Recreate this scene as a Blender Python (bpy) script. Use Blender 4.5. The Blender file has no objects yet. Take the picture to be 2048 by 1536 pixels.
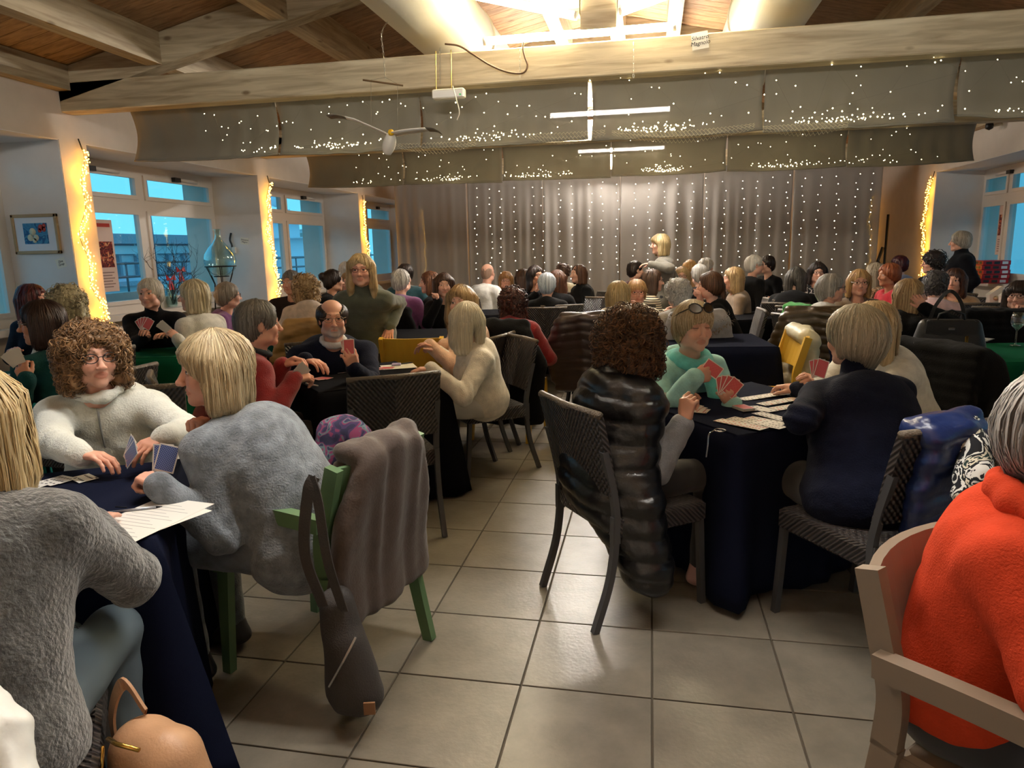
import bpy, math, random
import numpy as np
from mathutils import Vector, Matrix
R_ = random.Random(7)
NR = np.random.default_rng(5)
PI = math.pi
sc = bpy.context.scene
COL = sc.collection
A = np.array

# ------------------------------------------------------------------ camera, world, exposure
YAW, PITCH, ROLL, FPX, CAMH = .19642, .19152, -.02095, 1398., 1.5
_cy, _sy = math.cos(YAW), math.sin(YAW)
FW = A([-_sy*math.cos(PITCH), _cy*math.cos(PITCH), -math.sin(PITCH)])
_r = A([_cy, _sy, 0.]); _u = np.cross(_r, FW)
RT = _r*math.cos(ROLL)+_u*math.sin(ROLL); UP = -_r*math.sin(ROLL)+_u*math.cos(ROLL)
C0 = A([0, 0, CAMH])
cam = bpy.data.cameras.new('camera'); cam.sensor_width = 36; cam.lens = 36*FPX/2048; cam.clip_start = .05; cam.clip_end = 600
co = bpy.data.objects.new('camera', cam); COL.objects.link(co)
M = Matrix(((RT[0], UP[0], -FW[0], 0), (RT[1], UP[1], -FW[1], 0), (RT[2], UP[2], -FW[2], CAMH), (0, 0, 0, 1)))
co.matrix_world = M
sc.camera = co
def _ray(x, y): return FW+RT*(x-1024)/FPX-UP*(y-768)/FPX
def atz(x, y, z): d = _ray(x, y); return C0+d*(z-CAMH)/d[2]
def atX(x, y, v): d = _ray(x, y); return C0+d*v/d[0]
def atY(x, y, v): d = _ray(x, y); return C0+d*v/d[1]
def atk(x, y, k): return C0+_ray(x, y)*k

vs = sc.view_settings
vs.view_transform = 'Standard'; vs.look = 'None'; vs.gamma = 1; vs.use_curve_mapping = False
vs.exposure = 1.0
sc.cycles.use_denoising = True
sc.cycles.max_bounces = 7; sc.cycles.diffuse_bounces = 4; sc.cycles.glossy_bounces = 3
sc.cycles.transparent_max_bounces = 12; sc.cycles.caustics_reflective = False; sc.cycles.caustics_refractive = False
sc.cycles.sample_clamp_indirect = 4

w = bpy.data.worlds.new('sky'); sc.world = w; w.use_nodes = True
nt = w.node_tree; nt.nodes.clear()
_o = nt.nodes.new('ShaderNodeOutputWorld'); _b = nt.nodes.new('ShaderNodeBackground')
_tc = nt.nodes.new('ShaderNodeTexCoord'); _sp = nt.nodes.new('ShaderNodeSeparateXYZ'); _rp = nt.nodes.new('ShaderNodeValToRGB')
nt.links.new(_tc.outputs['Generated'], _sp.inputs[0]); nt.links.new(_sp.outputs['Z'], _rp.inputs[0])
_rp.color_ramp.elements[0].color = (.10, .43, .60, 1); _rp.color_ramp.elements[0].position = 0
_rp.color_ramp.elements[1].color = (.065, .29, .50, 1); _rp.color_ramp.elements[1].position = .6
nt.links.new(_rp.outputs[0], _b.inputs[0]); _b.inputs[1].default_value = 1.15
nt.links.new(_b.outputs[0], _o.inputs[0])

# ------------------------------------------------------------------ materials
MATS = {}
def lin(c):
    return tuple((x/255/12.92 if x/255 <= .04045 else ((x/255+.055)/1.055)**2.4) for x in c)
class N:
    def __init__(s, name):
        s.m = bpy.data.materials.new(name); s.m.use_nodes = True; s.t = s.m.node_tree
        s.b = s.t.nodes['Principled BSDF']; s.out = s.t.nodes['Material Output']
    def n(s, typ, **kw):
        n = s.t.nodes.new('ShaderNode'+typ)
        for k, v in kw.items():
            if k.startswith('i_'):
                q = k[2:]; q = int(q) if q.isdigit() else q.replace('_', ' ')
                n.inputs[q].default_value = v
            else: setattr(n, k, v)
        return n
    def l(s, a, b): s.t.links.new(a, b)
def mat(name, rgb, rough=.6, metal=0, bump=0, scale=40, var=.0, vscale=6, stretch=None, sheen=0, coat=0, rgb2=None, spec=None):
    """base colour (sRGB 0-255) with soft colour variation and a fine relief"""
    if name in MATS: return MATS[name]
    g = N(name); b = g.b
    c = lin(rgb); b.inputs['Base Color'].default_value = (*c, 1); b.inputs['Roughness'].default_value = rough; b.inputs['Metallic'].default_value = metal
    if sheen: b.inputs['Sheen Weight'].default_value = sheen; b.inputs['Sheen Roughness'].default_value = .6
    if coat: b.inputs['Coat Weight'].default_value = coat
    if spec is not None: b.inputs['Specular IOR Level'].default_value = spec
    tc = g.n('TexCoord'); src = tc.outputs['Object']
    if stretch:
        mp = g.n('Mapping'); mp.inputs['Scale'].default_value = stretch; g.l(src, mp.inputs[0]); src = mp.outputs[0]
    if var or rgb2:
        nz = g.n('TexNoise'); nz.inputs['Scale'].default_value = vscale; nz.inputs['Detail'].default_value = 6; g.l(src, nz.inputs['Vector'])
        r = g.n('ValToRGB'); e = r.color_ramp.elements
        e[0].position = .35; e[1].position = .68
        if rgb2: e[0].color = (*c, 1); e[1].color = (*lin(rgb2), 1)
        else:
            e[0].color = (*[x*(1-var) for x in c], 1); e[1].color = (*[min(1, x*(1+var)) for x in c], 1)
        g.l(nz.outputs['Fac'], r.inputs[0]); g.l(r.outputs[0], b.inputs['Base Color'])
    if bump:
        nb = g.n('TexNoise'); nb.inputs['Scale'].default_value = scale; nb.inputs['Detail'].default_value = 4; g.l(src, nb.inputs['Vector'])
        bp = g.n('Bump'); bp.inputs['Strength'].default_value = bump; bp.inputs['Distance'].default_value = .01; g.l(nb.outputs['Fac'], bp.inputs['Height']); g.l(bp.outputs[0], b.inputs['Normal'])
    MATS[name] = g.m
    return g.m
def emis(name, rgb, s):
    if name in MATS: return MATS[name]
    g = N(name); e = g.n('Emission'); e.inputs[0].default_value = (*rgb, 1); e.inputs[1].default_value = s
    g.l(e.outputs[0], g.out.inputs[0]); MATS[name] = g.m; return g.m
def cloth(name, rgb, var=.12, sheen=.25, bump=.35, scale=160, rough=.9):
    return mat(name, rgb, rough, 0, bump, scale, var, 22, sheen=sheen if max(rgb) > 70 else sheen*.12, spec=.15 if max(rgb) > 70 else .08)

# ------------------------------------------------------------------ mesh helpers
def link(o, parent=None):
    COL.objects.link(o)
    if parent is not None: o.parent = parent
    return o
def tag(o, label=None, cat=None, group=None, kind=None):
    if label: o['label'] = label
    if cat: o['category'] = cat
    if group: o['group'] = group
    if kind: o['kind'] = kind
    return o
def mesh_np(name, V, F, m=None, smooth=True, fm=None):
    """V (n,3), F list or int array (k,3|4)"""
    me = bpy.data.meshes.new(name)
    V = np.asarray(V, np.float32)
    if isinstance(F, np.ndarray):
        k = F.shape[1]; n = len(F)
        me.vertices.add(len(V)); me.vertices.foreach_set('co', V.ravel())
        me.loops.add(n*k); me.loops.foreach_set('vertex_index', F.astype(np.int32).ravel())
        me.polygons.add(n); me.polygons.foreach_set('loop_start', np.arange(0, n*k, k, dtype=np.int32))
        me.update(calc_edges=True)
    else:
        me.from_pydata(V.tolist(), [], F)
    ms = m if isinstance(m, (list, tuple)) else ([m] if m else [])
    for x in ms: me.materials.append(x)
    if fm is not None: me.polygons.foreach_set('material_index', np.asarray(fm, np.int32))
    if smooth: me.polygons.foreach_set('use_smooth', np.ones(len(me.polygons), bool))
    me.validate(); me.update()
    return me
def add(name, me, parent=None, loc=(0, 0, 0), rz=0):
    o = bpy.data.objects.new(name, me); o.location = loc; o.rotation_euler = (0, 0, rz)
    return link(o, parent)
def empty(name, loc=(0, 0, 0), rz=0, label=None, cat=None, group=None):
    o = bpy.data.objects.new(name, None); o.location = loc; o.rotation_euler = (0, 0, rz); o.empty_display_size = .1
    link(o); tag(o, label, cat, group); return o
class B:
    """collects boxes, tubes and sheets into one mesh"""
    def __init__(s): s.V = []; s.F = []; s.S = []
    def put(s, V, F, sm=False):
        o = len(s.V); s.V += [tuple(map(float, v)) for v in V]; s.F += [[i+o for i in f] for f in F]; s.S += [sm]*len(F); return s
    def box(s, lo, hi, mtx=None, bev=0):
        x0, y0, z0 = lo; x1, y1, z1 = hi
        if bev:
            b = bev; V = []
            for zz, i in ((z0, b), (z0+b, 0), (z1-b, 0), (z1, b)):
                for (X, Y) in ((x0+i+b-i*0, y0+i), (x1-i-b, y0+i), (x1-i, y0+i+b), (x1-i, y1-i-b), (x1-i-b, y1-i), (x0+i+b, y1-i), (x0+i, y1-i-b), (x0+i, y0+i+b)): V.append((X, Y, zz))
            F = [list(range(7, -1, -1)), list(range(24, 32))]
            for k in range(3):
                for j in range(8): F.append([k*8+j, k*8+(j+1) % 8, k*8+8+(j+1) % 8, k*8+8+j])
        else:
            V = [(x0, y0, z0), (x1, y0, z0), (x1, y1, z0), (x0, y1, z0), (x0, y0, z1), (x1, y0, z1), (x1, y1, z1), (x0, y1, z1)]
            F = [[3, 2, 1, 0], [4, 5, 6, 7], [0, 1, 5, 4], [1, 2, 6, 5], [2, 3, 7, 6], [3, 0, 4, 7]]
        if mtx is not None: V = [tuple(mtx @ Vector(v)) for v in V]
        return s.put(V, F)
    def prism(s, pts, d0, d1, axis):
        """polygon pts (2-D) extruded along an axis"""
        n = len(pts); f = {'x': lambda p, d: (d, p[0], p[1]), 'y': lambda p, d: (p[0], d, p[1]), 'z': lambda p, d: (p[0], p[1], d)}[axis]
        V = [f(p, d0) for p in pts]+[f(p, d1) for p in pts]
        F = [list(range(n)), list(range(2*n-1, n-1, -1))]+[[i, n+i, n+(i+1) % n, (i+1) % n] for i in range(n)]
        return s.put(V, F)
    def tube(s, P, r, n=8, closed=False, sq=False, cap=True):
        P = [Vector(p) for p in P]; m = len(P); rs = r if hasattr(r, '__len__') else [r]*m
        V = []; up = None
        for i, p in enumerate(P):
            a = P[(i-1) % m] if (i > 0 or closed) else p; b = P[(i+1) % m] if (i < m-1 or closed) else p
            t = (b-a).normalized() if (b-a).length > 1e-9 else Vector((0, 0, 1))
            if up is None: up = Vector((0, 0, 1)) if abs(t.z) < .9 else Vector((0, 1, 0))
            x = t.cross(up)
            if x.length < 1e-6: x = t.orthogonal()
            x.normalize(); up = x.cross(t).normalized()
            for j in range(n):
                an = 2*PI*(j+.5)/n; V.append(p+(x*math.cos(an)+up*math.sin(an))*rs[i])
        F = []
        for i in range(m if closed else m-1):
            for j in range(n):
                F.append([i*n+j, i*n+(j+1) % n, ((i+1) % m)*n+(j+1) % n, ((i+1) % m)*n+j])
        if cap and not closed: F += [list(range(n-1, -1, -1)), list(range((m-1)*n, m*n))]
        return s.put(V, F, n > 5)
    def lathe(s, prof, n=24, c=(0, 0, 0)):
        V = []; F = []
        for (r, z) in prof:
            for j in range(n): V.append((c[0]+r*math.cos(2*PI*j/n), c[1]+r*math.sin(2*PI*j/n), c[2]+z))
        for i in range(len(prof)-1):
            for j in range(n): F.append([i*n+j, i*n+(j+1) % n, (i+1)*n+(j+1) % n, (i+1)*n+j])
        F += [list(range(n-1, -1, -1)), list(range((len(prof)-1)*n, len(prof)*n))]
        return s.put(V, F, True)
    def octa(s, c, r):
        c = A(c); V = [c+r*A(d) for d in ((1, 0, 0), (0, 1, 0), (-1, 0, 0), (0, -1, 0), (0, 0, 1), (0, 0, -1))]
        return s.put(V, [[0, 1, 4], [1, 2, 4], [2, 3, 4], [3, 0, 4], [1, 0, 5], [2, 1, 5], [3, 2, 5], [0, 3, 5]])
    def grid(s, P, sm=True, close_u=False):
        """P (nu,nv,3)"""
        P = np.asarray(P); nu, nv = P.shape[:2]; F = []
        for i in range(nu if close_u else nu-1):
            for j in range(nv-1): F.append([i*nv+j, ((i+1) % nu)*nv+j, ((i+1) % nu)*nv+j+1, i*nv+j+1])
        return s.put(P.reshape(-1, 3), F, sm)
    def mesh(s, name, m):
        me = bpy.data.meshes.new(name); me.from_pydata(s.V, [], s.F)
        for x in (m if isinstance(m, (list, tuple)) else [m]): me.materials.append(x)
        me.polygons.foreach_set('use_smooth', s.S); me.update(); return me
    def obj(s, name, m, parent=None, loc=(0, 0, 0), rz=0, solid=0):
        o = add(name, s.mesh(name, m), parent, loc, rz)
        if solid:
            md = o.modifiers.new('thickness', 'SOLIDIFY'); md.thickness = solid; md.offset = 0
        return o
def copy_tree(o, parent=None):
    c = o.copy(); COL.objects.link(c)
    if parent is not None: c.parent = parent
    for ch in list(o.children): copy_tree(ch, c)
    return c
def bez(P, n=12):
    """smooth Catmull-Rom through the points"""
    P = [A(p, float) for p in P]; Q = [2*P[0]-P[1]]+P+[2*P[-1]-P[-2]]; out = []
    for i in range(1, len(Q)-2):
        for t in np.linspace(0, 1, n, endpoint=False):
            a, b, c, d = Q[i-1:i+3]
            out.append(.5*((2*b)+(-a+c)*t+(2*a-5*b+4*c-d)*t*t+(-a+3*b-3*c+d)*t**3))
    return out+[P[-1]]
# ------------------------------------------------------------------ room shell
XL, XR, YB, YE = -5.0, 4.2, -4.0, 16.0
NX = .7
plaster = mat('warm white plaster', (214, 203, 190), .85, bump=.08, scale=30, var=.03)
whitepl = mat('white plaster', (226, 224, 222), .85, bump=.06, scale=30, var=.02)
frame_m = mat('cream window frame', (222, 214, 205), .4)
def wood(name, rgb, dark, sc_=(1.2, 14, 14), rough=.55, along='x'):
    if name in MATS: return MATS[name]
    g = N(name); b = g.b; tc = g.n('TexCoord'); mp = g.n('Mapping')
    mp.inputs['Scale'].default_value = sc_ if along == 'x' else (sc_[1], sc_[0], sc_[2])
    oi = g.n('ObjectInfo'); ad = g.n('VectorMath', operation='ADD'); g.l(tc.outputs['Object'], ad.inputs[0]); 
    ml = g.n('VectorMath', operation='SCALE'); ml.inputs[0].default_value = (7, 13, 5); g.l(oi.outputs['Random'], ml.inputs['Scale']); g.l(ml.outputs[0], ad.inputs[1])
    g.l(ad.outputs[0], mp.inputs[0])
    nz = g.n('TexNoise'); nz.inputs['Scale'].default_value = 1.6; nz.inputs['Detail'].default_value = 7; nz.inputs['Distortion'].default_value = .7; g.l(mp.outputs[0], nz.inputs['Vector'])
    r = g.n('ValToRGB'); e = r.color_ramp.elements; e[0].position = .3; e[1].position = .62; e[0].color = (*lin(dark), 1); e[1].color = (*lin(rgb), 1)
    g.l(nz.outputs['Fac'], r.inputs[0])
    # knots
    mk = g.n('Mapping'); mk.inputs['Scale'].default_value = (2.2, 5, 5) if along == 'x' else (5, 2.2, 5); g.l(ad.outputs[0], mk.inputs[0])
    vo = g.n('TexVoronoi'); vo.inputs['Scale'].default_value = 1.0; g.l(mk.outputs[0], vo.inputs['Vector'])
    r2 = g.n('ValToRGB'); e2 = r2.color_ramp.elements; e2[0].position = .045; e2[1].position = .11; e2[0].color = (.28, .2, .13, 1); e2[1].color = (1, 1, 1, 1); g.l(vo.outputs['Distance'], r2.inputs[0])
    mx = g.n('MixRGB', blend_type='MULTIPLY'); mx.inputs[0].default_value = .8; g.l(r.outputs[0], mx.inputs[1]); g.l(r2.outputs[0], mx.inputs[2])
    # per piece tone
    hs = g.n('HueSaturation'); mr = g.n('MapRange'); mr.inputs['To Min'].default_value = .85; mr.inputs['To Max'].default_value = 1.12
    g.l(oi.outputs['Random'], mr.inputs[0]); g.l(mr.outputs[0], hs.inputs['Value']); g.l(mx.outputs[0], hs.inputs['Color']); g.l(hs.outputs[0], b.inputs['Base Color'])
    bp = g.n('Bump'); bp.inputs['Strength'].default_value = .15; bp.inputs['Distance'].default_value = .01; g.l(nz.outputs['Fac'], bp.inputs['Height']); g.l(bp.outputs[0], b.inputs['Normal'])
    b.inputs['Roughness'].default_value = rough; MATS[name] = g.m; return g.m
beam_m = wood('pale spruce beam', (205, 190, 158), (160, 142, 112))
beamy_m = wood('pale spruce purlin', (190, 172, 140), (148, 128, 98), along='y')
deck_m = wood('honey spruce decking', (178, 140, 100), (132, 96, 62), sc_=(1.0, 16, 16))

# floor: grouted slab plus porcelain tiles
TS = .45
g = N('taupe porcelain tile'); b = g.b; tc = g.n('TexCoord'); oi = g.n('ObjectInfo')
va = g.n('VectorMath', operation='ADD'); vm = g.n('VectorMath', operation='SCALE'); vm.inputs[0].default_value = (9, 5, 3); g.l(oi.outputs['Random'], vm.inputs['Scale']); g.l(tc.outputs['Object'], va.inputs[0]); g.l(vm.outputs[0], va.inputs[1])
nz = g.n('TexNoise'); nz.inputs['Scale'].default_value = 5; nz.inputs['Detail'].default_value = 9; nz.inputs['Roughness'].default_value = .65; g.l(va.outputs[0], nz.inputs['Vector'])
r = g.n('ValToRGB'); e = r.color_ramp.elements; e[0].position = .3; e[1].position = .7; e[0].color = (*lin((104, 98, 87)), 1); e[1].color = (*lin((130, 122, 109)), 1)
g.l(nz.outputs['Fac'], r.inputs[0]); hs = g.n('HueSaturation'); mr = g.n('MapRange'); mr.inputs['To Min'].default_value = .94; mr.inputs['To Max'].default_value = 1.06
g.l(oi.outputs['Random'], mr.inputs[0]); g.l(mr.outputs[0], hs.inputs['Value']); g.l(r.outputs[0], hs.inputs['Color']); g.l(hs.outputs[0], b.inputs['Base Color'])
n2 = g.n('TexNoise'); n2.inputs['Scale'].default_value = 60; n2.inputs['Detail'].default_value = 5; g.l(va.outputs[0], n2.inputs['Vector'])
bp = g.n('Bump'); bp.inputs['Strength'].default_value = .22; bp.inputs['Distance'].default_value = .004; g.l(n2.outputs['Fac'], bp.inputs['Height']); g.l(bp.outputs[0], b.inputs['Normal'])
b.inputs['Roughness'].default_value = .32
tile_m = g.m
grout = mat('dark grout', (74, 66, 54), .9)
floor = B().box((XL-NX, YB, -.2), (XR+NX, YE, -.006)).obj('floor', grout); tag(floor, kind='structure')
gap = .0035
tme = B().box((-TS/2+gap, -TS/2+gap, -.012), (TS/2-gap, TS/2-gap, 0), bev=.0015).mesh('tile', tile_m)
cand = []
x_off, y_off = .03, 2.16
for i in range(-14, 11):
    for j in range(-15, 32):
        cx, cyy = x_off+(i+.5)*TS, y_off+(j+.5)*TS*.97
        if cx < XL-NX or cx > XR+NX: continue
        v = A([cx, cyy, 0])-C0; k = v@FW; vis = False
        if k > .3:
            px, py = 1024+FPX*(v@RT)/k, 768-FPX*(v@UP)/k
            vis = -150 < px < 2200 and py < 1800
        cand.append((0 if vis else 1, k if vis else 99, cx, cyy))
cand.sort()
rest = B()
for q, (vis, k, cx, cyy) in enumerate(cand):
    if q < 290 and not vis:
        o = add('tile', tme, floor, (cx, cyy, 0))
        o.scale = (1, .97, 1)
    else:
        rest.box((cx-TS/2+gap, cyy-TS*.485+gap, -.012), (cx+TS/2-gap, cyy+TS*.485-gap, 0))
tag(rest.obj('tiles', tile_m, floor), kind='stuff')

# roof geometry
def roofz(x): return 3.10+.22*(min(x, -.8-x)+4.9)        # deck underside, ridge at x = -.4
RX = -.4
ceil = B()
for (x0, x1) in ((XL-.8, RX), (RX, XR+.8)):
    z0, z1 = roofz(x0), roofz(x1)
    ceil.prism([(x0, z0+.03), (x1, z1+.03), (x1, z1+.15), (x0, z0+.15)], YB, YE, 'y')
ceil = ceil.obj('ceiling', deck_m); tag(ceil, kind='structure')
PW = .16
for side in (0, 1):
    x0, x1 = ((XL-.2, RX) if side == 0 else (RX, XR+.2))
    pme = B().prism([(x0, roofz(x0)), (x1, roofz(x1)), (x1, roofz(x1)+.03), (x0, roofz(x0)+.03)], -PW/2+.003, PW/2-.003, 'y').mesh('plank', deck_m)
    for j in range(int((13-1.5)/PW)):
        add('plank', pme, ceil, (0, 1.5+j*PW, 0))
    rb = B()
    for j in list(range(-34, 0))+list(range(71, 90)): rb.prism([(x0, roofz(x0)), (x1, roofz(x1)), (x1, roofz(x1)+.03), (x0, roofz(x0)+.03)], 1.5+j*PW-PW/2+.003, 1.5+j*PW+PW/2-.003, 'y')
    tag(rb.obj('planks', deck_m, ceil), kind='stuff')

# walls with window niches
LP = [(-.9, -.6), (2.27, 2.57), (5.43, 5.73), (8.57, 8.86), (11.8, 12.1), (15.05, 15.4)]
HEAD = 2.5
def side_wall(name, x, sgn, piers, niches, top):
    """x: inner face, sgn: outward direction"""
    b = B(); xo = x+sgn*(NX+.4)
    lo, hi = min(x, xo), max(x, xo)
    b.box((lo, YB, HEAD), (hi, YE, top))
    for (a, c) in piers: b.box((lo, a, 0), (hi, c, HEAD))
    for (a, c) in niches:
        xa, xb = sorted((x+sgn*(NX-.02), xo)); b.box((xa, a, 0), (xb, c, .88))
        xa, xb = sorted((x+sgn*(NX+.05), xo)); b.box((xa, a, .88), (xb, a+.02, HEAD)); 
    o = b.obj(name, plaster); tag(o, kind='structure'); return o
pl = [(YB, YB+.3)]+LP
nl = [(-3.7, -.9), (-.6, 2.27), (2.57, 5.43), (5.73, 8.57), (8.86, 11.8), (12.1, 15.05)]
wl = side_wall('wall_left', XL, -1, pl+[(15.4, YE)], nl, 3.16)
nr = [(-3.7, -.6), (-.3, 2.4), (2.7, 5.4), (5.7, 8.5), (8.8, 11.95)]
wr = side_wall('wall_right', XR, 1, [(YB, -3.7), (-.6, -.3), (2.4, 2.7), (5.4, 5.7), (8.5, 8.8), (11.95, YE)], nr, 3.16)
def gable(name, y0, y1):
    o = B().prism([(XL-1.1, 0), (XR+1.1, 0), (XR+1.1, 3.0), (XR+.2, 3.1), (RX, roofz(RX)+.05), (XL-.2, 3.1), (XL-1.1, 3.0)], y0, y1, 'y').obj(name, plaster); tag(o, kind='structure')
gable('wall_back', YB-.2, YB+.02); gable('wall_front', YE-.02, YE+.2)
# white reveal lining of the niches
for side, x, sgn, ni in (('left', XL, -1, nl), ('right', XR, 1, nr)):
    b = B()
    for (a, c) in ni:
        xa, xb = sorted((x+sgn*.004, x+sgn*NX))
        b.box((xa, c-.006, 0), (xb, c+.002, HEAD)); b.box((xa, a-.002, 0), (xb, a+.006, HEAD)); b.box((xa, a, HEAD-.006), (xb, c, HEAD+.002))
    tag(b.obj('trim_1' if side == 'left' else 'trim_2', whitepl), kind='structure')
# windows
g = N('window glass'); tr = g.n('BsdfTransparent'); gl = g.n('BsdfGlossy'); gl.inputs['Roughness'].default_value = .02; tr.inputs[0].default_value = (.93, .97, .98, 1)
fr = g.n('LayerWeight'); fr.inputs[0].default_value = .5; pw = g.n('Math', operation='POWER'); pw.inputs[1].default_value = 5; g.l(fr.outputs['Facing'], pw.inputs[0]); ma = g.n('Math', operation='MULTIPLY_ADD'); ma.inputs[1].default_value = .6; ma.inputs[2].default_value = .05; g.l(pw.outputs[0], ma.inputs[0]); mx = g.n('MixShader'); g.l(ma.outputs[0], mx.inputs[0]); g.l(tr.outputs[0], mx.inputs[1]); g.l(gl.outputs[0], mx.inputs[2]); g.l(mx.outputs[0], g.out.inputs[0])
glass_m = g.m
black_m = mat('black plastic', (22, 22, 24), .45)
def window(idx, x, sgn, a, c, detail=True):
    t = empty('window_%d' % idx, (x, (a+c)/2, 0)); tag(t, kind='structure')
    h = (c-a)/2; fw = .07; z0, z1, zt = .88, HEAD-.005, 2.06; m0 = .05 if sgn < 0 else .75
    f = B(); d0, d1 = -.045, .045
    f.box((d0, -h, z0), (d1, h, z0+.10)); f.box((d0, -h, z1-.10), (d1, h, z1)); f.box((d0+.002, -h, z0+.002), (d1-.002, -h+fw, z1-.002)); f.box((d0+.002, h-fw, z0+.002), (d1-.002, h, z1-.002))
    f.box((d0+.002, m0-.05, z0+.002), (d1-.002, m0+.05, z1-.002)); f.box((d0+.001, -h+.002, zt-.06), (d1-.001, h-.002, zt+.06))
    fo = f.obj('window_frame', frame_m, t)
    xi = -sgn
    for (p, q, r0, r1) in ((-h+fw, m0-.05, z0+.1, zt-.06), (m0+.05, h-fw, z0+.1, zt-.06), (-h+fw, m0-.05, zt+.06, z1-.1), (m0+.05, h-fw, zt+.06, z1-.1)):
        s = B(); w_ = .045; e0, e1 = sorted((xi*.03, xi*.062))
        for bx in (((e0, p, r0), (e1, q, r0+w_)), ((e0, p, r1-w_), (e1, q, r1)), ((e0, p, r0+w_), (e1, p+w_, r1-w_)), ((e0, q-w_, r0+w_), (e1, q, r1-w_))): s.box(*bx)
        so = s.obj('sash', frame_m, t)
        B().box((-.004, p+.02, r0+.02), (.004, q-.02, r1-.02)).obj('pane', glass_m, so)
    # hopper closer arms and ledge
    for yy in (-h*.5, h*.45):
        cb = B().box((min(xi*.06, xi*.11), yy-.05, z1-.13), (max(xi*.06, xi*.11), yy+.06, z1-.08)).obj('closer', black_m, t)
        B().tube([(xi*.085, yy+.06, z1-.1), (xi*.085, yy+.4, z1-.105)], .02, 8).obj('closer_arm', frame_m, cb)
    e0, e1 = sorted((xi*.0, xi*.2)); B().box((e0, -h, z0-.05), (e1, h, z0+.01)).obj('sill', frame_m, t)
    return t
for i, (a, c) in enumerate(nl): window(i+1, XL-NX, -1, a+.006, c-.006)
for i, (a, c) in enumerate(nr): window(i+10, XR+NX, 1, a+.006, c-.006)
for x, ni, s in ((XL-NX-.1, nl, 1), (XR+NX+.1, nr, -1)):
    for (a, c) in ni:
        L = bpy.data.lights.new('sky_portal', 'AREA'); L.shape = 'RECTANGLE'; L.size = 1.5; L.size_y = c-a; L.cycles.is_portal = True
        o = bpy.data.objects.new('sky_portal', L); o.location = (x, (a+c)/2, 1.7); o.rotation_euler = (0, -PI/2*s, 0); link(o)

# ------------------------------------------------------------------ trusses
D2 = (5.5, 8.7, 12.0)
def truss(y, label):
    t = empty('roof_truss', (0, y, 0), label=label, cat='roof truss', group=None)
    B().box((XL-.3, 0, 2.73), (XR+.3, .16, 2.97), bev=.008).obj('tie_beam', beam_m, t)
    for s in (0, 1):
        x0, x1 = ((XL-.2, RX) if s == 0 else (XR+.2, RX))
        B().prism([(x0, roofz(x0)-.26), (x1, roofz(x1)-.26), (x1, roofz(x1)-.005), (x0, roofz(x0)-.005)], .0, .16, 'y').obj('rafter', beam_m, t)
        d = -1 if s == 0 else 1
        xa, za, xb = RX+d*.14, 3.17, RX+d*.92
        zb = za+.2
        B().prism([(xa, za), (xb, zb), (xb, zb+.15), (xa, za+.17)], .02, .14, 'y').obj('strut', beam_m, t)
        B().box((min(xb, xb-d*.1), .03, zb), (max(xb, xb-d*.1), .13, roofz(xb)-.25)).obj('hanger', beam_m, t)
    B().prism([(RX-.13, 3.05), (RX+.13, 3.05), (RX+.13, 3.3), (RX+.19, 3.42), (RX+.09, 3.52), (RX+.09, 4.0), (RX-.09, 4.0), (RX-.09, 3.52), (RX-.19, 3.42), (RX-.13, 3.3)], -.01, .17, 'y').obj('king_post', beam_m, t)
    return t
for y, lb in ((-.9, 'spruce roof truss behind the camera, first'), (2.3, 'spruce roof truss overhead, before the long beam with the paper note'), (5.5, 'spruce roof truss whose tie beam carries the paper note and the cable'), (8.7, 'spruce roof truss with the shorter grey drapes, second in the room'), (11.98, 'spruce roof truss above the tall back curtain')): truss(y, lb)
# purlins between trusses, wall plates, ridge
pq = 0
for xp in (-4.05, -2.9, -1.0, .2, 2.1, 3.25):
    for (y0, y1, wh) in ((-.74, 2.3, 'overhead'), (2.46, 5.5, 'before the first draped truss'), (5.66, 8.7, 'behind the first draped truss'), (8.86, 11.98, 'before the back curtain')):
        zt = roofz(xp); pq += 1
        o = B().prism([(xp-.07, zt-.24), (xp+.07, zt-.24), (xp+.07, roofz(xp+.07)-.002), (xp-.07, roofz(xp-.07)-.002)], y0, y1, 'y').obj('purlin', beamy_m)
        tag(o, '%s purlin %s, %s' % (['low', 'middle', 'high', 'high', 'middle', 'low'][(-4.05, -2.9, -1.0, .2, 2.1, 3.25).index(xp)], wh, 'bird side' if xp < 0 else 'paper note side'), 'purlin', 'purlins under the decking')
for x, lb in ((XL-.02, 'spruce wall plate on top of the windowed wall with the framed picture'), (XR-.12, 'spruce wall plate on top of the wall with the red boxes')):
    B2 = B()
    B2.box((x, YB, 2.90), (x+.14, YE, 3.1)); tag(B2.obj('wall_plate', beamy_m), lb, 'beam')
o = B().box((RX-.08, YB, roofz(RX)-.30), (RX+.08, YE, roofz(RX)-.02)).obj('ridge_beam', beamy_m); tag(o, 'spruce ridge beam along the top of the roof', 'beam')

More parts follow.
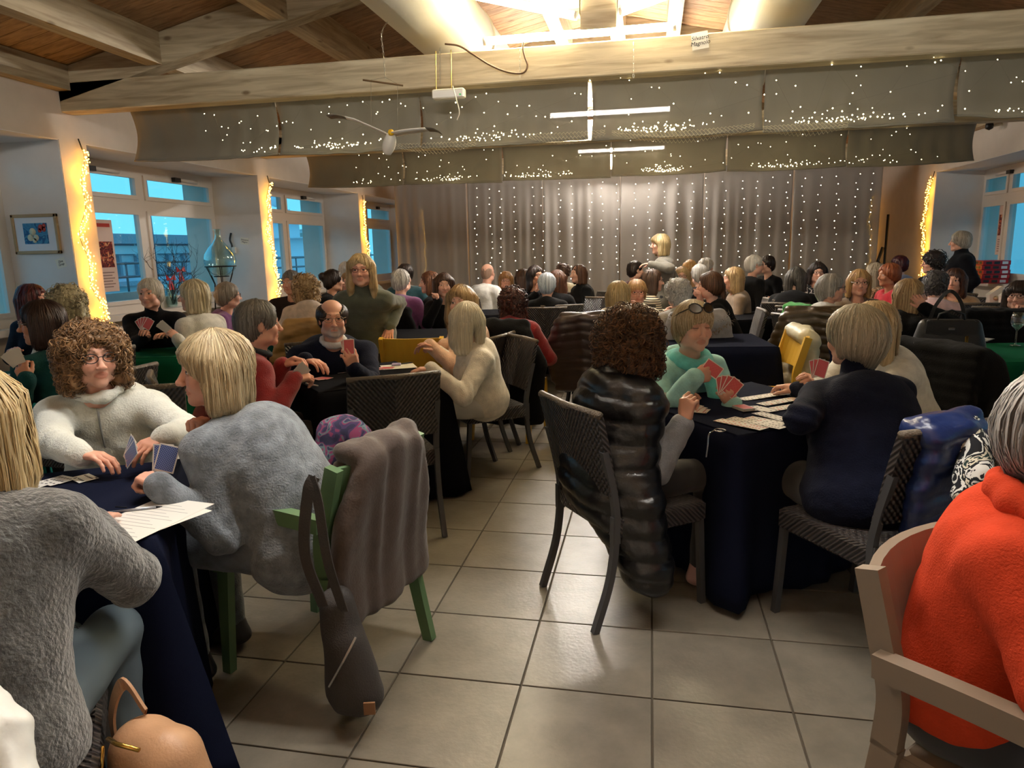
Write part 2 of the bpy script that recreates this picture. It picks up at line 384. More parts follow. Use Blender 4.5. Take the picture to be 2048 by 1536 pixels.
# ------------------------------------------------------------------ lamps: tubes on the trusses
tube_m = emis('warm tube light', (1, .84, .54), 58)
cream_m = mat('white lamp housing', (225, 220, 205), .4)
def tube_lamp(p, q, label, m=tube_m, grp=None):
    c = (A(p)+A(q))/2; t = empty('tube_lamp', tuple(c), label=label, cat='lamp', group=grp)
    P, Q = A(p)-c, A(q)-c; d = (Q-P)/np.linalg.norm(Q-P)
    B().tube([P, Q], .028, 12).obj('tube', m, t)
    B().tube([P+A([0, .03, .02]), Q+A([0, .03, .02])], .016, 4).obj('batten', cream_m, t)
    for e in (P, Q): B().tube([e-d*.012, e+d*.012], .031, 10).obj('end_cap', cream_m, t)
    return t
tube_lamp((-1.25, 5.52, 3.035), (.14, 5.52, 3.035), 'glowing tube lamp lying along the top of the long tie beam')
tube_lamp((-.56, 5.46, 3.14), (-1.30, 5.46, 3.335), 'slanting tube lamp on the strut of the note truss, on the bird side')
tube_lamp((-.24, 5.46, 3.14), (.50, 5.46, 3.335), 'slanting tube lamp on the strut of the note truss, on the note side')
fill_tube_n = emis('unseen neutral fill tube', (1, .96, .90), 84)  # tubes out of view, added to brighten the near tables
for y, wh in ((2.25, 'overhead truss'), (-.95, 'truss behind the camera')):
    tube_lamp((-2.0, y, 3.03), (-.6, y, 3.03), 'added unseen tube lamp on the %s, window side' % wh, fill_tube_n)
    tube_lamp((-.2, y, 3.03), (1.2, y, 3.03), 'added unseen tube lamp on the %s, far side' % wh, fill_tube_n)
fill_tube_b = emis('unseen white fill tube', (1, .93, .84), 230)  # tubes hidden by the drapes, added to brighten the back of the room
tube_lamp((-1.2, 8.64, 3.03), (.2, 8.64, 3.03), 'added unseen tube lamp on the second truss, above the shorter grey drapes', fill_tube_b)
tube_lamp((-1.2, 11.92, 3.03), (.2, 11.92, 3.03), 'added unseen tube lamp on the last truss, above the tall back curtain', fill_tube_b)

# ducts
duct_m = mat('white fabric air duct', (232, 226, 205), .45, bump=.04, scale=8)
for x, lb in ((-1.74, 'big white round air duct on the bird side of the ridge'), (.93, 'big white round air duct on the note side of the ridge')):
    t = empty('air_duct', (x, 0, 3.39), label=lb, cat='duct')
    B().tube([(0, 1.2, 0), (0, 11.6, 0)], .31, 40).obj('duct_pipe', duct_m, t)
    for y in (2.4, 4.55, 6.7, 8.85):
        B().tube([(0, y-.015, 0), (0, y+.015, 0)], .322, 40).obj('joint_ring', duct_m, t)
    for y in (3.2, 6.3, 9.4):
        zt = roofz(x)-3.39
        B().tube([(0, y, .31), (0, y, zt)], .006, 5).obj('hanger', mat('galvanised rod', (150, 150, 150), .4, 1), t)
# ------------------------------------------------------------------ grey drapes
def drape_mat(name, rgb, trans):
    g = N(name); b = g.b; b.inputs['Base Color'].default_value = (*lin(rgb), 1); b.inputs['Roughness'].default_value = .62; b.inputs['Specular IOR Level'].default_value = .25
    b.inputs['Sheen Weight'].default_value = .2
    tc = g.n('TexCoord'); mp = g.n('Mapping'); mp.inputs['Scale'].default_value = (300, 300, 60); g.l(tc.outputs['Object'], mp.inputs[0])
    nz = g.n('TexNoise'); nz.inputs['Scale'].default_value = 1; g.l(mp.outputs[0], nz.inputs['Vector'])
    bp = g.n('Bump'); bp.inputs['Strength'].default_value = .12; bp.inputs['Distance'].default_value = .004; g.l(nz.outputs['Fac'], bp.inputs['Height']); g.l(bp.outputs[0], b.inputs['Normal'])
    tl = g.n('BsdfTranslucent'); tl.inputs[0].default_value = (*lin(rgb), 1); m1 = g.n('MixShader'); m1.inputs[0].default_value = .3; g.l(b.outputs[0], m1.inputs[1]); g.l(tl.outputs[0], m1.inputs[2])
    tr = g.n('BsdfTransparent'); m2 = g.n('MixShader'); m2.inputs[0].default_value = trans; g.l(m1.outputs[0], m2.inputs[1]); g.l(tr.outputs[0], m2.inputs[2]); g.l(m2.outputs[0], g.out.inputs[0])
    return g.m
drape1 = drape_mat('grey satin drape', (146, 140, 126), .05)
drape2 = drape_mat('sheer grey curtain', (172, 166, 160), .15)
ORD = ['first', 'second', 'third', 'fourth', 'fifth', 'sixth']
E1 = [-4.5, -3.11, -1.85, -.48, .80, 2.10, 3.50]
def sway(n, amp, seed, waves):
    r = random.Random(seed); x = np.linspace(0, 1, n); y = np.zeros(n)
    for k in range(waves):
        y += np.sin(x*2*PI*r.uniform(1, 9)+r.uniform(0, 6))*r.uniform(.3, 1)/waves
    return y*amp
def valance(name, x0, x1, y, z0, z1, m, seed, label, grp, amp=.03):
    """billowing strip hanging from a tie beam, lower edge swagged"""
    nu, nv = 34, 14; U = np.linspace(0, 1, nu); V = np.linspace(0, 1, nv)
    P = np.zeros((nu, nv, 3)); s1 = sway(nu, amp, seed, 5); s2 = sway(nu, amp*1.5, seed+50, 4); r = random.Random(seed)
    sw = r.uniform(.0, .03); tl = r.uniform(-.03, .03)
    for i, u in enumerate(U):
        for j, v in enumerate(V):
            bot = z0+tl*(u-.5)+sw*abs(2*u-1)**2
            P[i, j] = (x0+(x1-x0)*(u+.012*math.sin(v*3)*(.5-u)), y+.02+.10*math.sin(PI*v)*(.6+.4*math.sin(PI*u))+s1[i]*(1-v)+s2[i]*v, z1+(bot-z1)*v)
    # folded back lower hem
    H = P[:, -1:, :].copy(); H[:, 0, 1] += .06; H[:, 0, 2] += .015; P = np.concatenate([P, H], 1)
    c = A([(x0+x1)/2, y, z1]); b = B().grid(P-c)
    o = b.obj(name, m, None, tuple(c), solid=.003); tag(o, label, 'drape', grp)
    hb = B().tube([tuple(p-c) for p in P[:, -2]], .007, 6); hb.obj('hem', m, o)
    return o
for i in range(6):
    valance('valance_drape', E1[i]+(.012 if i == 3 else .002), E1[i+1]-(.012 if i == 2 else .002), 5.68, 2.31, 2.765, drape1, 10+i, 'grey satin valance panel on the nearest draped truss, %s from the window wall' % ORD[i], 'nearest row of grey drapes')
for i in range(6):
    valance('valance_drape', [-4.47, -3.14, -1.84, -.49, .86, 2.18, 3.5][i]+.003, [-4.47, -3.14, -1.84, -.49, .86, 2.18, 3.5][i+1]-.003, 8.88, 2.33, 2.765, drape1, 30+i, 'grey satin valance panel on the second draped truss, %s from the window wall' % ORD[i], 'second row of grey drapes')
E3 = [-4.44, -3.12, -1.80, -.51, .83, 2.19, 3.49]
for i in range(6):
    x0, x1 = E3[i]+.01, E3[i+1]-.01; nu, nv = 60, 16; P = np.zeros((nu, nv, 3)); s1 = sway(nu, .075, 70+i, 6); s2 = sway(nu, .05, 90+i, 7)
    for a, u in enumerate(np.linspace(0, 1, nu)):
        for j, v in enumerate(np.linspace(0, 1, nv)):
            P[a, j] = (x0+(x1-x0)*u, 12.05+s1[a]*(.25+.75*v)+s2[a]*v*v, 2.73+(0.06-2.73)*v)
    c = A([(x0+x1)/2, 12.05, 2.73])
    o = B().grid(P-c).obj('back_curtain', drape2, None, tuple(c), solid=.002); tag(o, 'sheer grey floor length back curtain panel, %s from the window wall' % ORD[i], 'curtain', 'tall back curtain panels')
    B().tube([(x0-c[0], 0, 0), (x1-c[0], 0, 0)], .014, 8).obj('rod_pocket', drape1, o)

# ------------------------------------------------------------------ fairy lights
bulb_m = emis('warm white fairy bulb', (1, .83, .45), 12)
bulb2_m = emis('soft white fairy bulb', (1, .88, .66), 8)
gold_m = emis('golden garland bulb', (1, .50, .06), 9)
wire_m = mat('clear thin wire', (118, 112, 98), .8)
def string(name, pts, bulbs, r, m, label, cat, grp, wr=.0009):
    c = A(pts[0], float); t = empty(name, tuple(c), label=label, cat=cat, group=grp)
    B().tube([tuple(A(p)-c) for p in pts], wr, 4).obj('wire', wire_m, t)
    b = B()
    for p in bulbs: b.octa(A(p)-c, r*R_.uniform(.75, 1.2))
    tag(b.obj('bulbs', m, t), kind='stuff'); return t
rr = random.Random(3)
# net-like scattering on the valances: one string per panel
for row, (ys, edges, zlo) in enumerate(((5.66, E1, 2.31), (8.86, [-4.47, -3.14, -1.84, -.49, .86, 2.18, 3.5], 2.33))):
    for i in range(6):
        x0, x1 = edges[i], edges[i+1]; pts = []; bl = []
        if i == 0: x0 = x1-.62
        if row == 1 and i == 5: x1 = x0+.75
        n = 13 if row == 0 else 9
        for k in range(n):
            px = x0+(x1-x0)*(k+.5)/n; z = 2.75-rr.random()*.36
            p = (px+rr.uniform(-.04, .04), ys-.03+rr.uniform(-.05, .0), z); pts.append(p); bl.append(p)
            if rr.random() < .35: bl.append((px+rr.uniform(-.06, .06), ys-.02-rr.random()*.06, 2.75-rr.random()*.38))
        # pooled cluster in the swag
        cx = (x0+x1)/2+rr.uniform(-.2, .2); w_ = {0: .18, 1: .35, 2: .45, 3: .3, 4: .5, 5: .5}[i]
        for k in range({0: 14, 1: 55, 2: 60, 3: 75, 4: 70, 5: 45}[i] if row == 0 else {0: 8, 1: 50, 2: 55, 3: 70, 4: 60, 5: 14}[i]):
            u = rr.gauss(0, .5); p = (cx+u*w_, ys-.055-rr.random()*.04, zlo+.02+abs(rr.gauss(0, .5))*.07*(1.2-min(1, abs(u)))+.03*u*u)
            bl.append(p)
            if k % 4 == 0: pts.append(p)
        string('fairy_light_string', pts, bl, .0050, bulb_m, 'tangled warm fairy lights pooled in the %s valance panel of the %s draped truss' % (ORD[i], ('nearest', 'second')[row]), 'string lights', 'fairy lights on the valances')
NUM = 'first second third fourth fifth sixth seventh eighth ninth tenth eleventh twelfth thirteenth fourteenth fifteenth sixteenth seventeenth eighteenth nineteenth twentieth twenty-first twenty-second twenty-third twenty-fourth twenty-fifth twenty-sixth twenty-seventh'.split()
k = 0
for i in range(27):
    x = -2.95+i*(6.25/26)+rr.uniform(-.04, .04); zb = rr.uniform(.75, 1.1)
    pts = [(x, 11.90, 2.72)]; bl = []; z = 2.55-rr.random()*.1
    while z > zb:
        x2 = x+rr.uniform(-.03, .03); pts.append((x2, 11.90, z)); bl.append((x2, 11.895, z)); z -= rr.uniform(.085, .16)
    string('fairy_light_string', pts, bl, .0072, bulb2_m, 'straight hanging fairy light string, %s along the back curtain from the window wall' % NUM[i], 'string lights', 'vertical fairy lights on the back curtain')
# golden garlands wound on the window piers
def garland(x, y, ztop, zbot, seed, n, label, dy=.06, sgn=1, glow=True, spread=.06):
    r = random.Random(seed); pts = []; bl = []
    for k in range(n):
        u = k/(n-1); z = ztop+(zbot-ztop)*u
        cy_ = y+dy*math.sin(u*7.5+seed)+.03*math.sin(u*23+seed)
        s = spread*(.25+.9*u); p = (x+sgn*(.03+r.random()*.05), cy_+r.gauss(0, .45)*s, z+r.uniform(-.012, .012)); bl.append(p)
        if k % 3 == 0: pts.append((x+sgn*.03, cy_, z))
    t = string('light_garland', pts, bl, .0085, gold_m, label, 'string lights', 'golden light garlands on the piers', .003)
    c = A(pts[0])
    for k in range(4 if glow else 0):
        u = (k+.5)/4; L = bpy.data.lights.new('garland_glow', 'POINT'); L.energy = .8; L.color = (1, .40, .03); L.shadow_soft_size = .05
        o = bpy.data.objects.new('garland_glow', L); o.location = tuple(A([x+sgn*.10, y, ztop+(zbot-ztop)*u])-c); link(o, t)
    hk = B().tube([(0, 0, 0), (-.01*sgn, -.02, .09)], .006, 6).obj('hook', black_m, t)
    return t
garland(XL, 5.57, 2.44, .75, 1, 240, 'golden light garland on the pier beside the framed picture')
garland(XL, 8.72, 2.42, .75, 2, 230, 'golden light garland on the pier beside the big glass bottle')
garland(XL, 11.93, 2.38, .75, 3, 200, 'golden light garland on the pier behind the standing woman in green')
garland(XL, 15.2, 2.38, .75, 4, 190, 'golden light garland glowing through the sheer curtain near the windows')
garland(XR, 12.08, 2.42, .8, 5, 190, 'golden light garland on the pier beside the far standing woman', sgn=-1)
garland(XR, 14.85, 2.34, .8, 6, 200, 'golden light garland glowing through the sheer curtain near the screen pole', dy=.12, sgn=-1, spread=.12)

# fishing net swags along the lower edge of the first drapes
net_m = mat('pale fishing net cord', (205, 196, 165), .85)
def net(x0, x1, y, z, sag, label, drop=.09):
    b = B(); n = int((x1-x0)/.028); rows = 6
    def P(i, j):
        u = i/n; zz = z-sag*math.sin(PI*u)-(j/(rows-1)-.5)*drop*(.4+.6*math.sin(PI*u)); return (x0+(x1-x0)*u+(.014 if j % 2 else 0)-x0, -.03*math.sin(PI*j/(rows-1)), zz-z)
    for j in range(rows-1):
        for i in range(n):
            b.tube([P(i, j), P(i+(1 if j % 2 else 0), j+1)], .0016, 3, cap=False)
            b.tube([P(i+(0 if j % 2 else 1), j), P(i+(1 if j % 2 else 0), j+1)], .0016, 3, cap=False)
    o = b.obj('fishing_net', net_m, None, (x0, y, z)); tag(o, label, 'net')
net(-2.0, -1.35, 5.56, 2.32, .03, 'short fishing net scrap draped near the hanging bird')
net(-.95, -.35, 5.56, 2.345, .03, 'fishing net swag under the middle of the nearest drapes')
net(-.30, .72, 5.56, 2.335, .05, 'longest fishing net swag under the nearest drapes')
net(.78, 1.35, 5.56, 2.31, .02, 'fishing net swag ending in a hanging tuft')

# ------------------------------------------------------------------ things on and under the long beam
note_m = mat('white paper note', (232, 228, 214), .8)
ink_m = mat('black marker ink', (30, 28, 30), .8)
def text(parent, body, size, loc, rot, m=ink_m, name='writing', ext=.0004):
    cu = bpy.data.curves.new(name, 'FONT'); cu.body = body; cu.size = size; cu.align_x = 'CENTER'; cu.align_y = 'CENTER'; cu.extrude = ext; cu.shear = .25; cu.space_line = .9
    tmp = bpy.data.objects.new(name, cu); COL.objects.link(tmp); dg = bpy.context.evaluated_depsgraph_get(); me = bpy.data.meshes.new_from_object(tmp.evaluated_get(dg)); bpy.data.objects.remove(tmp); bpy.data.curves.remove(cu)
    me.materials.clear(); me.materials.append(m)
    o = bpy.data.objects.new(name, me); o.location = loc; o.rotation_euler = rot; link(o, parent); return o
def note(loc, rz, w_, h, body, tilt, label):
    o = B().box((-w_/2, -.001, -h/2), (w_/2, .001, h/2)).obj('paper_note', note_m, None, loc, rz); tag(o, label, 'note')
    o.rotation_euler = (0, tilt, rz)
    text(o, body, h*.34, (0, -.0018, 0), (PI/2, 0, 0)); return o
p = atY(1400, 81, 5.497)
note((p[0], 5.497, p[2]), 0, .115, .115, 'Silvatro\nMagnolo', -.12, 'white handwritten paper note stuck on the long tie beam')
p = atY(122, 526, 5.424); note((p[0], 5.424, p[2]), 0, .10, .085, 'Zina\nGrup', -.25, 'white handwritten note on the reveal below the framed picture')
p = atY(489, 482, 8.555); note((p[0], 8.555, p[2]), 0, .12, .09, 'Silvestro\nMagno', .12, 'white handwritten note on the reveal beside the big glass bottle')
# cable looping down the beam
cab = [atY(x, y, 5.47) for x, y in ((890, 88), (918, 92), (945, 108), (980, 130), (1015, 144), (1045, 146), (1055, 132), (1050, 115), (1046, 98), (1047, 84))]
c = cab[0]; o = B().tube([tuple(p-c) for p in bez(cab, 6)], .007, 8).obj('cable', mat('brown cable', (92, 66, 40), .5), None, tuple(c)); tag(o, 'brown cable sagging in a loop across the long tie beam', 'cable')
# emergency light box
c = atY(902, 186, 5.5); t = empty('emergency_light', (c[0], 5.44, 2.66), label='white box emergency light hanging under the long tie beam', cat='lamp')
B().box((-.125, -.035, -.035), (.125, .035, .035), bev=.008).obj('housing', cream_m, t)
B().box((-.118, -.0375, -.028), (.118, -.034, .02), bev=.001).obj('diffuser', mat('frosted lamp cover', (238, 236, 228), .3), t)
B().box((.09, -.039, -.02), (.105, -.036, -.008)).obj('test_button', mat('green led', (80, 200, 120), .4), t)
for dx in (-.1, .02): B().tube([(dx, 0, .035), (dx, .03, .32)], .004, 5).obj('chain', mat('brass chain', (170, 150, 90), .35, .8), t)
B().tube([tuple(A(p)) for p in bez([(.04, -.03, .05), (.07, -.05, -.05), (.09, -.05, -.14), (.07, -.05, -.2)], 6)], .004, 6).obj('cord', cream_m, t)
# hanging chains
chain_m = mat('galvanised chain', (180, 176, 160), .35, .9)
def chain(pts, label):
    t = B(); P = bez(pts, 40); L = 0; last = None; k = 0; c = A(pts[0])
    for p in P:
        if last is None or np.linalg.norm(p-last) > .022:
            if last is not None:
                d = (p-last); m = (p+last)/2-c; ax = A([1, 0, 0]) if k % 2 else A([0, 1, 0]); k += 1
                t.tube([tuple(m+d*.62*math.cos(a)+ax*.006*math.sin(a)) for a in np.linspace(0, 2*PI, 7)[:-1]], .0017, 4, closed=True)
            last = p
    o = t.obj('hanging_chain', chain_m, None, tuple(c)); tag(o, label, 'chain'); return o
chain([atY(800, 0, 5.1), atY(782, 32, 5.15), atY(764, 64, 5.2), atY(766, 100, 5.25), atY(771, 160, 5.3)], 'thin chain dangling from the air duct in front of the long beam')
for x, y0, y1, lb in ((880, 95, 170, 'short chain beside the emergency light'), (1040, 100, 160, 'short chain below the cable loop'), (1267, 85, 155, 'short chain on the beam between cable and paper note')):
    chain([atY(x, y0, 5.475), atY(x, (y0+y1)/2, 5.475), atY(x, y1, 5.475)], lb)
# seagull mobile
gw = mat('painted white wood', (235, 232, 225), .5); gg = mat('grey wing tip', (120, 112, 98), .6); gy = mat('yellow beak', (240, 190, 30), .5)
P0 = atY(780, 268, 4.5); t = empty('hanging_bird', tuple(P0), label='white wooden seagull mobile with spread wings hanging under the long beam', cat='ornament')
def q(x, y, d=0): return tuple(atY(x, y, 4.5+d)-P0)
b = B(); P = bez([q(782, 268), q(779, 282), q(774, 296), q(771, 307)], 5); b.tube([tuple(p+A([0, .03*i/len(P), 0])) for i, p in enumerate(P)], [.018+.024*math.sin(PI*min(1, i/len(P)*.85+.12)) for i in range(len(P))], 14); b.obj('body', gw, t)
B().lathe([(.001, -.02), (.014, -.016), (.020, 0), (.014, .016), (.001, .02)], 14, q(782, 265, -.03)).obj('beak', gy, t)
def wing(pp, tip, nm):
    P = A([q(*p) for p in pp]); up = A([0, .10, 0]); b = B(); n = len(P)
    wd = [1, 1, .9, .7, .45, .05][:n]
    G = np.array([[p-up*w_*.5+A([0, 0, .006]), p, p+up*w_*.5+A([0, 0, -.004])] for p, w_ in zip(P, wd)])
    b.grid(G); b.obj('wing' if not tip else 'wing_tip', gg if tip else gw, t, solid=.006)
wing([(776, 269), (760, 262), (735, 251), (712, 241), (692, 236)], 0, 'l'); wing([(693, 236), (680, 233), (668, 232), (657, 234)], 1, 'l')
wing([(788, 269), (805, 265), (825, 262), (845, 260), (855, 259)], 0, 'r'); wing([(855, 259), (866, 259), (873, 261), (882, 266)], 1, 'r')
B().tube([q(726, 160), q(806, 171)], .006, 6).obj('control_bar', mat('dark stick', (96, 72, 40), .7), t)
for a_, b_ in (((742, 162), (742, 252)), ((795, 169), (795, 266)), ((742, 160), (771, 155)), ((795, 168), (771, 155))): B().tube([q(*a_), q(*b_)], .0012, 4).obj('thread', wire_m, t)
# ------------------------------------------------------------------ chairs
g = N('dark woven resin'); b = g.b; tc = g.n('TexCoord'); sp = g.n('SeparateXYZ'); g.l(tc.outputs['Object'], sp.inputs[0])
ax = g.n('Math', operation='ABSOLUTE'); g.l(sp.outputs['X'], ax.inputs[0]); yz = g.n('Math', operation='ADD'); g.l(sp.outputs['Y'], yz.inputs[0]); g.l(sp.outputs['Z'], yz.inputs[1])
def _wave(a, b_, op, per):
    m = g.n('Math', operation=op); g.l(a, m.inputs[0]); g.l(b_, m.inputs[1]); m2 = g.n('Math', operation='MULTIPLY'); m2.inputs[1].default_value = 2*PI/per; g.l(m.outputs[0], m2.inputs[0]); m3 = g.n('Math', operation='SINE'); g.l(m2.outputs[0], m3.inputs[0]); return m3.outputs[0]
w1 = _wave(yz.outputs[0], ax.outputs[0], 'SUBTRACT', .021); w2 = _wave(yz.outputs[0], ax.outputs[0], 'ADD', .030)
ab = g.n('Math', operation='MULTIPLY_ADD'); g.l(w2, ab.inputs[0]); ab.inputs[1].default_value = .35; g.l(w1, ab.inputs[2])
bp = g.n('Bump'); bp.inputs['Strength'].default_value = 1; bp.inputs['Distance'].default_value = .004; g.l(ab.outputs[0], bp.inputs['Height']); g.l(bp.outputs[0], b.inputs['Normal'])
r = g.n('ValToRGB'); e = r.color_ramp.elements; e[0].position = .15; e[1].position = .8; e[0].color = (*lin((30, 26, 26)), 1); e[1].color = (*lin((78, 70, 67)), 1)
mr = g.n('MapRange'); mr.inputs['From Min'].default_value = -1.3; mr.inputs['From Max'].default_value = 1.3; g.l(ab.outputs[0], mr.inputs[0]); g.l(mr.outputs[0], r.inputs[0]); g.l(r.outputs[0], b.inputs['Base Color']); b.inputs['Roughness'].default_value = .33
wicker_m = g.m
legm = mat('grey painted metal leg', (84, 84, 86), .42, .35)
def slab(w0, w1, prof, th, m_seg=9, curve=.02):
    """curved panel following prof [(y,z)...] with half-widths from w0 (bottom) to w1 (top)"""
    G = []; n = len(prof)
    for sgn in (1, -1):
        for i, (y, z) in enumerate(prof if sgn > 0 else prof[::-1]):
            t = (i if sgn > 0 else n-1-i)/(n-1); h = w0+(w1-w0)*t
            G.append([(h*u, y-curve*(1-u*u)+sgn*th/2, z) for u in np.linspace(-1, 1, m_seg)])
    b = B().grid(np.array(G), False, close_u=True)
    k = m_seg; m2 = 2*n
    b.F.append([i*k for i in range(m2)][::-1]); b.F.append([i*k+k-1 for i in range(m2)]); b.S += [False, False]
    return b
def wicker_proto():
    t = empty('wicker_chair')
    slab(.235, .235, [(-.215, .555), (-.235, .65), (-.262, .78), (-.285, .875), (-.288, .885)], .028, 9, .018).obj('backrest', wicker_m, t)
    B().box((-.235, -.215, .375), (.235, .235, .46), bev=.012).obj('seat', wicker_m, t)
    B().tube([(-.236, -.288, .884), (0, -.307, .884), (.236, -.288, .884)], .016, 8).obj('top_edge', mat('worn woven edge', (92, 80, 66), .45, bump=.6, scale=120), t)
    for s in (-1, 1):
        P = bez([(s*.222, -.262, .74), (s*.222, -.222, .58), (s*.222, -.205, .44), (s*.222, -.228, .22), (s*.222, -.30, .0)], 5)
        B().tube([tuple(p) for p in P], .0185, 4).obj('leg', legm, t)
        B().tube([(s*.215, .21, .40), (s*.215, .222, .2), (s*.215, .236, 0)], .0185, 4).obj('leg', legm, t)
        B().box((s*.222-.012, -.225, .36), (s*.222+.012, -.19, .47)).obj('bracket', legm, t)
    return t
def resin_proto(name, m, arms):
    t = empty(name)
    slab(.235, .225, [(-.235, .60), (-.262, .70), (-.288, .80), (-.298, .835)], .022, 9, .05).obj('backrest', m, t)
    B().box((-.225, -.215, .432), (.225, .235, .458), bev=.010).obj('seat', m, t)
    ap = B(); ap.box((-.232, -.235, .405), (-.205, .235, .445), bev=.006); ap.box((.205, -.235, .405), (.232, .235, .445), bev=.006); ap.box((-.22, .215, .405), (.22, .24, .445), bev=.006); ap.obj('seat_rim', m, t)
    for s in (-1, 1):
        def bar(pts, w_, nm, th=.016):
            # flat section swept in the side plane
            P = bez(pts, 6); V = []; F = []
            for i, p in enumerate(P):
                a = P[max(0, i-1)]; c = P[min(len(P)-1, i+1)]; d = c-a; d /= np.linalg.norm(d); n_ = A([0, -d[2], d[1]]); ww = w_[0]+(w_[1]-w_[0])*i/(len(P)-1)
                for (u, v) in ((-1, -1), (1, -1), (1, 1), (-1, 1)): V.append(tuple(p+n_*ww*.5*u+A([th*v, 0, 0])))
            for i in range(len(P)-1):
                for j in range(4): F.append([i*4+j, i*4+(j+1) % 4, i*4+4+(j+1) % 4, i*4+4+j])
            F += [[3, 2, 1, 0], [len(V)-4, len(V)-3, len(V)-2, len(V)-1]]
            return B().put(V, F).obj(nm, m, t)
        x = s*.236
        bar([(x, -.30, .838), (x, -.262, .70), (x, -.232, .58), (x, -.235, .46)], (.05, .055), 'back_post')
        bar([(x, -.232, .47), (x, -.262, .25), (x, -.315, 0)], (.056, .042), 'leg')
        bar([(x, .215, .43), (x, .235, .2), (x, .25, 0)], (.05, .036), 'leg')
        if arms:
            bar([(x+s*.03, -.255, .655), (x+s*.035, -.05, .668), (x+s*.035, .13, .668), (x+s*.035, .215, .65), (x+s*.03, .25, .59), (x+s*.012, .245, .50), (x, .232, .40)], (.05, .05), 'armrest', .02)
    return t
green_m = mat('sage green resin', (92, 122, 84), .5, bump=.03, scale=200)
yellow_m = mat('yellow resin', (232, 184, 62), .45, bump=.03, scale=200)
brown_m = mat('taupe resin', (132, 116, 100), .45, bump=.03, scale=200)
PROTO = {'wicker': wicker_proto(), 'green': resin_proto('green_armchair', green_m, True), 'yellow': resin_proto('yellow_chair', yellow_m, False), 'brown': resin_proto('taupe_armchair', brown_m, True)}
USED = set()
def chair(kind, x, y, yaw, label, group=None):
    """yaw in degrees: 0 faces away from the camera along the room"""
    p = PROTO[kind]; o = p if kind not in USED else copy_tree(p); USED.add(kind)
    o.location = (x, y, 0); o.rotation_euler = (0, 0, math.radians(yaw)); tag(o, label, 'chair', group or {'wicker': 'woven resin chairs'}.get(kind, kind+' resin chairs')); return o

# ------------------------------------------------------------------ tables with cloths
navy_c = mat('navy tablecloth', (20, 24, 42), .95, bump=.15, scale=400, var=.1, vscale=3, spec=.05)
black_c = mat('black tablecloth', (18, 18, 22), .95, bump=.15, scale=400, var=.1, vscale=3, spec=.05)
greenc = mat('green tablecloth', (18, 84, 58), .95, bump=.15, scale=400, var=.1, vscale=3, spec=.05)
tealc = mat('teal tablecloth', (22, 92, 88), .95, bump=.15, scale=400, var=.1, vscale=3, spec=.05)
pinkc = mat('pink tablecloth', (222, 120, 124), .95, bump=.15, scale=400, var=.1, vscale=3, spec=.05)
tbl_m = mat('table board', (120, 100, 80), .6); tleg = mat('table leg steel', (70, 70, 74), .4, .6)
TABLES = {}
def table(key, x, y, rot, size, m, hem, words, seed=0, flare=.10):
    t = empty('card_table', (x, y, 0), math.radians(rot), 'card table under the %s' % words, 'table', 'card tables')
    h = size/2; B().box((-h+.01, -h+.01, .72), (h-.01, h-.01, .744), bev=.004).obj('tabletop', tbl_m, t)
    for sx in (-1, 1):
        for sy in (-1, 1): B().tube([(sx*(h-.06), sy*(h-.06), 0), (sx*(h-.06), sy*(h-.06), .72)], .022, 8).obj('leg', tleg, t)
    r = random.Random(seed+3); per = []; nn = 22; rc = .03
    for k in range(4):
        a = k*PI/2; c_, s_ = math.cos(a), math.sin(a)
        for i in range(nn):
            u = -1+2*i/nn; px, py = h, u*h
            per.append((c_*px-s_*py, s_*px+c_*py, c_, s_, u))
    ph = [r.uniform(0, 6) for _ in range(4)]; rows = 12; G = np.zeros((len(per), rows+2, 3))
    for i, (px, py, c_, s_, u) in enumerate(per):
        cor = max(0, (abs(u)-.6)/.4); d = math.hypot(px, py)
        G[i, 0] = (px*.97, py*.97, .7475)
        G[i, 1] = (px*1.006, py*1.006, .742)
        for j in range(rows):
            v = (j+1)/rows; z = .74-(.74-hem)*v
            out = .012+v*(flare*cor**1.5+.03*math.sin(u*5+ph[i//nn]))+.012*v*math.sin(u*17+ph[(i//nn+1) % 4])
            q = .5*cor; nx_, ny_ = c_*(1-q)+px/d*q, s_*(1-q)+py/d*q
            G[i, j+2] = (px+nx_*out, py+ny_*out, z+ (.0 if cor < .9 else -0.0))
    b = B().grid(G, True, close_u=True)
    n0 = len(b.V); b.V.append((0, 0, .7478)); k = rows+2
    for i in range(len(per)): b.F.append([i*k, ((i+1) % len(per))*k, n0]); b.S.append(False)
    o = b.obj('tablecloth', m, None, (x, y, 0.001), math.radians(rot), solid=.003); tag(o, words, 'tablecloth', 'tablecloths')
    TABLES[key] = (x, y, rot, size)
def tpt(key, u, v, z=.752):
    """point on a table in its own axes (u to its right, v away from the near corner side)"""
    x, y, rot, s = TABLES[key]; a = math.radians(rot); return A([x+math.cos(a)*u-math.sin(a)*v, y+math.sin(a)*u+math.cos(a)*v, z])
table('T1', -1.86, 1.71, 30, .80, navy_c, .015, 'navy cloth on the table of the white fleece woman', 1, .16)
table('T2', -1.75, 4.01, 43, .78, black_c, .02, 'black cloth on the table of the bearded man', 2, .16)
table('T3', .456, 3.40, 35, .85, navy_c, .03, 'navy cloth on the table with rows of open cards', 3, .08)
table('T4', .50, 5.75, 6, .80, navy_c, .05, 'dark cloth on the empty table beside the yellow chair', 4)
table('T5', 2.42, 5.22, 8, .86, greenc, .12, 'green cloth on the table with the black handbag', 5)
table('T6', -4.08, 3.62, 20, .80, tealc, .05, 'teal cloth on the table of the dark bob woman', 6)
table('T7', -3.95, 4.92, 15, .80, greenc, .05, 'green cloth on the table of the black poncho woman', 7)
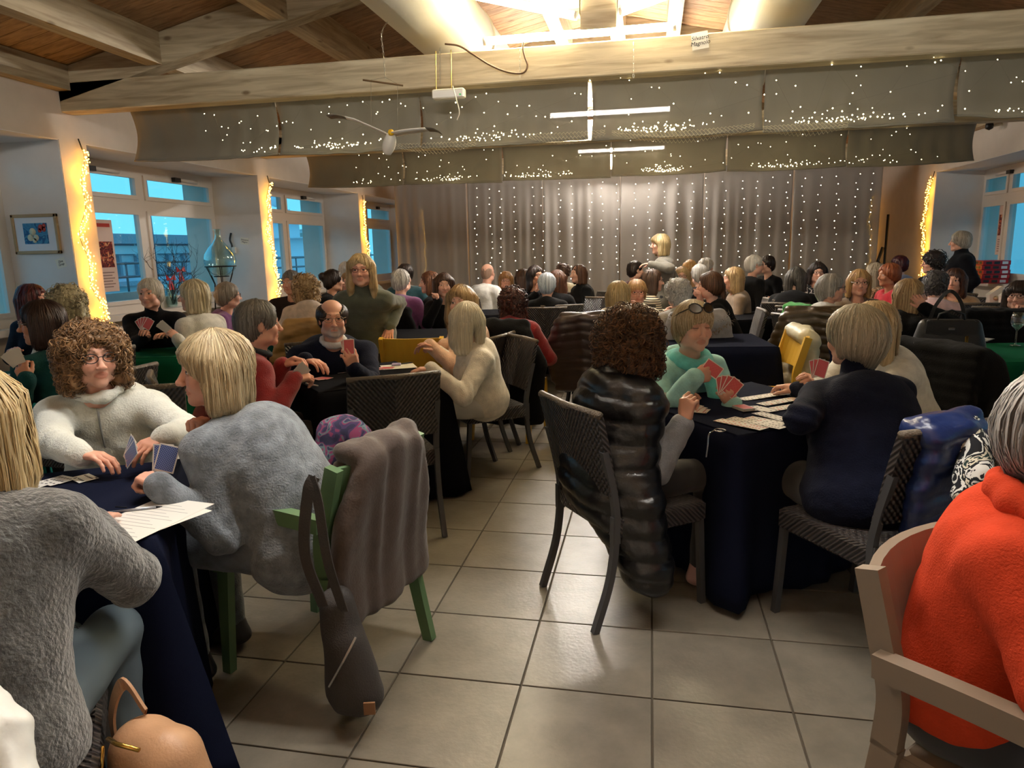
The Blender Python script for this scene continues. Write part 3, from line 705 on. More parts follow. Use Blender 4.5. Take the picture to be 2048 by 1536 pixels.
table('T8', -3.75, 6.40, 10, .80, tealc, .05, 'teal cloth behind the red sweater man', 8)
table('T9', -2.0, 6.15, 10, .78, black_c, .05, 'black cloth on the table behind the bearded man', 9)
table('T10', -2.85, 8.1, 8, .80, black_c, .05, 'black cloth on the table of the purple sweater man', 10)
table('T11', -.12, 6.72, 30, .80, black_c, .05, 'black cloth on the table of the chin resting woman', 11)
table('T12', -1.75, 8.30, 12, .80, black_c, .05, 'black cloth on the table of the bald man', 12)
table('T13', .95, 7.75, 20, .80, black_c, .05, 'black cloth on the table of the taupe jacket woman', 13)
table('T14', 1.85, 8.75, 10, .80, black_c, .05, 'black cloth on the table of the floral top woman', 14)
table('T15', 2.15, 6.75, 20, .80, black_c, .05, 'black cloth on the table of the round glasses woman', 15)
table('T16', 2.88, 8.85, 12, .70, black_c, .05, 'black cloth on the table of the red haired woman', 16)
table('T17', 3.66, 8.95, 0, .74, pinkc, .05, 'pink cloth on the side table with ornaments', 17)
table('T18', -.45, 9.35, 8, .80, black_c, .05, 'black cloth on the table below the standing blazer woman', 18)
# ------------------------------------------------------------------ outside: terrace, port, yacht, hills
conc = mat('pale concrete', (176, 176, 170), .9, bump=.1, scale=12, var=.06)
portm = mat('port building wall', (196, 204, 208), .8, var=.06); portd = mat('port dark band', (140, 156, 168), .8); roofm = mat('grey port roof', (158, 166, 174), .8, var=.1)  # port colours lightened, distance haze is put into them
whitem = mat('white yacht hull', (232, 236, 240), .4); wind = mat('dark yacht window', (30, 40, 52), .2); railm = mat('grey railing', (110, 124, 134), .5, .4)
ground = B().box((-320, -120, -3.2), (XL-1.12, 320, -3)).obj('ground', mat('grey quay', (128, 132, 134), .9, var=.08, vscale=.2)); tag(ground, kind='structure')
o = B().box((-7.6, -6, -3), (XL-1.1, 22, .02)).obj('terrace_floor', conc); tag(o, kind='structure')
o = B().box((-7.8, -6, -3), (-7.6, 22, .98)).obj('terrace_wall', conc); tag(o, kind='structure')
t = empty('terrace_railing', (-7.7, 8, .98), label='grey railing on the terrace parapet outside the windows', cat='railing')
for zz in (.22, .42): B().tube([(0, -13, zz), (0, 13, zz)], .02, 6).obj('rail', railm, t)
for k in range(21): B().tube([(0, -13+k*1.3, 0), (0, -13+k*1.3, .44)], .016, 6).obj('post', railm, t)
c0 = empty('port_building', (-62, 52, -3), label='long port building with glazed upper floor seen through the nearest full window', cat='building')
B().box((-8, -45, 0), (8, 32, 4.6)).obj('wall', portm, c0); B().box((-9, -46, 5.8), (9, 33, 6.8)).obj('roof', roofm, c0); B().box((-8.2, -45, 4.6), (8.1, 32, 5.8)).obj('window_band', portd, c0)
fin = B().box((8.0, -.16, .5), (8.4, .16, 4.6)).mesh('fin', portd)
for k in range(30): add('fin', fin, c0, (0, -44+k*2.55, 0))
mul = B().box((8.1, -.12, 4.6), (8.25, .12, 5.8)).mesh('mullion', portm)
for k in range(24): add('mullion', mul, c0, (0, -43+k*3.2, 0))
B().box((8.1, -6, 4.75), (8.3, 24, 5.6)).obj('lit_windows', mat('bright upper glazing', (215, 225, 225), .3), c0)
t = empty('low_warehouse', (-38, 24, -3), label='low pale warehouse with arched doors below the port building', cat='building')
B().box((-4, -26, 0), (4, 24, 2.6)).obj('wall', mat('pale blue wall', (200, 208, 212), .8), t); B().box((-4.5, -26.5, 2.6), (4.5, 24.5, 2.9)).obj('roof', roofm, t)
dr = B().prism([(-.7, 0), (.7, 0), (.7, 1.4), (.4, 1.9), (0, 2.1), (-.4, 1.9), (-.7, 1.4)], 3.95, 4.1, 'x').mesh('door', portd)
for k in range(14): add('door', dr, t, (0, -24+k*3.5, 0))
for k, (x, y) in enumerate(((-46, 36), (-48, 62), (-45, 70), (-50, 88))):
    t = empty('light_mast', (x, y, -3), label='tall harbour light mast outside the windows, %s from the near window' % ('first', 'second', 'third', 'fourth')[k], cat='light mast')
    B().tube([(0, 0, 0), (0, 0, 15+k)], [.2, .1], 6).obj('mast', railm, t); B().box((-.3, -1.1, 14.6+k), (.3, 1.1, 15.2+k)).obj('lamp_head', railm, t)
def yacht(x, y, s, rz, label):
    t = empty('motor_yacht', (x, y, -2), rz, label, 'yacht'); b = B()
    b.prism([(-16*s, 0), (14*s, 0), (19*s, 3.6*s), (-16*s, 3.0*s)], -3*s, 3*s, 'y'); b.obj('hull', whitem, t)
    for i, (a, c, z0, z1) in enumerate(((-14, 11, 3.1, 5.2), (-11, 7, 5.3, 7.2), (-7, 3.5, 7.3, 8.8))):
        d = B().prism([(a*s, z0*s), (c*s+1.5*s, z0*s), (c*s, z1*s), (a*s, z1*s)], -2.6*s+i*.3, 2.6*s-i*.3, 'y').obj('deck_house', whitem, t)
        B().box(((a+1.5)*s, -2.62*s+i*.3, (z0+.7)*s), ((c-.6)*s, 2.62*s-i*.3, (z1-.5)*s)).obj('window_strip', wind, d)
        B().box(((a-1)*s, -2.8*s+i*.3, (z1)*s), ((c+1)*s, 2.8*s-i*.3, (z1+.12)*s)).obj('awning', whitem, d)
    B().tube([(-2*s, 0, 8.8*s), (-2.5*s, 0, 13*s)], [.35*s, .12*s], 8).obj('mast', whitem, t)
    for yy in (-1.5, 1.5): B().lathe([(.01, -1*s), (.7*s, -.7*s), (1*s, 0), (.7*s, .7*s), (.01, 1*s)], 12, (-2.4*s, yy*s*1.3, 10.5*s)).obj('radar_dome', whitem, t)
    return t
yacht(-52, 88, 1.0, 2.35, 'white motor yacht moored outside the second window')
yacht(-62, 128, 1.1, 2.3, 'white motor yacht farther off outside the third window')
hl = B(); r = random.Random(4); ring = []
for k in range(60):
    a = math.radians(70+k*2.2); h = 6+7*abs(math.sin(k*.31))+r.random()*2; ring.append((a, h))
V = []; F = []
for a, h in ring: V += [(-260*math.sin(a-PI/2+1.2)-20, 260*math.cos(a-PI/2+1.2)+20, -3), (-260*math.sin(a-PI/2+1.2)-40, 260*math.cos(a-PI/2+1.2)+30, h)]
for i in range(len(ring)-1): F.append([2*i, 2*i+2, 2*i+3, 2*i+1])
hl.put(V, F); o = hl.obj('hills', mat('hazy blue hills', (92, 122, 150), 1), None); tag(o, kind='structure')
# right side: neighbouring wall across a court
o = B().box((XR+1.12, -30, -3.2), (60, 60, -3)).obj('court_ground', mat('grey court', (140, 140, 138), .9)); tag(o, kind='structure')
t = empty('court_wall', (9.5, 12, -3), label='pale neighbouring building across the court by the red boxes', cat='building')
B().box((0, -25, 0), (6, 25, 9)).obj('wall', mat('pale mint wall', (206, 226, 226), .9), t)
for k in range(7): B().box((-.05, -21+k*6.2, 4.2), (.1, -20+k*6.2, 5.8)).obj('shuttered_window', mat('brown shutters', (150, 110, 90), .7), t)
# ------------------------------------------------------------------ figures: smooth blended volumes turned into one surface
class Vol:
    def __init__(s, lo, hi, h):
        s.h = h; s.lo = A(lo, float); s.n = np.ceil((A(hi, float)-s.lo)/h).astype(int)+1
        s.D = np.full(s.n, .5, np.float32)
        s.ax = [s.lo[i]+np.arange(s.n[i])*h for i in range(3)]
    def _sl(s, c0, c1, m):
        i0 = np.maximum(0, np.floor((np.minimum(c0, c1)-m-s.lo)/s.h).astype(int)); i1 = np.minimum(s.n, np.ceil((np.maximum(c0, c1)+m-s.lo)/s.h).astype(int)+1)
        if (i1 <= i0).any(): return None
        sl = tuple(slice(a, b) for a, b in zip(i0, i1))
        X = s.ax[0][sl[0]][:, None, None]; Y = s.ax[1][sl[1]][None, :, None]; Z = s.ax[2][sl[2]][None, None, :]
        return sl, X, Y, Z
    def _mix(s, sl, d, k, sub=False):
        o = s.D[sl]
        if sub:
            d = -d; h = np.clip(.5-.5*(o-d)/k, 0, 1); s.D[sl] = o+(d-o)*h+k*h*(1-h)
        else:
            h = np.clip(.5+.5*(o-d)/k, 0, 1); s.D[sl] = o+(d-o)*h-k*h*(1-h)
    def cap(s, a, b, ra, rb=None, k=.02, sub=False, sq=None):
        a = A(a, float); b = A(b, float); rb = ra if rb is None else rb
        q = s._sl(a, b, max(ra, rb)+k+3*s.h)
        if q is None: return s
        sl, X, Y, Z = q; ab = b-a; L = max(1e-9, ab@ab)
        t = np.clip(((X-a[0])*ab[0]+(Y-a[1])*ab[1]+(Z-a[2])*ab[2])/L, 0, 1)
        d = np.sqrt((X-a[0]-ab[0]*t)**2+(Y-a[1]-ab[1]*t)**2+(Z-a[2]-ab[2]*t)**2)-(ra+(rb-ra)*t)
        s._mix(sl, d, k, sub); return s
    def ell(s, c, r, R=None, k=.02, sub=False):
        c = A(c, float); r = A(r, float) if hasattr(r, '__len__') else A([r, r, r], float)
        mr = r if R is None else A([r.max()]*3)
        q = s._sl(c-mr, c+mr, k+3*s.h)
        if q is None: return s
        sl, X, Y, Z = q; x, y, z = X-c[0], Y-c[1], Z-c[2]
        if R is not None:
            Rt = R.T; x, y, z = (Rt[i, 0]*x+Rt[i, 1]*y+Rt[i, 2]*z for i in range(3))
        k0 = np.sqrt((x/r[0])**2+(y/r[1])**2+(z/r[2])**2); k1 = np.sqrt((x/r[0]**2)**2+(y/r[1]**2)**2+(z/r[2]**2)**2)
        s._mix(sl, k0*(k0-1)/np.maximum(k1, 1e-6), k, sub); return s
    def cut(s, p, n):
        """keep the side of the plane that n points away from"""
        p = A(p, float); n = A(n, float); n = n/np.linalg.norm(n)
        d = (s.ax[0][:, None, None]-p[0])*n[0]+(s.ax[1][None, :, None]-p[1])*n[1]+(s.ax[2][None, None, :]-p[2])*n[2]
        s.D = np.maximum(s.D, d.astype(np.float32)); return s
    def surf(s):
        D = s.D; S = D < 0; nx, ny, nz = D.shape; h = s.h
        cn = sum(S[i:nx-1+i, j:ny-1+j, k:nz-1+k].astype(np.int8) for i in (0, 1) for j in (0, 1) for k in (0, 1))
        act = (cn > 0) & (cn < 8); ids = np.full(act.shape, -1, np.int64); idx = np.argwhere(act); ids[act] = np.arange(len(idx))
        if len(idx) == 0: return np.zeros((0, 3)), np.zeros((0, 4), int)
        acc = np.zeros((len(idx), 3)); cnt = np.zeros(len(idx)); I = idx
        corners = [(i, j, k) for i in (0, 1) for j in (0, 1) for k in (0, 1)]
        val = {c: D[I[:, 0]+c[0], I[:, 1]+c[1], I[:, 2]+c[2]].astype(float) for c in corners}
        for c in corners:
            for a in range(3):
                if c[a] == 0:
                    e = list(c); e[a] = 1; v0, v1 = val[c], val[tuple(e)]; m = (v0 < 0) != (v1 < 0)
                    t = np.where(m, v0/np.where(m, v0-v1, 1), 0); p = np.repeat(A([c], float), len(I), 0); p[:, a] += t
                    acc[m] += p[m]; cnt[m] += 1
        V = s.lo+(I+acc/cnt[:, None])*h
        Q = []
        for a in range(3):
            sl0 = [slice(1, -1)]*3; sl0[a] = slice(0, -1); sl1 = [slice(1, -1)]*3; sl1[a] = slice(1, None)
            A0, A1 = S[tuple(sl0)], S[tuple(sl1)]; b, c = [(1, 2), (2, 0), (0, 1)][a]
            for flip, msk in ((0, A0 & ~A1), (1, ~A0 & A1)):
                E_ = np.argwhere(msk)
                if not len(E_): continue
                off = np.ones(3, int); off[a] = 0; E_ = E_+off
                def at(db, dc):
                    e = E_.copy(); e[:, b] += db; e[:, c] += dc; return ids[e[:, 0], e[:, 1], e[:, 2]]
                q4 = np.stack([at(-1, -1), at(0, -1), at(0, 0), at(-1, 0)], 1)
                Q.append(q4[:, ::-1] if flip else q4)
        Q = np.concatenate(Q) if Q else np.zeros((0, 4), int)
        Q = Q[(Q >= 0).all(1)]
        return V, Q
def relax(V, F, it=2, lam=.5):
    for _ in range(it):
        acc = np.zeros_like(V); cnt = np.zeros(len(V))
        for i in range(4):
            a, b = F[:, i], F[:, (i+1) % 4]
            np.add.at(acc, a, V[b]); np.add.at(cnt, a, 1); np.add.at(acc, b, V[a]); np.add.at(cnt, b, 1)
        V = V+lam*(acc/np.maximum(cnt, 1)[:, None]-V)
    return V
def normals(V, F):
    n = np.cross(V[F[:, 2]]-V[F[:, 0]], V[F[:, 3]]-V[F[:, 1]]); N_ = np.zeros_like(V)
    for i in range(4): np.add.at(N_, F[:, i], n)
    return N_/np.maximum(np.linalg.norm(N_, axis=1), 1e-9)[:, None]
def noise3(P, f, seed=0):
    r = np.random.default_rng(seed); o = np.zeros(len(P))
    for k in range(5):
        d = r.normal(size=3); d /= np.linalg.norm(d); d2 = r.normal(size=3)
        o += np.sin(P@d*f*r.uniform(.7, 1.6)+1.3*np.sin(P@d2*f*.6+r.uniform(0, 6))+r.uniform(0, 6))
    return o/5
def rotx(a): c, s = math.cos(a), math.sin(a); return A([[1, 0, 0], [0, c, -s], [0, s, c]])
def roty(a): c, s = math.cos(a), math.sin(a); return A([[c, 0, s], [0, 1, 0], [-s, 0, c]])
def rotz(a): c, s = math.cos(a), math.sin(a); return A([[c, -s, 0], [s, c, 0], [0, 0, 1]])
def unit(v): v = A(v, float); return v/max(1e-9, np.linalg.norm(v))

# skin with painted-on tint attribute (lips, brows, eyes are the person's own colouring)
def attr_mat(name, rough, spec, sss=0, bump=0, scale=300, sheen=0, aniso=False):
    g = N(name); a = g.n('Attribute', attribute_name='tint'); g.l(a.outputs['Color'], g.b.inputs['Base Color']); g.b.inputs['Roughness'].default_value = rough; g.b.inputs['Specular IOR Level'].default_value = spec
    if sss: g.b.inputs['Subsurface Weight'].default_value = sss; g.b.inputs['Subsurface Radius'].default_value = (.012, .005, .003); g.b.inputs['Subsurface Scale'].default_value = .6
    if sheen: g.b.inputs['Sheen Weight'].default_value = sheen
    if bump:
        tc = g.n('TexCoord'); nb = g.n('TexNoise'); nb.inputs['Scale'].default_value = scale; g.l(tc.outputs['Object'], nb.inputs['Vector']); bp = g.n('Bump'); bp.inputs['Strength'].default_value = bump; bp.inputs['Distance'].default_value = .003; g.l(nb.outputs['Fac'], bp.inputs['Height']); g.l(bp.outputs[0], g.b.inputs['Normal'])
    return g.m
skin_m = attr_mat('skin', .5, .35, 0, .12, 260)
hair_m = attr_mat('hair', .42, .4)
def tint(me, Cc):
    a = me.attributes.new('tint', 'FLOAT_COLOR', 'POINT'); c = np.ones((len(Cc), 4), np.float32); c[:, :3] = Cc; a.data.foreach_set('color', c.ravel())

# ---- heads
SKINS = {'fair': (226, 178, 155), 'mid': (205, 152, 124), 'tan': (182, 128, 98), 'rosy': (228, 174, 150), 'pale': (232, 192, 172)}
def make_head(h, skin, sex='f', age=0, closed=False, brow=(90, 66, 50), lips=None, beard=None, seed=0):
    j = .95 if sex == 'f' else 1.07
    v = Vol((-.105, -.125, -.20), (.105, .14, .135), h); k1 = .028
    v.ell((0, -.014, .038), (.074, .094, .080), k=k1)
    v.ell((0, .022, -.03), (.060*j, .066, .082), k=k1)
    v.ell((0, .066, -.096), (.024*j, .020, .018), k=.03)
    for s in (-1, 1):
        v.ell((s*.037, .062, -.026), (.026, .024, .026), k=.022)
        v.ell((s*.050*j, .005, -.075), (.020, .04, .022), k=.03)
        v.cap((s*.012, .083, .030), (s*.044, .068, .028), .011, .009, k=.014)
    for s in (-1, 1): v.ell((s*.031, .098, .008), (.019, .016, .013), k=.014, sub=True)
    v.cap((0, .083, .018), (0, .106, -.026), .008, .0105, k=.012)
    v.ell((0, .110, -.031), (.0115, .010, .0095), k=.008)
    for s in (-1, 1): v.ell((s*.0125, .099, -.034), (.008, .010, .0075), k=.006)
    v.cap((-.018, .0795, -.0585), (.018, .0795, -.0585), .0052, k=.010); v.cap((0, .0855, -.058), (0, .0857, -.058), .0055, k=.010)
    v.cap((-.013, .0815, -.0685), (.013, .0815, -.0685), .0064, k=.010)
    v.cap((-.026, .0905, -.0635), (.026, .0905, -.0635), .0018, k=.005, sub=True)
    if age > .4:
        for s in (-1, 1): v.cap((s*.018, .092, -.035), (s*.034, .078, -.066), .0022, k=.006, sub=True)
    if age > .8:
        v.cap((-.03, .093, .060), (.03, .093, .060), .0016, k=.004, sub=True); v.cap((-.03, .092, .072), (.03, .092, .072), .0016, k=.004, sub=True)
    for s in (-1, 1):
        v.ell((s*.031, .0755, .008), .0128, k=.003)
        if h < .006: v.cap((s*.019, .0835, .0165), (s*.043, .078, .0155), .0032, k=.004)
        v.ell((s*.077, -.006, -.004), (.009, .019, .031), R=rotz(-s*.35), k=.010)
        v.ell((s*.086, .0, -.002), (.006, .010, .018), R=rotz(-s*.35), k=.006, sub=True)
    v.cap((0, -.022, -.07), (0, -.040, -.19), .050*j, .056*j, k=.03)
    V, F = v.surf(); V = relax(V, F, 1, .35)
    sk = A(lin(SKINS[skin])); n = noise3(V, 70, seed); Cc = sk[None]*(1+.05*n[:, None])
    x, y, z = V.T; fr = y > .05
    def blend(m, c, w_=1.0):
        nonlocal Cc
        m = np.clip(m, 0, 1)[:, None]*w_; Cc = Cc*(1-m)+A(c)[None]*m
    red = sk*A([1.0, .72, .68])
    for s in (-1, 1): blend(1-np.hypot(x-s*.042, z+.03)/.03, red, .5*(1))
    blend((1-np.hypot(x, z+.03)/.02)*fr, red, .45)
    lp = A(lin(lips)) if lips else sk*A([.84, .58, .55])
    m = (np.abs(x) < .025) & fr & (np.abs(z+.0632) < .0125*(1-(x/.028)**2)+.001) & (y > .07); Cc[m] = Cc[m]*.25+lp*.75
    bc = A(lin(brow))
    for s in (-1, 1):
        xx = (x*s-.014)/.034; m = fr & (xx > 0) & (xx < 1) & (np.abs(z-(.030+.006*np.sin(PI*np.clip(xx, 0, 1))*1.0)) < .0045*(1.2-xx)); Cc[m] = Cc[m]*.4+bc*.6
        dx, dz = (x-s*.031), (z-.008); eye = fr & (y > .062) & ((dx/.0135)**2+((dz+.0012)/(.0050 if not closed else .002))**2 < 1)
        lid = fr & (np.hypot(dx, dz) < .0145) & ~eye; Cc[lid] *= A([.86, .78, .76])
        if closed: Cc[eye] = A(lin((50, 32, 26)))
        else:
            Cc[eye] = A(lin((222, 216, 208))); ir = eye & (np.hypot(dx, dz+.0018) < .0064); Cc[ir] = A(lin((58, 44, 34)))
            ln = fr & (np.abs(dx) < .014) & (np.abs(dz-.0042+.35*np.abs(dx)**1.5*3) < .0018) & (y > .06); Cc[ln] = A(lin((44, 30, 26)))
    if beard is not None:
        bm = np.clip(1.4-np.hypot(x/.062, (z+.085)/.045), 0, 1)*(y > .02)*(1-np.exp(-((z+.063)/.007)**2)*(np.abs(x) < .02)); blend(1.5*bm*(.8+.5*noise3(V, 500, 3)), A(lin(beard)), .9)
    return V, F, Cc

# ---- hands (right hand: wrist at 0, fingers along +y, palm towards -z, thumb on -x)
POSE = {  # per finger three bends, spread, thumb (out angle, bend)
    'flat': ((8, 10, 6), 5, 38, 12), 'relax': ((22, 28, 18), 3, 34, 22), 'hold': ((38, 52, 30), 1, 28, 34), 'fist': ((74, 84, 50), 0, 20, 48), 'pinch': ((46, 44, 22), 2, 22, 36)}
_hc = {}
def make_hand(pose, h):
    if (pose, h) in _hc: return _hc[(pose, h)]
    (b1, b2, b3), spr, tout, tb = POSE[pose]
    v = Vol((-.085, -.055, -.11), (.065, .21, .05), h)
    v.cap((0, -.022, 0), (0, .008, 0), .0245, .025, k=.01)
    for i, x in enumerate((-.027, -.009, .009, .026)): v.cap((x*.62, .012, .001), (x, .076-.006*abs(i-1.2), .002), .0145, .0112, k=.012)
    v.ell((-.026, .03, -.008), (.014, .026, .013), R=rotz(.35), k=.012)
    L = ((.040, .024, .019), (.045, .028, .020), (.041, .026, .019), (.032, .020, .017))
    for i, x in enumerate((-.028, -.0095, .0095, .0275)):
        p = A([x, .077-.006*abs(i-1.2), .002]); an = 0; sp = math.radians((i-1.5)*spr)
        ex = 1+.10*(i-1) if pose in ('hold', 'pinch') else 1
        for q_, (l, bd) in enumerate(zip(L[i], (b1, b2, b3))):
            an += math.radians(bd)*ex; d = A([math.sin(sp)*math.cos(an), math.cos(sp)*math.cos(an), -math.sin(an)]); e = p+d*l
            r0 = (.0094, .0085, .0077, .0066)[q_]*(.88 if i == 3 else 1); v.cap(p, e, r0, r0*.92, k=.0035 if h < .005 else .002); p = e
    p = A([-.026, .022, -.006]); a = math.radians(tout)
    for q_, (l, r0) in enumerate(((.036, .0125), (.030, .0100), (.024, .0088))):
        bd = math.radians(tb)*q_*.8; d = unit([-math.sin(a-bd*.6)*.9, math.cos(a-bd*.6), -.35-.3*q_*math.radians(tb)]); e = p+d*l; v.cap(p, e, r0, r0*.92, k=.006); p = e
    V, F = v.surf(); V = relax(V, F, 1, .3)
    _hc[(pose, h)] = (V, F); return V, F
def hand_frame(fwd, palm):
    y = unit(fwd); z = -unit(A(palm)-y*(A(palm)@y)); x = np.cross(y, z); return np.stack([x, y, z], 1)

# ---- hair
def hair_vol(style, h, vol=1.0, seed=0):
    v = Vol((-.19, -.21, -.40), (.19, .16, .21), h); g_ = vol
    lo = {'short': -.05, 'pixie': -.055, 'bob': -.135, 'lob': -.19, 'long': -.30, 'curly': -.12, 'curlylong': -.22, 'bald': -.06, 'bun': -.05, 'pony': -.05, 'wavy': -.25, 'layer': -.11, 'mens': -.05}[style]
    if style == 'bald':
        v.ell((0, -.020, .028), (.084*g_, .100*g_, .080), k=.01); v.ell((0, -.055, -.03), (.070*g_, .055*g_, .055), k=.03); v.ell((0, .045, .112), (.066, .135, .082), k=.02, sub=True)
        for s in (-1, 1): v.ell((s*.10, .035, -.05), (.05, .055, .05), k=.015, sub=True)
    else:
        v.ell((0, -.018, .040), (.087*g_, .104*g_, .088*g_), k=.02)
        if style in ('curly', 'curlylong'):
            v.ell((0, -.02, .03), (.110*g_, .118*g_, .106*g_), k=.03)
        if style in ('short', 'pixie', 'bun', 'pony', 'layer', 'mens'):
            v.ell((0, -.055, -.02), (.080*g_, .065*g_, .075), k=.03)
            for s in (-1, 1):
                if style != 'mens': v.cap((s*.070, -.005, .03), (s*.074, -.01, -.02 if style != 'layer' else -.06), .020*g_, .013, k=.02)
            if style == 'layer': v.cap((0, -.085, 0), (0, -.075, -.10), .055*g_, .03, k=.03)
        if style == 'bun': v.ell((0, -.125, .055), (.045, .040, .045), k=.008)
        if style == 'pony': v.cap((0, -.115, .0), (0, -.14, -.13), .03, .018, k=.01)
        if lo < -.1 and style != 'layer':
            w_ = {'bob': .030, 'lob': .030, 'long': .032, 'curly': .044, 'curlylong': .05, 'wavy': .038}[style]*g_
            z1 = lo+w_*.6
            for s in (-1, 1):
                v.cap((s*.078*g_, .018, .045), (s*.088*g_, .012, max(z1, -.12)), w_*.75, w_*.85, k=.03)
                v.cap((s*.076*g_, -.04, .02), (s*.082*g_, -.045, z1), w_, w_*.9, k=.03)
                if lo < -.15: v.cap((s*.085*g_, .0, -.10), (s*.088*g_, -.005, z1+.02), w_*.8, w_*.6, k=.03)
            v.cap((-.04, -.09, .0), (-.045, -.085, z1), w_*1.1, w_, k=.03); v.cap((.04, -.09, .0), (.045, -.085, z1), w_*1.1, w_, k=.03)
    if 1:
        # opening for the face
        v.ell((0, .115, -.045), (.062, .082, .112), k=.012, sub=True)
        v.cap((0, .13, .02), (0, .13, -.3), .062, .075, k=.01, sub=True)
        if style in ('curly', 'curlylong', 'mens'): v.ell((0, .14, .012), (.064, .078, .086), k=.015, sub=True)
        if style == 'mens':
            for s in (-1, 1): v.ell((s*.092, .012, -.02), (.034, .046, .052), k=.012, sub=True)
        if style in ('short', 'pixie', 'bun', 'mens'): v.cut((0, .03, -.075), (0, .25, -1))
    return v
def make_hair(style, rgb, rgb2, h, n, wid, curl=0., vol=1., seed=0, fringe=False):
    v = hair_vol(style, h, vol, seed)
    if fringe: v.ell((0, .070, .052), (.062, .028, .034), k=.02)
    V, F = v.surf()
    r = np.random.default_rng(seed); c1, c2 = A(lin(rgb)), A(lin(rgb2))
    if not len(V): return V, F, V
    Nn = normals(V, F); ang = np.arctan2(V[:, 0], V[:, 1]+.01)
    if curl: V = V+Nn*(curl*.8*noise3(V, 95, seed)+curl*.9*noise3(V, 42, seed+3))[:, None]
    else: V = V+Nn*(.0028*np.sin(ang*34+2*np.sin(V[:, 2]*20)+seed))[:, None]
    t = np.clip(.5+.5*np.sin(ang*27+seed+V[:, 2]*8)*.7+.3*noise3(V, 40, seed), 0, 1)[:, None]
    Cc = (c1*(1-t)+c2*t)*.9
    # strands laid over the volume
    if n:
        o = A([0, -.012, .01]); nth, nph = 64, 96; th = np.linspace(.02, PI-.12, nth); ph = np.linspace(-PI, PI, nph, endpoint=False); rad = np.linspace(.05, .40, 90)
        d = np.stack([np.sin(th)[:, None]*np.sin(ph)[None], np.sin(th)[:, None]*np.cos(ph)[None], np.repeat(np.cos(th)[:, None], nph, 1)], -1)
        P = o+d[:, :, None]*rad[None, None, :, None]; I = np.rint((P-v.lo)/v.h).astype(int); ok = ((I >= 0) & (I < v.n)).all(-1); I = np.clip(I, 0, v.n-1)
        ins = (v.D[I[..., 0], I[..., 1], I[..., 2]] < 0) & ok; R = np.where(ins, rad, 0).max(-1)
        SV, SF, SC = [], [], []; base = 0; m = 11
        if curl:
            m = 26; fR = lambda t_, p_: R[min(nth-1, max(0, int(t_/(PI-.12)*nth))), int((p_+PI)/(2*PI)*nph) % nph]
            for k in range(int(n*.8)):
                t_, p_ = math.acos(r.uniform(-.75, 1)), r.uniform(-PI, PI)
                if fR(t_, p_) <= 0: continue
                hd_ = r.normal(0, .8); pts = []; L_ = r.uniform(.07, .16); last = fR(t_, p_); lift = r.uniform(-.004, .016)
                for q_ in range(m):
                    rq = fR(t_, p_)
                    if rq <= 0: break
                    last += (rq-last)*.3; pts.append(o+A([math.sin(t_)*math.sin(p_), math.sin(t_)*math.cos(p_), math.cos(t_)])*(last+lift))
                    st = L_/m/max(.05, last); t_ += st*math.cos(hd_); p_ += st*math.sin(hd_)/max(.25, math.sin(t_)); p_ = (p_+PI) % (2*PI)-PI; hd_ += r.normal(0, .12)
                    if t_ < .02 or t_ > PI-.15: break
                if len(pts) < 10: continue
                C_ = A(pts); nn = len(C_); T_ = np.gradient(C_, axis=0); T_ /= np.linalg.norm(T_, axis=1)[:, None]; Nr = C_-o; Nr -= T_*(Nr*T_).sum(1)[:, None]; Nr /= np.linalg.norm(Nr, axis=1)[:, None]; Bn = np.cross(T_, Nr)
                ph_ = r.uniform(0, 6)+np.linspace(0, r.uniform(2.2, 4)*2*PI*L_/.12, nn); am = curl*r.uniform(.5, 1.1)
                dirv = Nr*np.cos(ph_)[:, None]+Bn*np.sin(ph_)[:, None]; C_ = C_+dirv*am; ww = wid*r.uniform(.8, 1.5)*np.sin(np.linspace(.4, PI-.2, nn))
                SV.append(np.stack([C_-T_*0-Bn*ww[:, None]*.5, C_+Nr*(ww*.5)[:, None], C_+Bn*ww[:, None]*.5], 1).reshape(-1, 3)); u = base+np.arange(nn-1)*3
                for a in (0, 1): SF.append(np.stack([u+a, u+a+1, u+a+4, u+a+3], 1))
                tt = r.random()**1.3; col = (c1*(1-tt)+c2*tt)*r.uniform(.7, 1.2); SC.append(np.repeat(col[None], nn*3, 0)); base += nn*3
        for k in range(n if not curl else 0):
            p0 = r.uniform(-PI, PI); t0 = r.uniform(.03, .9)*r.uniform(.3, 1) if not curl or k % 2 else r.uniform(.2, 2.0); ip = int((p0+PI)/(2*PI)*nph) % nph; i0 = int(t0/(PI-.12)*nth); i1 = i0
            last = R[i0, ip]
            while i1+1 < nth and R[i1+1, ip] > 0 and abs(R[i1+1, ip]-last) < .05: last = R[i1+1, ip]; i1 += 1
            if i1-i0 < 5: continue
            te = th[i1]*r.uniform(.82, 1.0) if curl else th[i1]*r.uniform(.93, 1.0); ts = np.linspace(th[i0], te, m)
            wob = .10*np.sin(np.linspace(0, 3, m)+r.uniform(0, 6))*(np.linspace(0, 1, m)); pp = p0+wob*r.uniform(-.5, .5)
            rr_ = np.interp(ts, th, R[:, ip])*1.0+.002+r.uniform(-.003, .006)
            D_ = np.stack([np.sin(ts)*np.sin(pp), np.sin(ts)*np.cos(pp), np.cos(ts)], -1); C_ = o+D_*rr_[:, None]
            side = np.stack([np.cos(pp), -np.sin(pp), 0*pp], -1)
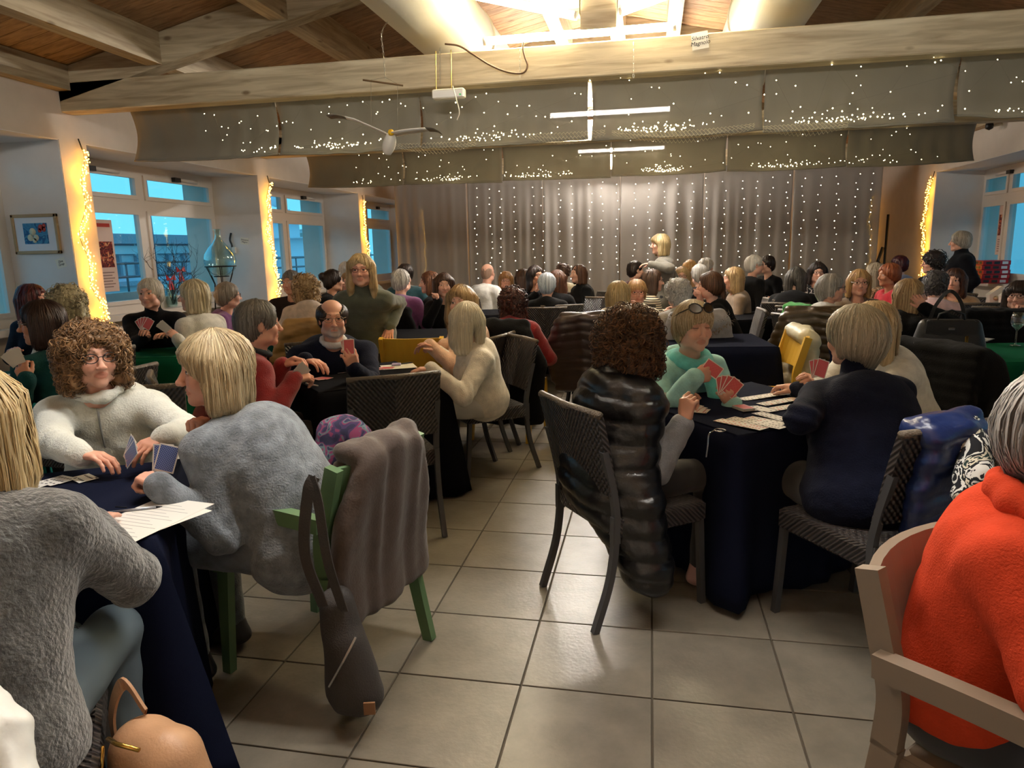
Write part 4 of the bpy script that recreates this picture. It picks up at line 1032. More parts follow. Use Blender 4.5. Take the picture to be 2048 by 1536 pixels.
            if curl:
                L = np.concatenate([[0], np.cumsum(np.linalg.norm(np.diff(C_, axis=0), axis=1))]); f = r.uniform(70, 170); q_ = r.uniform(0, 6); am = curl*r.uniform(.7, 2.1)*np.linspace(.5, 1.2, m)
                C_ = C_+side*(am*np.sin(L*f+q_))[:, None]+D_*(am*np.cos(L*f+q_)*.8+curl*r.uniform(.1, 1.5))[:, None]
            ww = wid*r.uniform(.6, 1.2)*np.sin(np.linspace(.5, PI-.15, m))
            L_ = C_-side*ww[:, None]*.5; R2 = C_+side*ww[:, None]*.5; T_ = C_+D_*(ww*.28)[:, None]
            SV.append(np.stack([L_, T_, R2], 1).reshape(-1, 3)); u = base+np.arange(m-1)*3
            for a in (0, 1): SF.append(np.stack([u+a, u+a+1, u+a+4, u+a+3], 1)[:, ::-1])
            tt = r.random(); col = (c1*(1-tt)+c2*tt)*r.uniform(.75, 1.15); SC.append(np.repeat(col[None], m*3, 0)); base += m*3
        if SV:
            SV = np.concatenate(SV); SF = np.concatenate(SF)+len(V); V = np.concatenate([V, SV]); F = np.concatenate([F, SF]); Cc = np.concatenate([Cc, np.concatenate(SC)])
    return V, F, Cc

specs_m = {}
def glasses(parent, Rm, c, rgb, rx=.024, rz_=.018):
    b = B(); 
    for s in (-1, 1):
        b.tube([(s*.032+rx*math.cos(a), .1035-.012*(abs(s*.032+rx*math.cos(a))/.05)**2, .006+rz_*math.sin(a)) for a in np.linspace(0, 2*PI, 17)[:-1]], .0019, 6, closed=True)
        b.tube([(s*.056, .092, .010), (s*.078, .06, .012), (s*.081, .0, .008), (s*.081, -.02, -.004)], .0017, 5)
    b.tube([(-.009, .105, .010), (0, .108, .012), (.009, .105, .010)], .0017, 5)
    b.V = [tuple(Rm@A(v)+c) for v in b.V]
    return b.obj('glasses', mat('spectacle frame %d %d %d' % rgb, rgb, .3), parent)

def ik(S, W, l1, l2, hint):
    S, W = A(S, float), A(W, float); d = W-S; L = np.linalg.norm(d); L2 = min(L, (l1+l2)*.985); u = d/max(L, 1e-6)
    a = (l1*l1-l2*l2+L2*L2)/(2*L2); hh = math.sqrt(max(1e-6, l1*l1-a*a)); q = A(hint, float); q = q-u*(q@u); q = unit(q)
    return S+u*a+q*hh, S+u*L2

PEOPLE = []
def person(label, head, yaw, lod=2, hy=0., hp=-.15, hr=0., lean=.12, hair=('bob', (120, 90, 60), (150, 120, 80)), top=None, bottom=None, skin='fair', sex='f', age=.5, girth=1.0, sh=1.0, lh=None, rh=None, spec=None, curl=0., vol=1., fringe=False, stand=False, closed=False, beard=None, lips=None, collar=None, brow=(96, 74, 58), sleeve=1.0, drop=0., hidelegs=False, lean_side=0., thick=1., elbL=None, elbR=None, shoe=(40, 36, 36), seat=.45, hem=0., shyaw=0.):
    """head: world position of the head centre; yaw degrees (0 faces away along the room); hy/hp/hr head turn, nod, tilt relative to the body.
    lh, rh: (world palm position, pose, palm direction in body axes, finger direction in body axes)"""
    seed = len(PEOPLE)*7+1; a = math.radians(yaw); Rw = rotz(a); hd = A(head, float)
    hloc = A([lean_side, lean, hd[2]]); org = hd-Rw@A([lean_side, lean, 0]); org[2] = 0
    toL = lambda p: Rw.T@(A(p, float)-org)
    hR = rotz(math.radians(hy))@rotx(math.radians(hp))@roty(math.radians(hr))
    pel = A([0, 0, (.87 if stand else seat+.095)])
    nb = hloc+A([0, -.025, 0])+rotx(math.radians(hp*.4))@A([0, -.022, -.170])
    ax = unit(nb-pel); le = math.acos(max(-1, min(1, ax[2]))); Rs = rotx(-math.atan2(ax[1], ax[2]))@rotz(0)
    Ls = np.linalg.norm(nb-pel); chest = pel+ax*Ls*.66+A([0, -.03*(lean > .2), 0]); mid = pel+ax*Ls*.33+A([0, -.035*(lean > .15), 0])
    sw = (.162 if sex == 'f' else .188)*sh; Ry = rotz(math.radians(shyaw))
    SL = nb+Ry@A([-sw, -.005, -.062]); SR = nb+Ry@A([sw, -.005, -.062])    # person's left is -x when facing +y
    h = {0: .006, 1: .009, 2: .014, 3: .019}[lod]
    L1, L2 = (.285, .255) if sex == 'f' else (.31, .275)
    arms = {}
    for sd, S, spec_, hint in (('L', SL, lh, elbL), ('R', SR, rh, elbR)):
        sg = -1 if sd == 'L' else 1
        if spec_ is None:
            pw = (hloc*A([1, 0, 0])+A([sg*.13, .36, .80])) if not stand else S+A([sg*.06, .10, -.50]); spec_ = (Rw@pw+org, 'relax', (0, -.2, -1) if not stand else (-sg, 0, 0), None)
        P = toL(spec_[0]); dflt = A([sg*.6, -.5, -.8]) if not stand else A([sg*.5, -1, -.2])
        P_ = P; hint = (A(hint, float) if len(hint) < 4 else toL(atk(*hint[:3]))-(S+P)/2) if hint is not None else dflt
        fw0 = unit(P-S); W0 = P-fw0*.075; E, W = ik(S, W0, L1, L2, hint)
        fwd = unit(W-E)*1.0 if len(spec_) < 4 or spec_[3] is None else unit(A(spec_[3], float))
        W = P-fwd*.075; E, W = ik(S, W, L1, L2, hint); fa = unit(W-E); cs = fa@fwd
        if cs < .68:
            pr = fwd-fa*cs; pr = unit(pr) if np.linalg.norm(pr) > 1e-4 else unit(np.cross(fa, [.2, .3, 1])); fwd = fa*.68+pr*.733; W = P-fwd*.075; E, W = ik(S, W, L1, L2, hint)
        arms[sd] = (S, E, W, fwd, spec_[1], A(spec_[2], float), sg)
    th = .010*thick; g_ = girth
    lo = np.minimum.reduce([A([-.3, -.28, pel[2]-.22]), arms['L'][1]-.1, arms['R'][1]-.1, arms['L'][2]-.1, arms['R'][2]-.1]); hi = np.maximum.reduce([A([.3, .30, nb[2]+.12]), arms['L'][1]+.1, arms['R'][1]+.1, arms['L'][2]+.1, arms['R'][2]+.1, nb+.15])
    # ---- top
    v = Vol(lo, hi, h)
    w_ = (1.0 if sex == 'f' else 1.12)*g_
    v.ell(pel+A([0, .01, .03-drop*.5]), (.185*w_+th, .150*g_+th, .13+drop*.5), k=.03)
    v.ell(mid+A([0, .025, 0]), (.162*w_+th, .135*g_+th, .17), R=Rs, k=.06)
    v.ell(chest+A([0, .005, 0]), (.168*w_+th, .122*g_+th, .185), R=Rs, k=.06)
    v.cap(SL+A([.02, 0, -.01]), SR+A([-.02, 0, -.01]), .062+th, k=.05)
    for S in (SL, SR): v.cap(nb+A([0, -.01, -.015]), S+A([0, -.005, .0]), .052+th*.6, .058+th, k=.03)
    v.ell(chest+Rs@A([0, -.075, .06]), (.12*w_, .06, .11), R=Rs, k=.05)
    if sex == 'f':
        for s in (-1, 1): v.ell(chest+Rs@A([s*.078*w_, .098*g_, -.03]), (.068*w_, .056, .066), R=Rs, k=.045)
    ends = {}
    for sd in 'LR':
        S, E, W, fwd, pose, pn, sg = arms[sd]
        v.cap(S, E, .058*(.9+.1*g_)+th, .047+th, k=.03)
        if sleeve > .6:
            q = E+(W-E)*(.55+.45*min(1, sleeve)) if sleeve < 1 else W+(W-E)*.02; v.cap(E, q, .047+th, .036+th, k=.02); ends[sd] = q
        else: ends[sd] = E
    tl = 'none'
    if collar == 'turtle': v.cap(nb+A([0, 0, -.01]), nb+A([0, .008, .065]), .068, .062, k=.012)
    elif collar == 'cowl': v.cap(nb+A([0, .01, -.02]), nb+A([0, .015, .05]), .095, .078, k=.02)
    elif collar == 'hood': v.ell(nb+A([0, -.085, -.02]), (.13, .06, .09), k=.03)
    if collar not in ('turtle', 'cowl'):
        v.cap(nb+A([0, .035, .02]), nb+A([0, .09, .05]), .060, .075, k=.012, sub=True)
    V, F = v.surf()
    if sleeve < .5: pass
    Nn = normals(V, F)
    f1 = noise3(V*A([1, 1, 1.7]), 34, seed)*.0045+noise3(V, 75, seed+2)*.0016
    for sd in 'LR':
        S, E, W = arms[sd][:3]; dE = np.linalg.norm(V-E, axis=1); f1 += np.exp(-(dE/.085)**2)*.0045*np.sin((V-E)@unit(W-S)*130)
    V = V+Nn*f1[:, None]
    V = relax(V, F, 1, .4)
    root_mats = skin_m
    # ---- body (skin): head, neck, core, arms, hands joined as one mesh
    hh = {0: .0032, 1: .0042, 2: .006, 3: .0085}[lod]
    HV, HF, HC = make_head(hh, skin, sex, age, closed, brow, lips, beard, seed); HV = HV@hR.T+hloc
    sk = A(lin(SKINS[skin]))
    cb = Vol(np.minimum(lo, A([-.25, -.22, .02])), np.maximum(hi, A([.25, .6, nb[2]+.2])), .02)
    cb.ell(mid, (.13*w_, .10*g_, .20), R=Rs, k=.05); cb.ell(chest, (.135*w_, .09, .16), R=Rs, k=.05); cb.cap(SL, SR, .04, k=.04); cb.cap(nb+A([0, 0, -.05]), nb+A([0, .01, .05]), .054, .05, k=.03)
    hips = []
    for s in (-1, 1):
        hp_ = pel+A([s*.085*w_, .02, -.02]); 
        if stand: kn, an = hp_+A([s*.01, .03, -.42]), A([s*.10, 0, .08])
        else: kn, an = A([s*.11*w_, .43, seat+.07]), A([s*.12, .40, .08])
        hips.append((hp_, kn, an)); cb.cap(hp_, kn, .06, .045, k=.03); cb.cap(kn, an, .042, .03, k=.02)
    for sd in 'LR':
        S, E, W = arms[sd][:3]; cb.cap(S, E, .040, .034, k=.02); cb.cap(E, W, .034, .026, k=.02)
    BV, BF = cb.surf(); parts = [(HV, HF, HC), (BV, BF, np.repeat(sk[None], len(BV), 0))]
    if sleeve < .95:
        q = Vol(np.minimum.reduce([arms[s][i] for s in 'LR' for i in (1, 2)])-.08, np.maximum.reduce([arms[s][i] for s in 'LR' for i in (1, 2)])+.08, max(.008, h*.8))
        for sd in 'LR': S, E, W = arms[sd][:3]; q.cap(E+(S-E)*.15, E, .042, .040, k=.01); q.cap(E, E+(W-E)*.4, .040, .041, k=.01); q.cap(E+(W-E)*.4, W, .041, .026, k=.01)
        qv, qf = q.surf(); parts.append((qv, qf, np.repeat(sk[None], len(qv), 0)))
    for sd in 'LR':
        S, E, W, fwd, pose, pn, sg = arms[sd]; hv, hf = make_hand(pose, {0: .0034, 1: .0042, 2: .0055, 3: .0065}[lod]); hv = hv.copy()
        hs_ = .97 if sex == 'f' else 1.10; hv *= hs_
        if sg < 0: hv = hv*A([-1, 1, 1]); hf = hf[:, ::-1]
        Rf = hand_frame(fwd, pn); tc_ = np.clip((hv[:, 1]-.10)/.06, 0, 1)[:, None]
        hc = sk[None]*(1-.0*tc_)*A([1, .94, .93])*(1+.05*noise3(hv, 120, seed))[:, None]; hc = hc*(1-.25*tc_)+sk*A([1.0, .78, .74])*.25*tc_
        parts.append((hv@Rf.T+W, hf, hc))
    V0 = np.concatenate([p[0] for p in parts]); off = np.cumsum([0]+[len(p[0]) for p in parts]); F0 = np.concatenate([p[1]+o for p, o in zip(parts, off)]); C_ = np.concatenate([p[2] for p in parts])
    me = mesh_np('person', V0, F0, skin_m); tint(me, C_)
    o = bpy.data.objects.new('person', me); o.location = tuple(org); o.rotation_euler = (0, 0, a); link(o); tag(o, label, 'person')
    add('top', mesh_np('top', V, F, top), o)
    # ---- trousers and shoes
    if not hidelegs:
        hb = max(h, .013); v = Vol(A([-.30, -.22, .03]), A([.30, .62, pel[2]+.18]), hb)
        v.ell(pel+A([0, 0, -.01]), (.175*w_, .14*g_, .12), k=.04)
        for hp_, kn, an in hips: v.cap(hp_, kn, .088*g_, .064, k=.04); v.cap(kn, an+A([0, 0, -.02]), .062, .048, k=.03)
        tv, tf = v.surf()
        if len(tv): tv = tv+normals(tv, tf)*(.004*noise3(tv, 40, seed+5))[:, None]; add('trousers', mesh_np('trousers', tv, tf, bottom), o)
        for hp_, kn, an in hips:
            v = Vol(an+A([-.08, -.12, -.09]), an+A([.08, .22, .09]), .010); v.ell((an[0], an[1]+.055, .040), (.045, .125, .036), k=.02); v.cap((an[0], an[1]-.02, .05), (an[0], an[1], .1), .042, .045, k=.02); v.cut((0, 0, .004), (0, 0, -1))
            sv, sf = v.surf(); add('shoe', mesh_np('shoe', sv, sf, mat('shoe %d %d %d' % shoe, shoe, .5)), o)
    # ---- hair, glasses
    st, c1, c2 = hair[:3]
    nst = {0: 1500, 1: 800, 2: 300, 3: 130}[lod]; wd = {0: .0042, 1: .0055, 2: .0085, 3: .012}[lod]
    if st == 'bald': nst //= 3
    hv, hf, hc = make_hair(st, c1, c2, {0: .007, 1: .008, 2: .010, 3: .0125}[lod], nst, wd, curl, vol, seed, fringe)
    if len(hv): hm = mesh_np('hair', hv@hR.T+hloc, hf, hair_m); tint(hm, hc); add('hair', hm, o)
    if spec: glasses(o, hR, hloc, spec)
    PEOPLE.append(o); o['hd'] = 0
    del o['hd']
    return o, dict(hloc=hloc, hR=hR, nb=nb, org=org, Rw=Rw, arms=arms, chest=chest, mid=mid, pel=pel, Rs=Rs, SL=SL, SR=SR, h=h)
# ------------------------------------------------------------------ the players
dark_t = mat('charcoal trousers', (34, 34, 38), .85, sheen=.2)
jean_t = mat('dark jeans', (38, 48, 74), .85, bump=.2, scale=300)
beige_t = mat('cream trousers', (206, 200, 190), .85, bump=.1, scale=60)
blk = cloth('black knit', (20, 20, 22)); nvy = cloth('navy knit', (22, 26, 44)); wht = cloth('white knit', (226, 224, 218)); crm = cloth('cream knit', (226, 214, 184))
fleece_m = cloth('off white fleece', (222, 224, 214), .05, .4, .5, 130); gry = cloth('grey marl knit', (120, 128, 136), .35, .3, .7, 150)
cardi = cloth('dark grey fuzzy knit', (84, 86, 86), .4, .6, 1.0, 90); redz = cloth('brick red fleece', (138, 30, 34)); olive = cloth('olive grey knit', (84, 88, 74)); peachm = cloth('peach knit', (224, 184, 156))
creamk = cloth('oatmeal knit', (234, 226, 212)); aqua = cloth('aqua knit', (168, 226, 224)); orange = mat('orange wool', (200, 68, 40), .9, 0, .35, 220, .06, 22, spec=.08); taupe = cloth('taupe wool', (134, 114, 94)); tan = cloth('tan wool', (178, 140, 104))
purple = cloth('purple knit', (120, 66, 116)); greenk = cloth('bottle green knit', (24, 68, 68)); greyj = cloth('grey blazer', (116, 112, 102)); ltgrey = cloth('light grey wool', (186, 182, 172)); redt = cloth('bright red top', (186, 26, 44)); pinkt = cloth('pale pink top', (240, 204, 206)); maroon = cloth('maroon top', (84, 24, 44)); creamj = cloth('cream jacket', (220, 216, 204)); beigeh = cloth('beige hooded fleece', (214, 196, 178)); bluep = cloth('blue grey quilted jacket', (108, 124, 156)); dteal = cloth('dark teal jacket', (30, 70, 80)); yel = cloth('cream cotton', (238, 228, 200))
def stripes(name, c1, c2, n, axis='Z'):
    g = N(name); tc = g.n('TexCoord'); sp = g.n('SeparateXYZ'); g.l(tc.outputs['Object'], sp.inputs[0]); m = g.n('Math', operation='MULTIPLY'); m.inputs[1].default_value = n; g.l(sp.outputs[axis], m.inputs[0]); f = g.n('Math', operation='FRACT'); g.l(m.outputs[0], f.inputs[0]); gt = g.n('Math', operation='GREATER_THAN'); gt.inputs[1].default_value = .5; g.l(f.outputs[0], gt.inputs[0])
    mx = g.n('MixRGB'); mx.inputs[1].default_value = (*lin(c1), 1); mx.inputs[2].default_value = (*lin(c2), 1); g.l(gt.outputs[0], mx.inputs[0]); g.l(mx.outputs[0], g.b.inputs['Base Color']); g.b.inputs['Roughness'].default_value = .9; return g.m
def blotch(name, cols, scale, rough=.85, detail=2):
    g = N(name); tc = g.n('TexCoord'); nz = g.n('TexNoise'); nz.inputs['Scale'].default_value = scale; nz.inputs['Detail'].default_value = detail; nz.inputs['Distortion'].default_value = 1.2; g.l(tc.outputs['Object'], nz.inputs['Vector']); r = g.n('ValToRGB'); r.color_ramp.interpolation = 'CONSTANT'; e = r.color_ramp.elements
    n = len(cols)
    for i, c in enumerate(cols):
        p = 0 if i == 0 else .32+.40*i/n
        el = e[i] if i < 2 else e.new(p); el.position = p; el.color = (*lin(c), 1)
    g.l(nz.outputs['Fac'], r.inputs[0]); g.l(r.outputs[0], g.b.inputs['Base Color']); g.b.inputs['Roughness'].default_value = rough; return g.m
str1 = stripes('black and cream stripes', (28, 24, 30), (232, 224, 206), 30); str2 = stripes('cream and dark pinstripes', (236, 226, 200), (64, 56, 54), 44)
floral = blotch('black and white floral', ((22, 22, 28), (22, 22, 28), (228, 226, 222), (22, 22, 28)), 22); leop = blotch('leopard print', ((60, 40, 28), (190, 150, 110), (40, 30, 26), (214, 190, 160)), 30)
puff_b = mat('glossy black quilted nylon', (14, 14, 17), .30, bump=.25, scale=40, spec=.6)
FACE = {'white fleece woman': 194, 'grey sweater woman': 97, 'red sweater man': -84, 'bearded man': 184, 'platinum haired woman': 28, 'olive sweater woman': 172, 'peach sweater woman': 160, 'black puffer woman': -38, 'aqua scarf woman': 207, 'hidden white sweater woman': 120, 'navy sweater woman': 52, 'black poncho woman': 155, 'cream jacket woman': 80, 'dark red haired woman': -120, 'ash blonde woman': 10, 'dark bob woman': 82, 'purple sweater woman': -78, 'beige hood woman': 0, 'brown jacket person': 150, 'black bun woman': -80, 'half hidden woman': 160, 'auburn bob woman': 92, 'cheek resting woman': 182, 'bald man': -32, 'ginger fringe woman': 176, 'sunglasses woman': -140, 'silver blue haired woman': 0, 'black turtleneck woman': 115, 'striped sweater woman': -50, 'chin resting cream sweater woman': 186, 'pinstriped top woman': -85, 'maroon top man': -65, 'standing grey blazer woman': 105, 'white curls woman': 32, 'cheek on fist woman': 88, 'taupe jacket woman': 102, 'white haired man': -72, 'floral top woman': 192, 'white top grey haired woman': -78, 'round glasses woman': 190, 'red haired woman': 125, 'spiky black haired woman': 112, 'standing black coat woman': 88, 'highlighted blonde woman': -74, 'tan sweater woman': 168, 'wine glass woman': 172, 'pale pink top person': -15}
def seat(who, kind, x, y, yaw): chair(kind, x, y, yaw, 'dark woven chair under the %s' % who if kind == 'wicker' else {'green': 'sage green plastic armchair under the %s', 'yellow': 'yellow plastic chair under the %s', 'brown': 'taupe plastic armchair under the %s'}[kind] % who)
def P(label, who, px, py, k, yaw, chairkind='wicker', cx=None, **kw):
    hd = atk(px, py, k)
    if who in FACE: kw['hy'] = ((math.degrees(YAW+math.atan((1024-px)/FPX))+FACE[who]-yaw+180) % 360)-180
    o, d = person(label, hd, yaw, **kw)
    d['yaw'] = yaw
    if chairkind and not kw.get('stand'):
        a = math.radians(yaw); c = d['org'] if cx is None else A([*cx[:2], 0]); yw = yaw if cx is None or len(cx) < 3 else cx[2]
        seat(who, chairkind, c[0]+math.sin(a)*.03*0, c[1], yw)
    d['o'] = o; d['who'] = who; return d
BL = ('long', (206, 182, 136), (236, 220, 184)); BK = (30, 24, 22), (58, 44, 38); DB = (52, 34, 26), (92, 62, 44); GR = (150, 146, 140), (196, 192, 186); AB = (160, 136, 100), (206, 184, 142); WH = (206, 200, 190), (236, 232, 224); MB = (120, 88, 60), (176, 138, 96)
D = {}
# table 1
D['fleece'] = P('woman in white half zip fleece with curly brown hair and dark round glasses', 'white fleece woman', 186, 714, 2.75, 208, lod=0, hy=8, hp=-.5, lean=.25, hair=('curly', (92, 66, 42), (168, 128, 86)), curl=.012, vol=1.0, top=fleece_m, bottom=dark_t, skin='rosy', age=.6, girth=1.18, sh=1.08, spec=(24, 26, 32), lh=(atk(290, 893, 2.42), 'relax', (0, -.3, -1), (.75, .62, -.15)), rh=(atk(205, 922, 2.36), 'relax', (0, .1, -1), (-.90, .35, -.1)), elbL=(-1, -.2, -.5), elbR=(1, -.2, -.4), brow=(80, 56, 40))
D['grey'] = P('woman in grey knit sweater with blonde bob resting chin on hand', 'grey sweater woman', 425, 742, 2.40, 92, 'green', (-1.19, 2.24, 76), lod=0, hy=12, hp=-.22, lean=.30, hair=('bob', (150, 126, 90), (226, 206, 164)), vol=1.14, fringe=True, top=gry, bottom=cloth('grey knit skirt', (96, 102, 110), .3), skin='rosy', age=.6, girth=1.22, sh=1.05, lh=(atk(285, 952, 2.18), 'fist', (0, .2, -1), (.2, .8, .3)), rh=(atk(398, 838, 2.40), 'fist', (-1, .2, .2), (-.2, .2, 1)), elbL=(-.35, -.1, -1), elbR=(.25, .15, -1), drop=.12)
D['cardi'] = P('woman in fuzzy dark grey cardigan and long blonde hair beside the beige bag', 'grey cardigan woman', -58, 842, 1.50, 20, 'wicker', (-1.42, 1.09, -51), lod=0, hp=-.3, lean=.20, hair=('lob', (190, 160, 108), (230, 206, 158)), top=cardi, bottom=mat('grey patterned trousers', (90, 104, 112), .9), girth=1.12, lh=(atk(135, 1030, 1.95), 'flat', (0, .1, -1), (.4, .9, -.1)), rh=(atk(200, 1035, 1.95), 'flat', (0, .1, -1), (-.1, .95, -.05)), elbR=(320, 1250, 1.5, 0), drop=.14, thick=1.5)
# table 2
D['red'] = P('grey haired man in brick red fleece sitting in profile', 'red sweater man', 520, 650, 3.80, -50, lod=1, hy=-30, hp=-.18, lean=.26, hair=('mens', (92, 88, 84), (150, 146, 140)), vol=1.1, top=redz, bottom=dark_t, skin='rosy', sex='m', age=1, girth=1.05, sh=.95, collar=None, rh=(atk(612, 752, 3.72), 'hold', (-.5, .2, -.8), (-.3, .9, .1)), lh=(atk(588, 718, 3.85), 'pinch', (.2, .1, -1), (.3, .9, 0)))
D['bearded'] = P('bearded balding man in dark navy sweater with glasses holding cards up', 'bearded man', 665, 638, 4.35, 216, lod=1, hy=-14, hp=-.38, lean=.24, hair=('bald', (36, 28, 26), (66, 52, 46)), vol=1.16, top=nvy, bottom=dark_t, skin='rosy', sex='m', age=1, girth=1.35, sh=1.12, beard=(196, 190, 184), spec=(150, 130, 110), collar='crew', lh=(atk(700, 716, 4.0), 'hold', (.2, -1, .2), (.3, .3, .9)), rh=(atk(630, 724, 3.98), 'relax', (0, .1, -1), (-.6, .7, -.2)))
D['cream'] = P('woman in cream sweater and trousers with long platinum hair, seen from behind', 'platinum haired woman', 932, 645, 4.42, 118, 'wicker', (-1.11, 4.60, 128), lod=1, hy=-66, hp=-.1, lean=.12, hair=('lob', (206, 194, 166), (240, 232, 210)), vol=1.02, top=creamk, bottom=beige_t, girth=.98, lh=(atk(838, 739, 4.18), 'relax', (0, .1, -1), (0, .9, -.15)), rh=(atk(860, 690, 4.9), 'relax', (0, .1, -1)), drop=.05)
chair('wicker', -1.40, 3.49, 33, 'empty dark woven chair with black bag on its seat, back to us')
# standing helper and her neighbours
D['olive'] = P('standing woman in olive grey sweater with long blonde hair leaning on the table', 'olive sweater woman', 722, 541, 5.35, 196, None, lod=1, stand=True, hy=-4, hp=-.5, lean=.34, hair=('long', (170, 138, 92), (222, 196, 150)), top=olive, bottom=dark_t, skin='rosy', age=.6, girth=1.14, spec=(110, 40, 36), collar='turtle', lh=(atk(778, 668, 5.55), 'flat', (0, 0, -1), (.1, .5, -.6)), rh=(atk(690, 690, 5.3), 'relax', (0, 0, -1)), drop=.14, elbL=(-.35, -1, .1), elbR=(.4, -1, 0))
D['peach'] = P('woman in peach sweater with wavy light brown hair behind the platinum haired woman', 'peach sweater woman', 922, 606, 5.15, 78, 'wicker', lod=2, hy=36, hp=-.25, lean=.05, hair=('wavy', (122, 92, 58), (196, 164, 116)), vol=1.05, top=peachm, bottom=jean_t, girth=1.1, lh=(atk(842, 692, 4.95), 'relax', (0, .2, -1), (0, .8, -.3)), rh=(atk(868, 690, 5.0), 'relax', (0, .2, -1), (0, .8, -.3)))
chair('yellow', -1.85, 5.42, 8, 'yellow plastic chair with only its backrest showing behind the cream cloth arm')
# table 3
D['puffer'] = P('woman in glossy black puffer coat with brown curly hair, back to us', 'black puffer woman', 1262, 686, 2.92, -55, 'wicker', (-.08, 2.89, -54), lod=0, hy=-4, hp=-.12, lean=.10, hair=('curly', (44, 28, 18), (128, 88, 54)), curl=.013, vol=1.14, top=cloth('light grey knit', (140, 146, 154)), bottom=dark_t, age=.5, girth=1.1, rh=(atk(1376, 800, 2.78), 'fist', (-.4, 1, 0), (.05, .1, 1)), lh=(tpt('T3', -.25, .15, .80), 'relax', (0, 0, -1)), elbR=(.2, .4, -1), sleeve=.75, shoe=(206, 160, 150))
D['aqua'] = P('woman in aqua sweater and scarf with sunglasses on her short blonde hair', 'aqua scarf woman', 1388, 655, 3.52, 212, lod=0, hy=14, hp=-.30, hr=.06, lean=.26, hair=('layer', (150, 124, 86), (222, 204, 168)), vol=1.06, fringe=True, top=aqua, bottom=dark_t, age=.6, girth=1.08, closed=True, rh=(atk(1418, 748, 3.28), 'pinch', (.3, -1, -.1), (-.9, .3, .25)), lh=(atk(1452, 788, 3.28), 'hold', (-.2, -1, .2), (.55, .1, .75)), elbL=(-.6, -.2, -1), elbR=(.6, -.2, -1))
D['white'] = P('fair haired woman in white sweater hidden behind the navy sweater woman', 'hidden white sweater woman', 1742, 655, 3.62, 126, lod=1, hy=-6, hp=-.2, lean=.26, hair=('lob', (190, 160, 116), (226, 204, 166)), vol=1.08, top=wht, bottom=dark_t, girth=1.2, sh=1.08, rh=(atk(1604, 765, 3.34), 'hold', (.3, 1, 0), (-.3, 0, .9)), lh=(atk(1636, 772, 3.26), 'hold', (-.3, 1, 0), (.3, 0, .9)))
D['navy'] = P('woman in navy sweater with short silver blonde hair and pearl earring, back to us', 'navy sweater woman', 1706, 678, 2.92, 22, 'wicker', (.84, 2.74, 33), lod=0, hy=24, hp=-.22, lean=.30, lean_side=.12, hair=('layer', (150, 140, 118), (216, 206, 182)), vol=1.16, top=nvy, bottom=mat('black trousers', (26, 24, 24), .8, sheen=.2), age=.7, girth=1.28, sh=1.12, collar='turtle', lh=(atk(1600, 838, 2.95), 'relax', (0, .2, -1), (-.2, .9, -.1)), rh=(tpt('T3', .30, .05, .80), 'relax', (0, 0, -1)), elbL=(1570, 900, 2.70, 0), drop=.08)
D['orange'] = P('grey haired woman in orange cardigan at the corner, seen from behind', 'orange cardigan woman', 2160, 872, 1.34, -128, 'brown', (.835, 1.415, -135), lod=0, hp=-.2, lean=.13, hair=('layer', (120, 112, 108), (186, 180, 174)), vol=1.05, top=orange, bottom=dark_t, girth=1.24, sh=1.05, rh=((1.0, 1.08, .78), 'relax', (0, 0, -1)), elbR=(.5, -.6, -.7), drop=.02)
# left wall tables
D['poncho'] = P('white haired woman in black poncho sweater with cards, before the window', 'black poncho woman', 300, 588, 5.75, 205, lod=2, hy=-8, hp=-.12, lean=.2, hair=('pony', (196, 188, 172), (226, 220, 206)), top=blk, bottom=dark_t, skin='rosy', age=1, girth=1.2, sh=1.08, collar='turtle', rh=(atk(290, 662, 5.4), 'hold', (0, 1, 0), (.1, 0, 1)), lh=(atk(325, 668, 5.4), 'relax', (0, .2, -1)), drop=.05)
D['creamj'] = P('woman in cream jacket with layered blonde hair facing the black poncho woman', 'cream jacket woman', 386, 593, 5.65, 78, 'green', lod=2, hy=14, hp=-.2, lean=.12, hair=('bob', (176, 160, 122), (226, 212, 180)), vol=1.08, top=creamj, bottom=dark_t, girth=1.12, lh=(atk(342, 665, 5.35), 'hold', (.3, .5, -.5), (0, .9, .2)))
D['auburn'] = P('woman in navy sweater with dark red hair and headband, at the left edge', 'dark red haired woman', 68, 600, 5.6, 196, lod=2, hy=26, hp=-.35, lean=.2, hair=('lob', (56, 30, 30), (110, 44, 40)), top=cloth('dark navy knit', (24, 34, 48)), bottom=dark_t, skin='rosy', girth=1.15)
D['ash'] = P('woman with wavy ash blonde hair and a dark strap, beside the golden pier', 'ash blonde woman', 134, 607, 4.9, 62, lod=2, hp=-.1, lean=.15, hair=('curlylong', (128, 116, 88), (204, 192, 154)), curl=.008, vol=.92, top=cloth('pale grey top', (206, 200, 188)), bottom=dark_t)
D['darkbob'] = P('woman in bottle green cardigan with dark brown bob and glasses holding cards', 'dark bob woman', 82, 648, 3.95, 84, lod=1, hy=6, hp=-.45, lean=.26, hair=('bob', (40, 26, 22), (72, 50, 42)), vol=1.06, top=greenk, bottom=dark_t, skin='mid', spec=(150, 140, 130), girth=1.08, lh=(atk(42, 735, 3.7), 'hold', (.6, .3, -.2), (0, .8, .5)), rh=(atk(52, 726, 3.85), 'hold', (-.6, .3, -.2), (0, .8, .5)), elbL=(-.5, -.1, -1))
D['purple'] = P('grey cropped haired woman in purple sweater and glasses beside the big glass bottle', 'purple sweater woman', 458, 592, 6.6, -72, lod=3, hp=-.1, hair=('pixie', (150, 136, 118), (190, 178, 160)), top=purple, bottom=dark_t, skin='rosy', age=1, spec=(60, 30, 30))
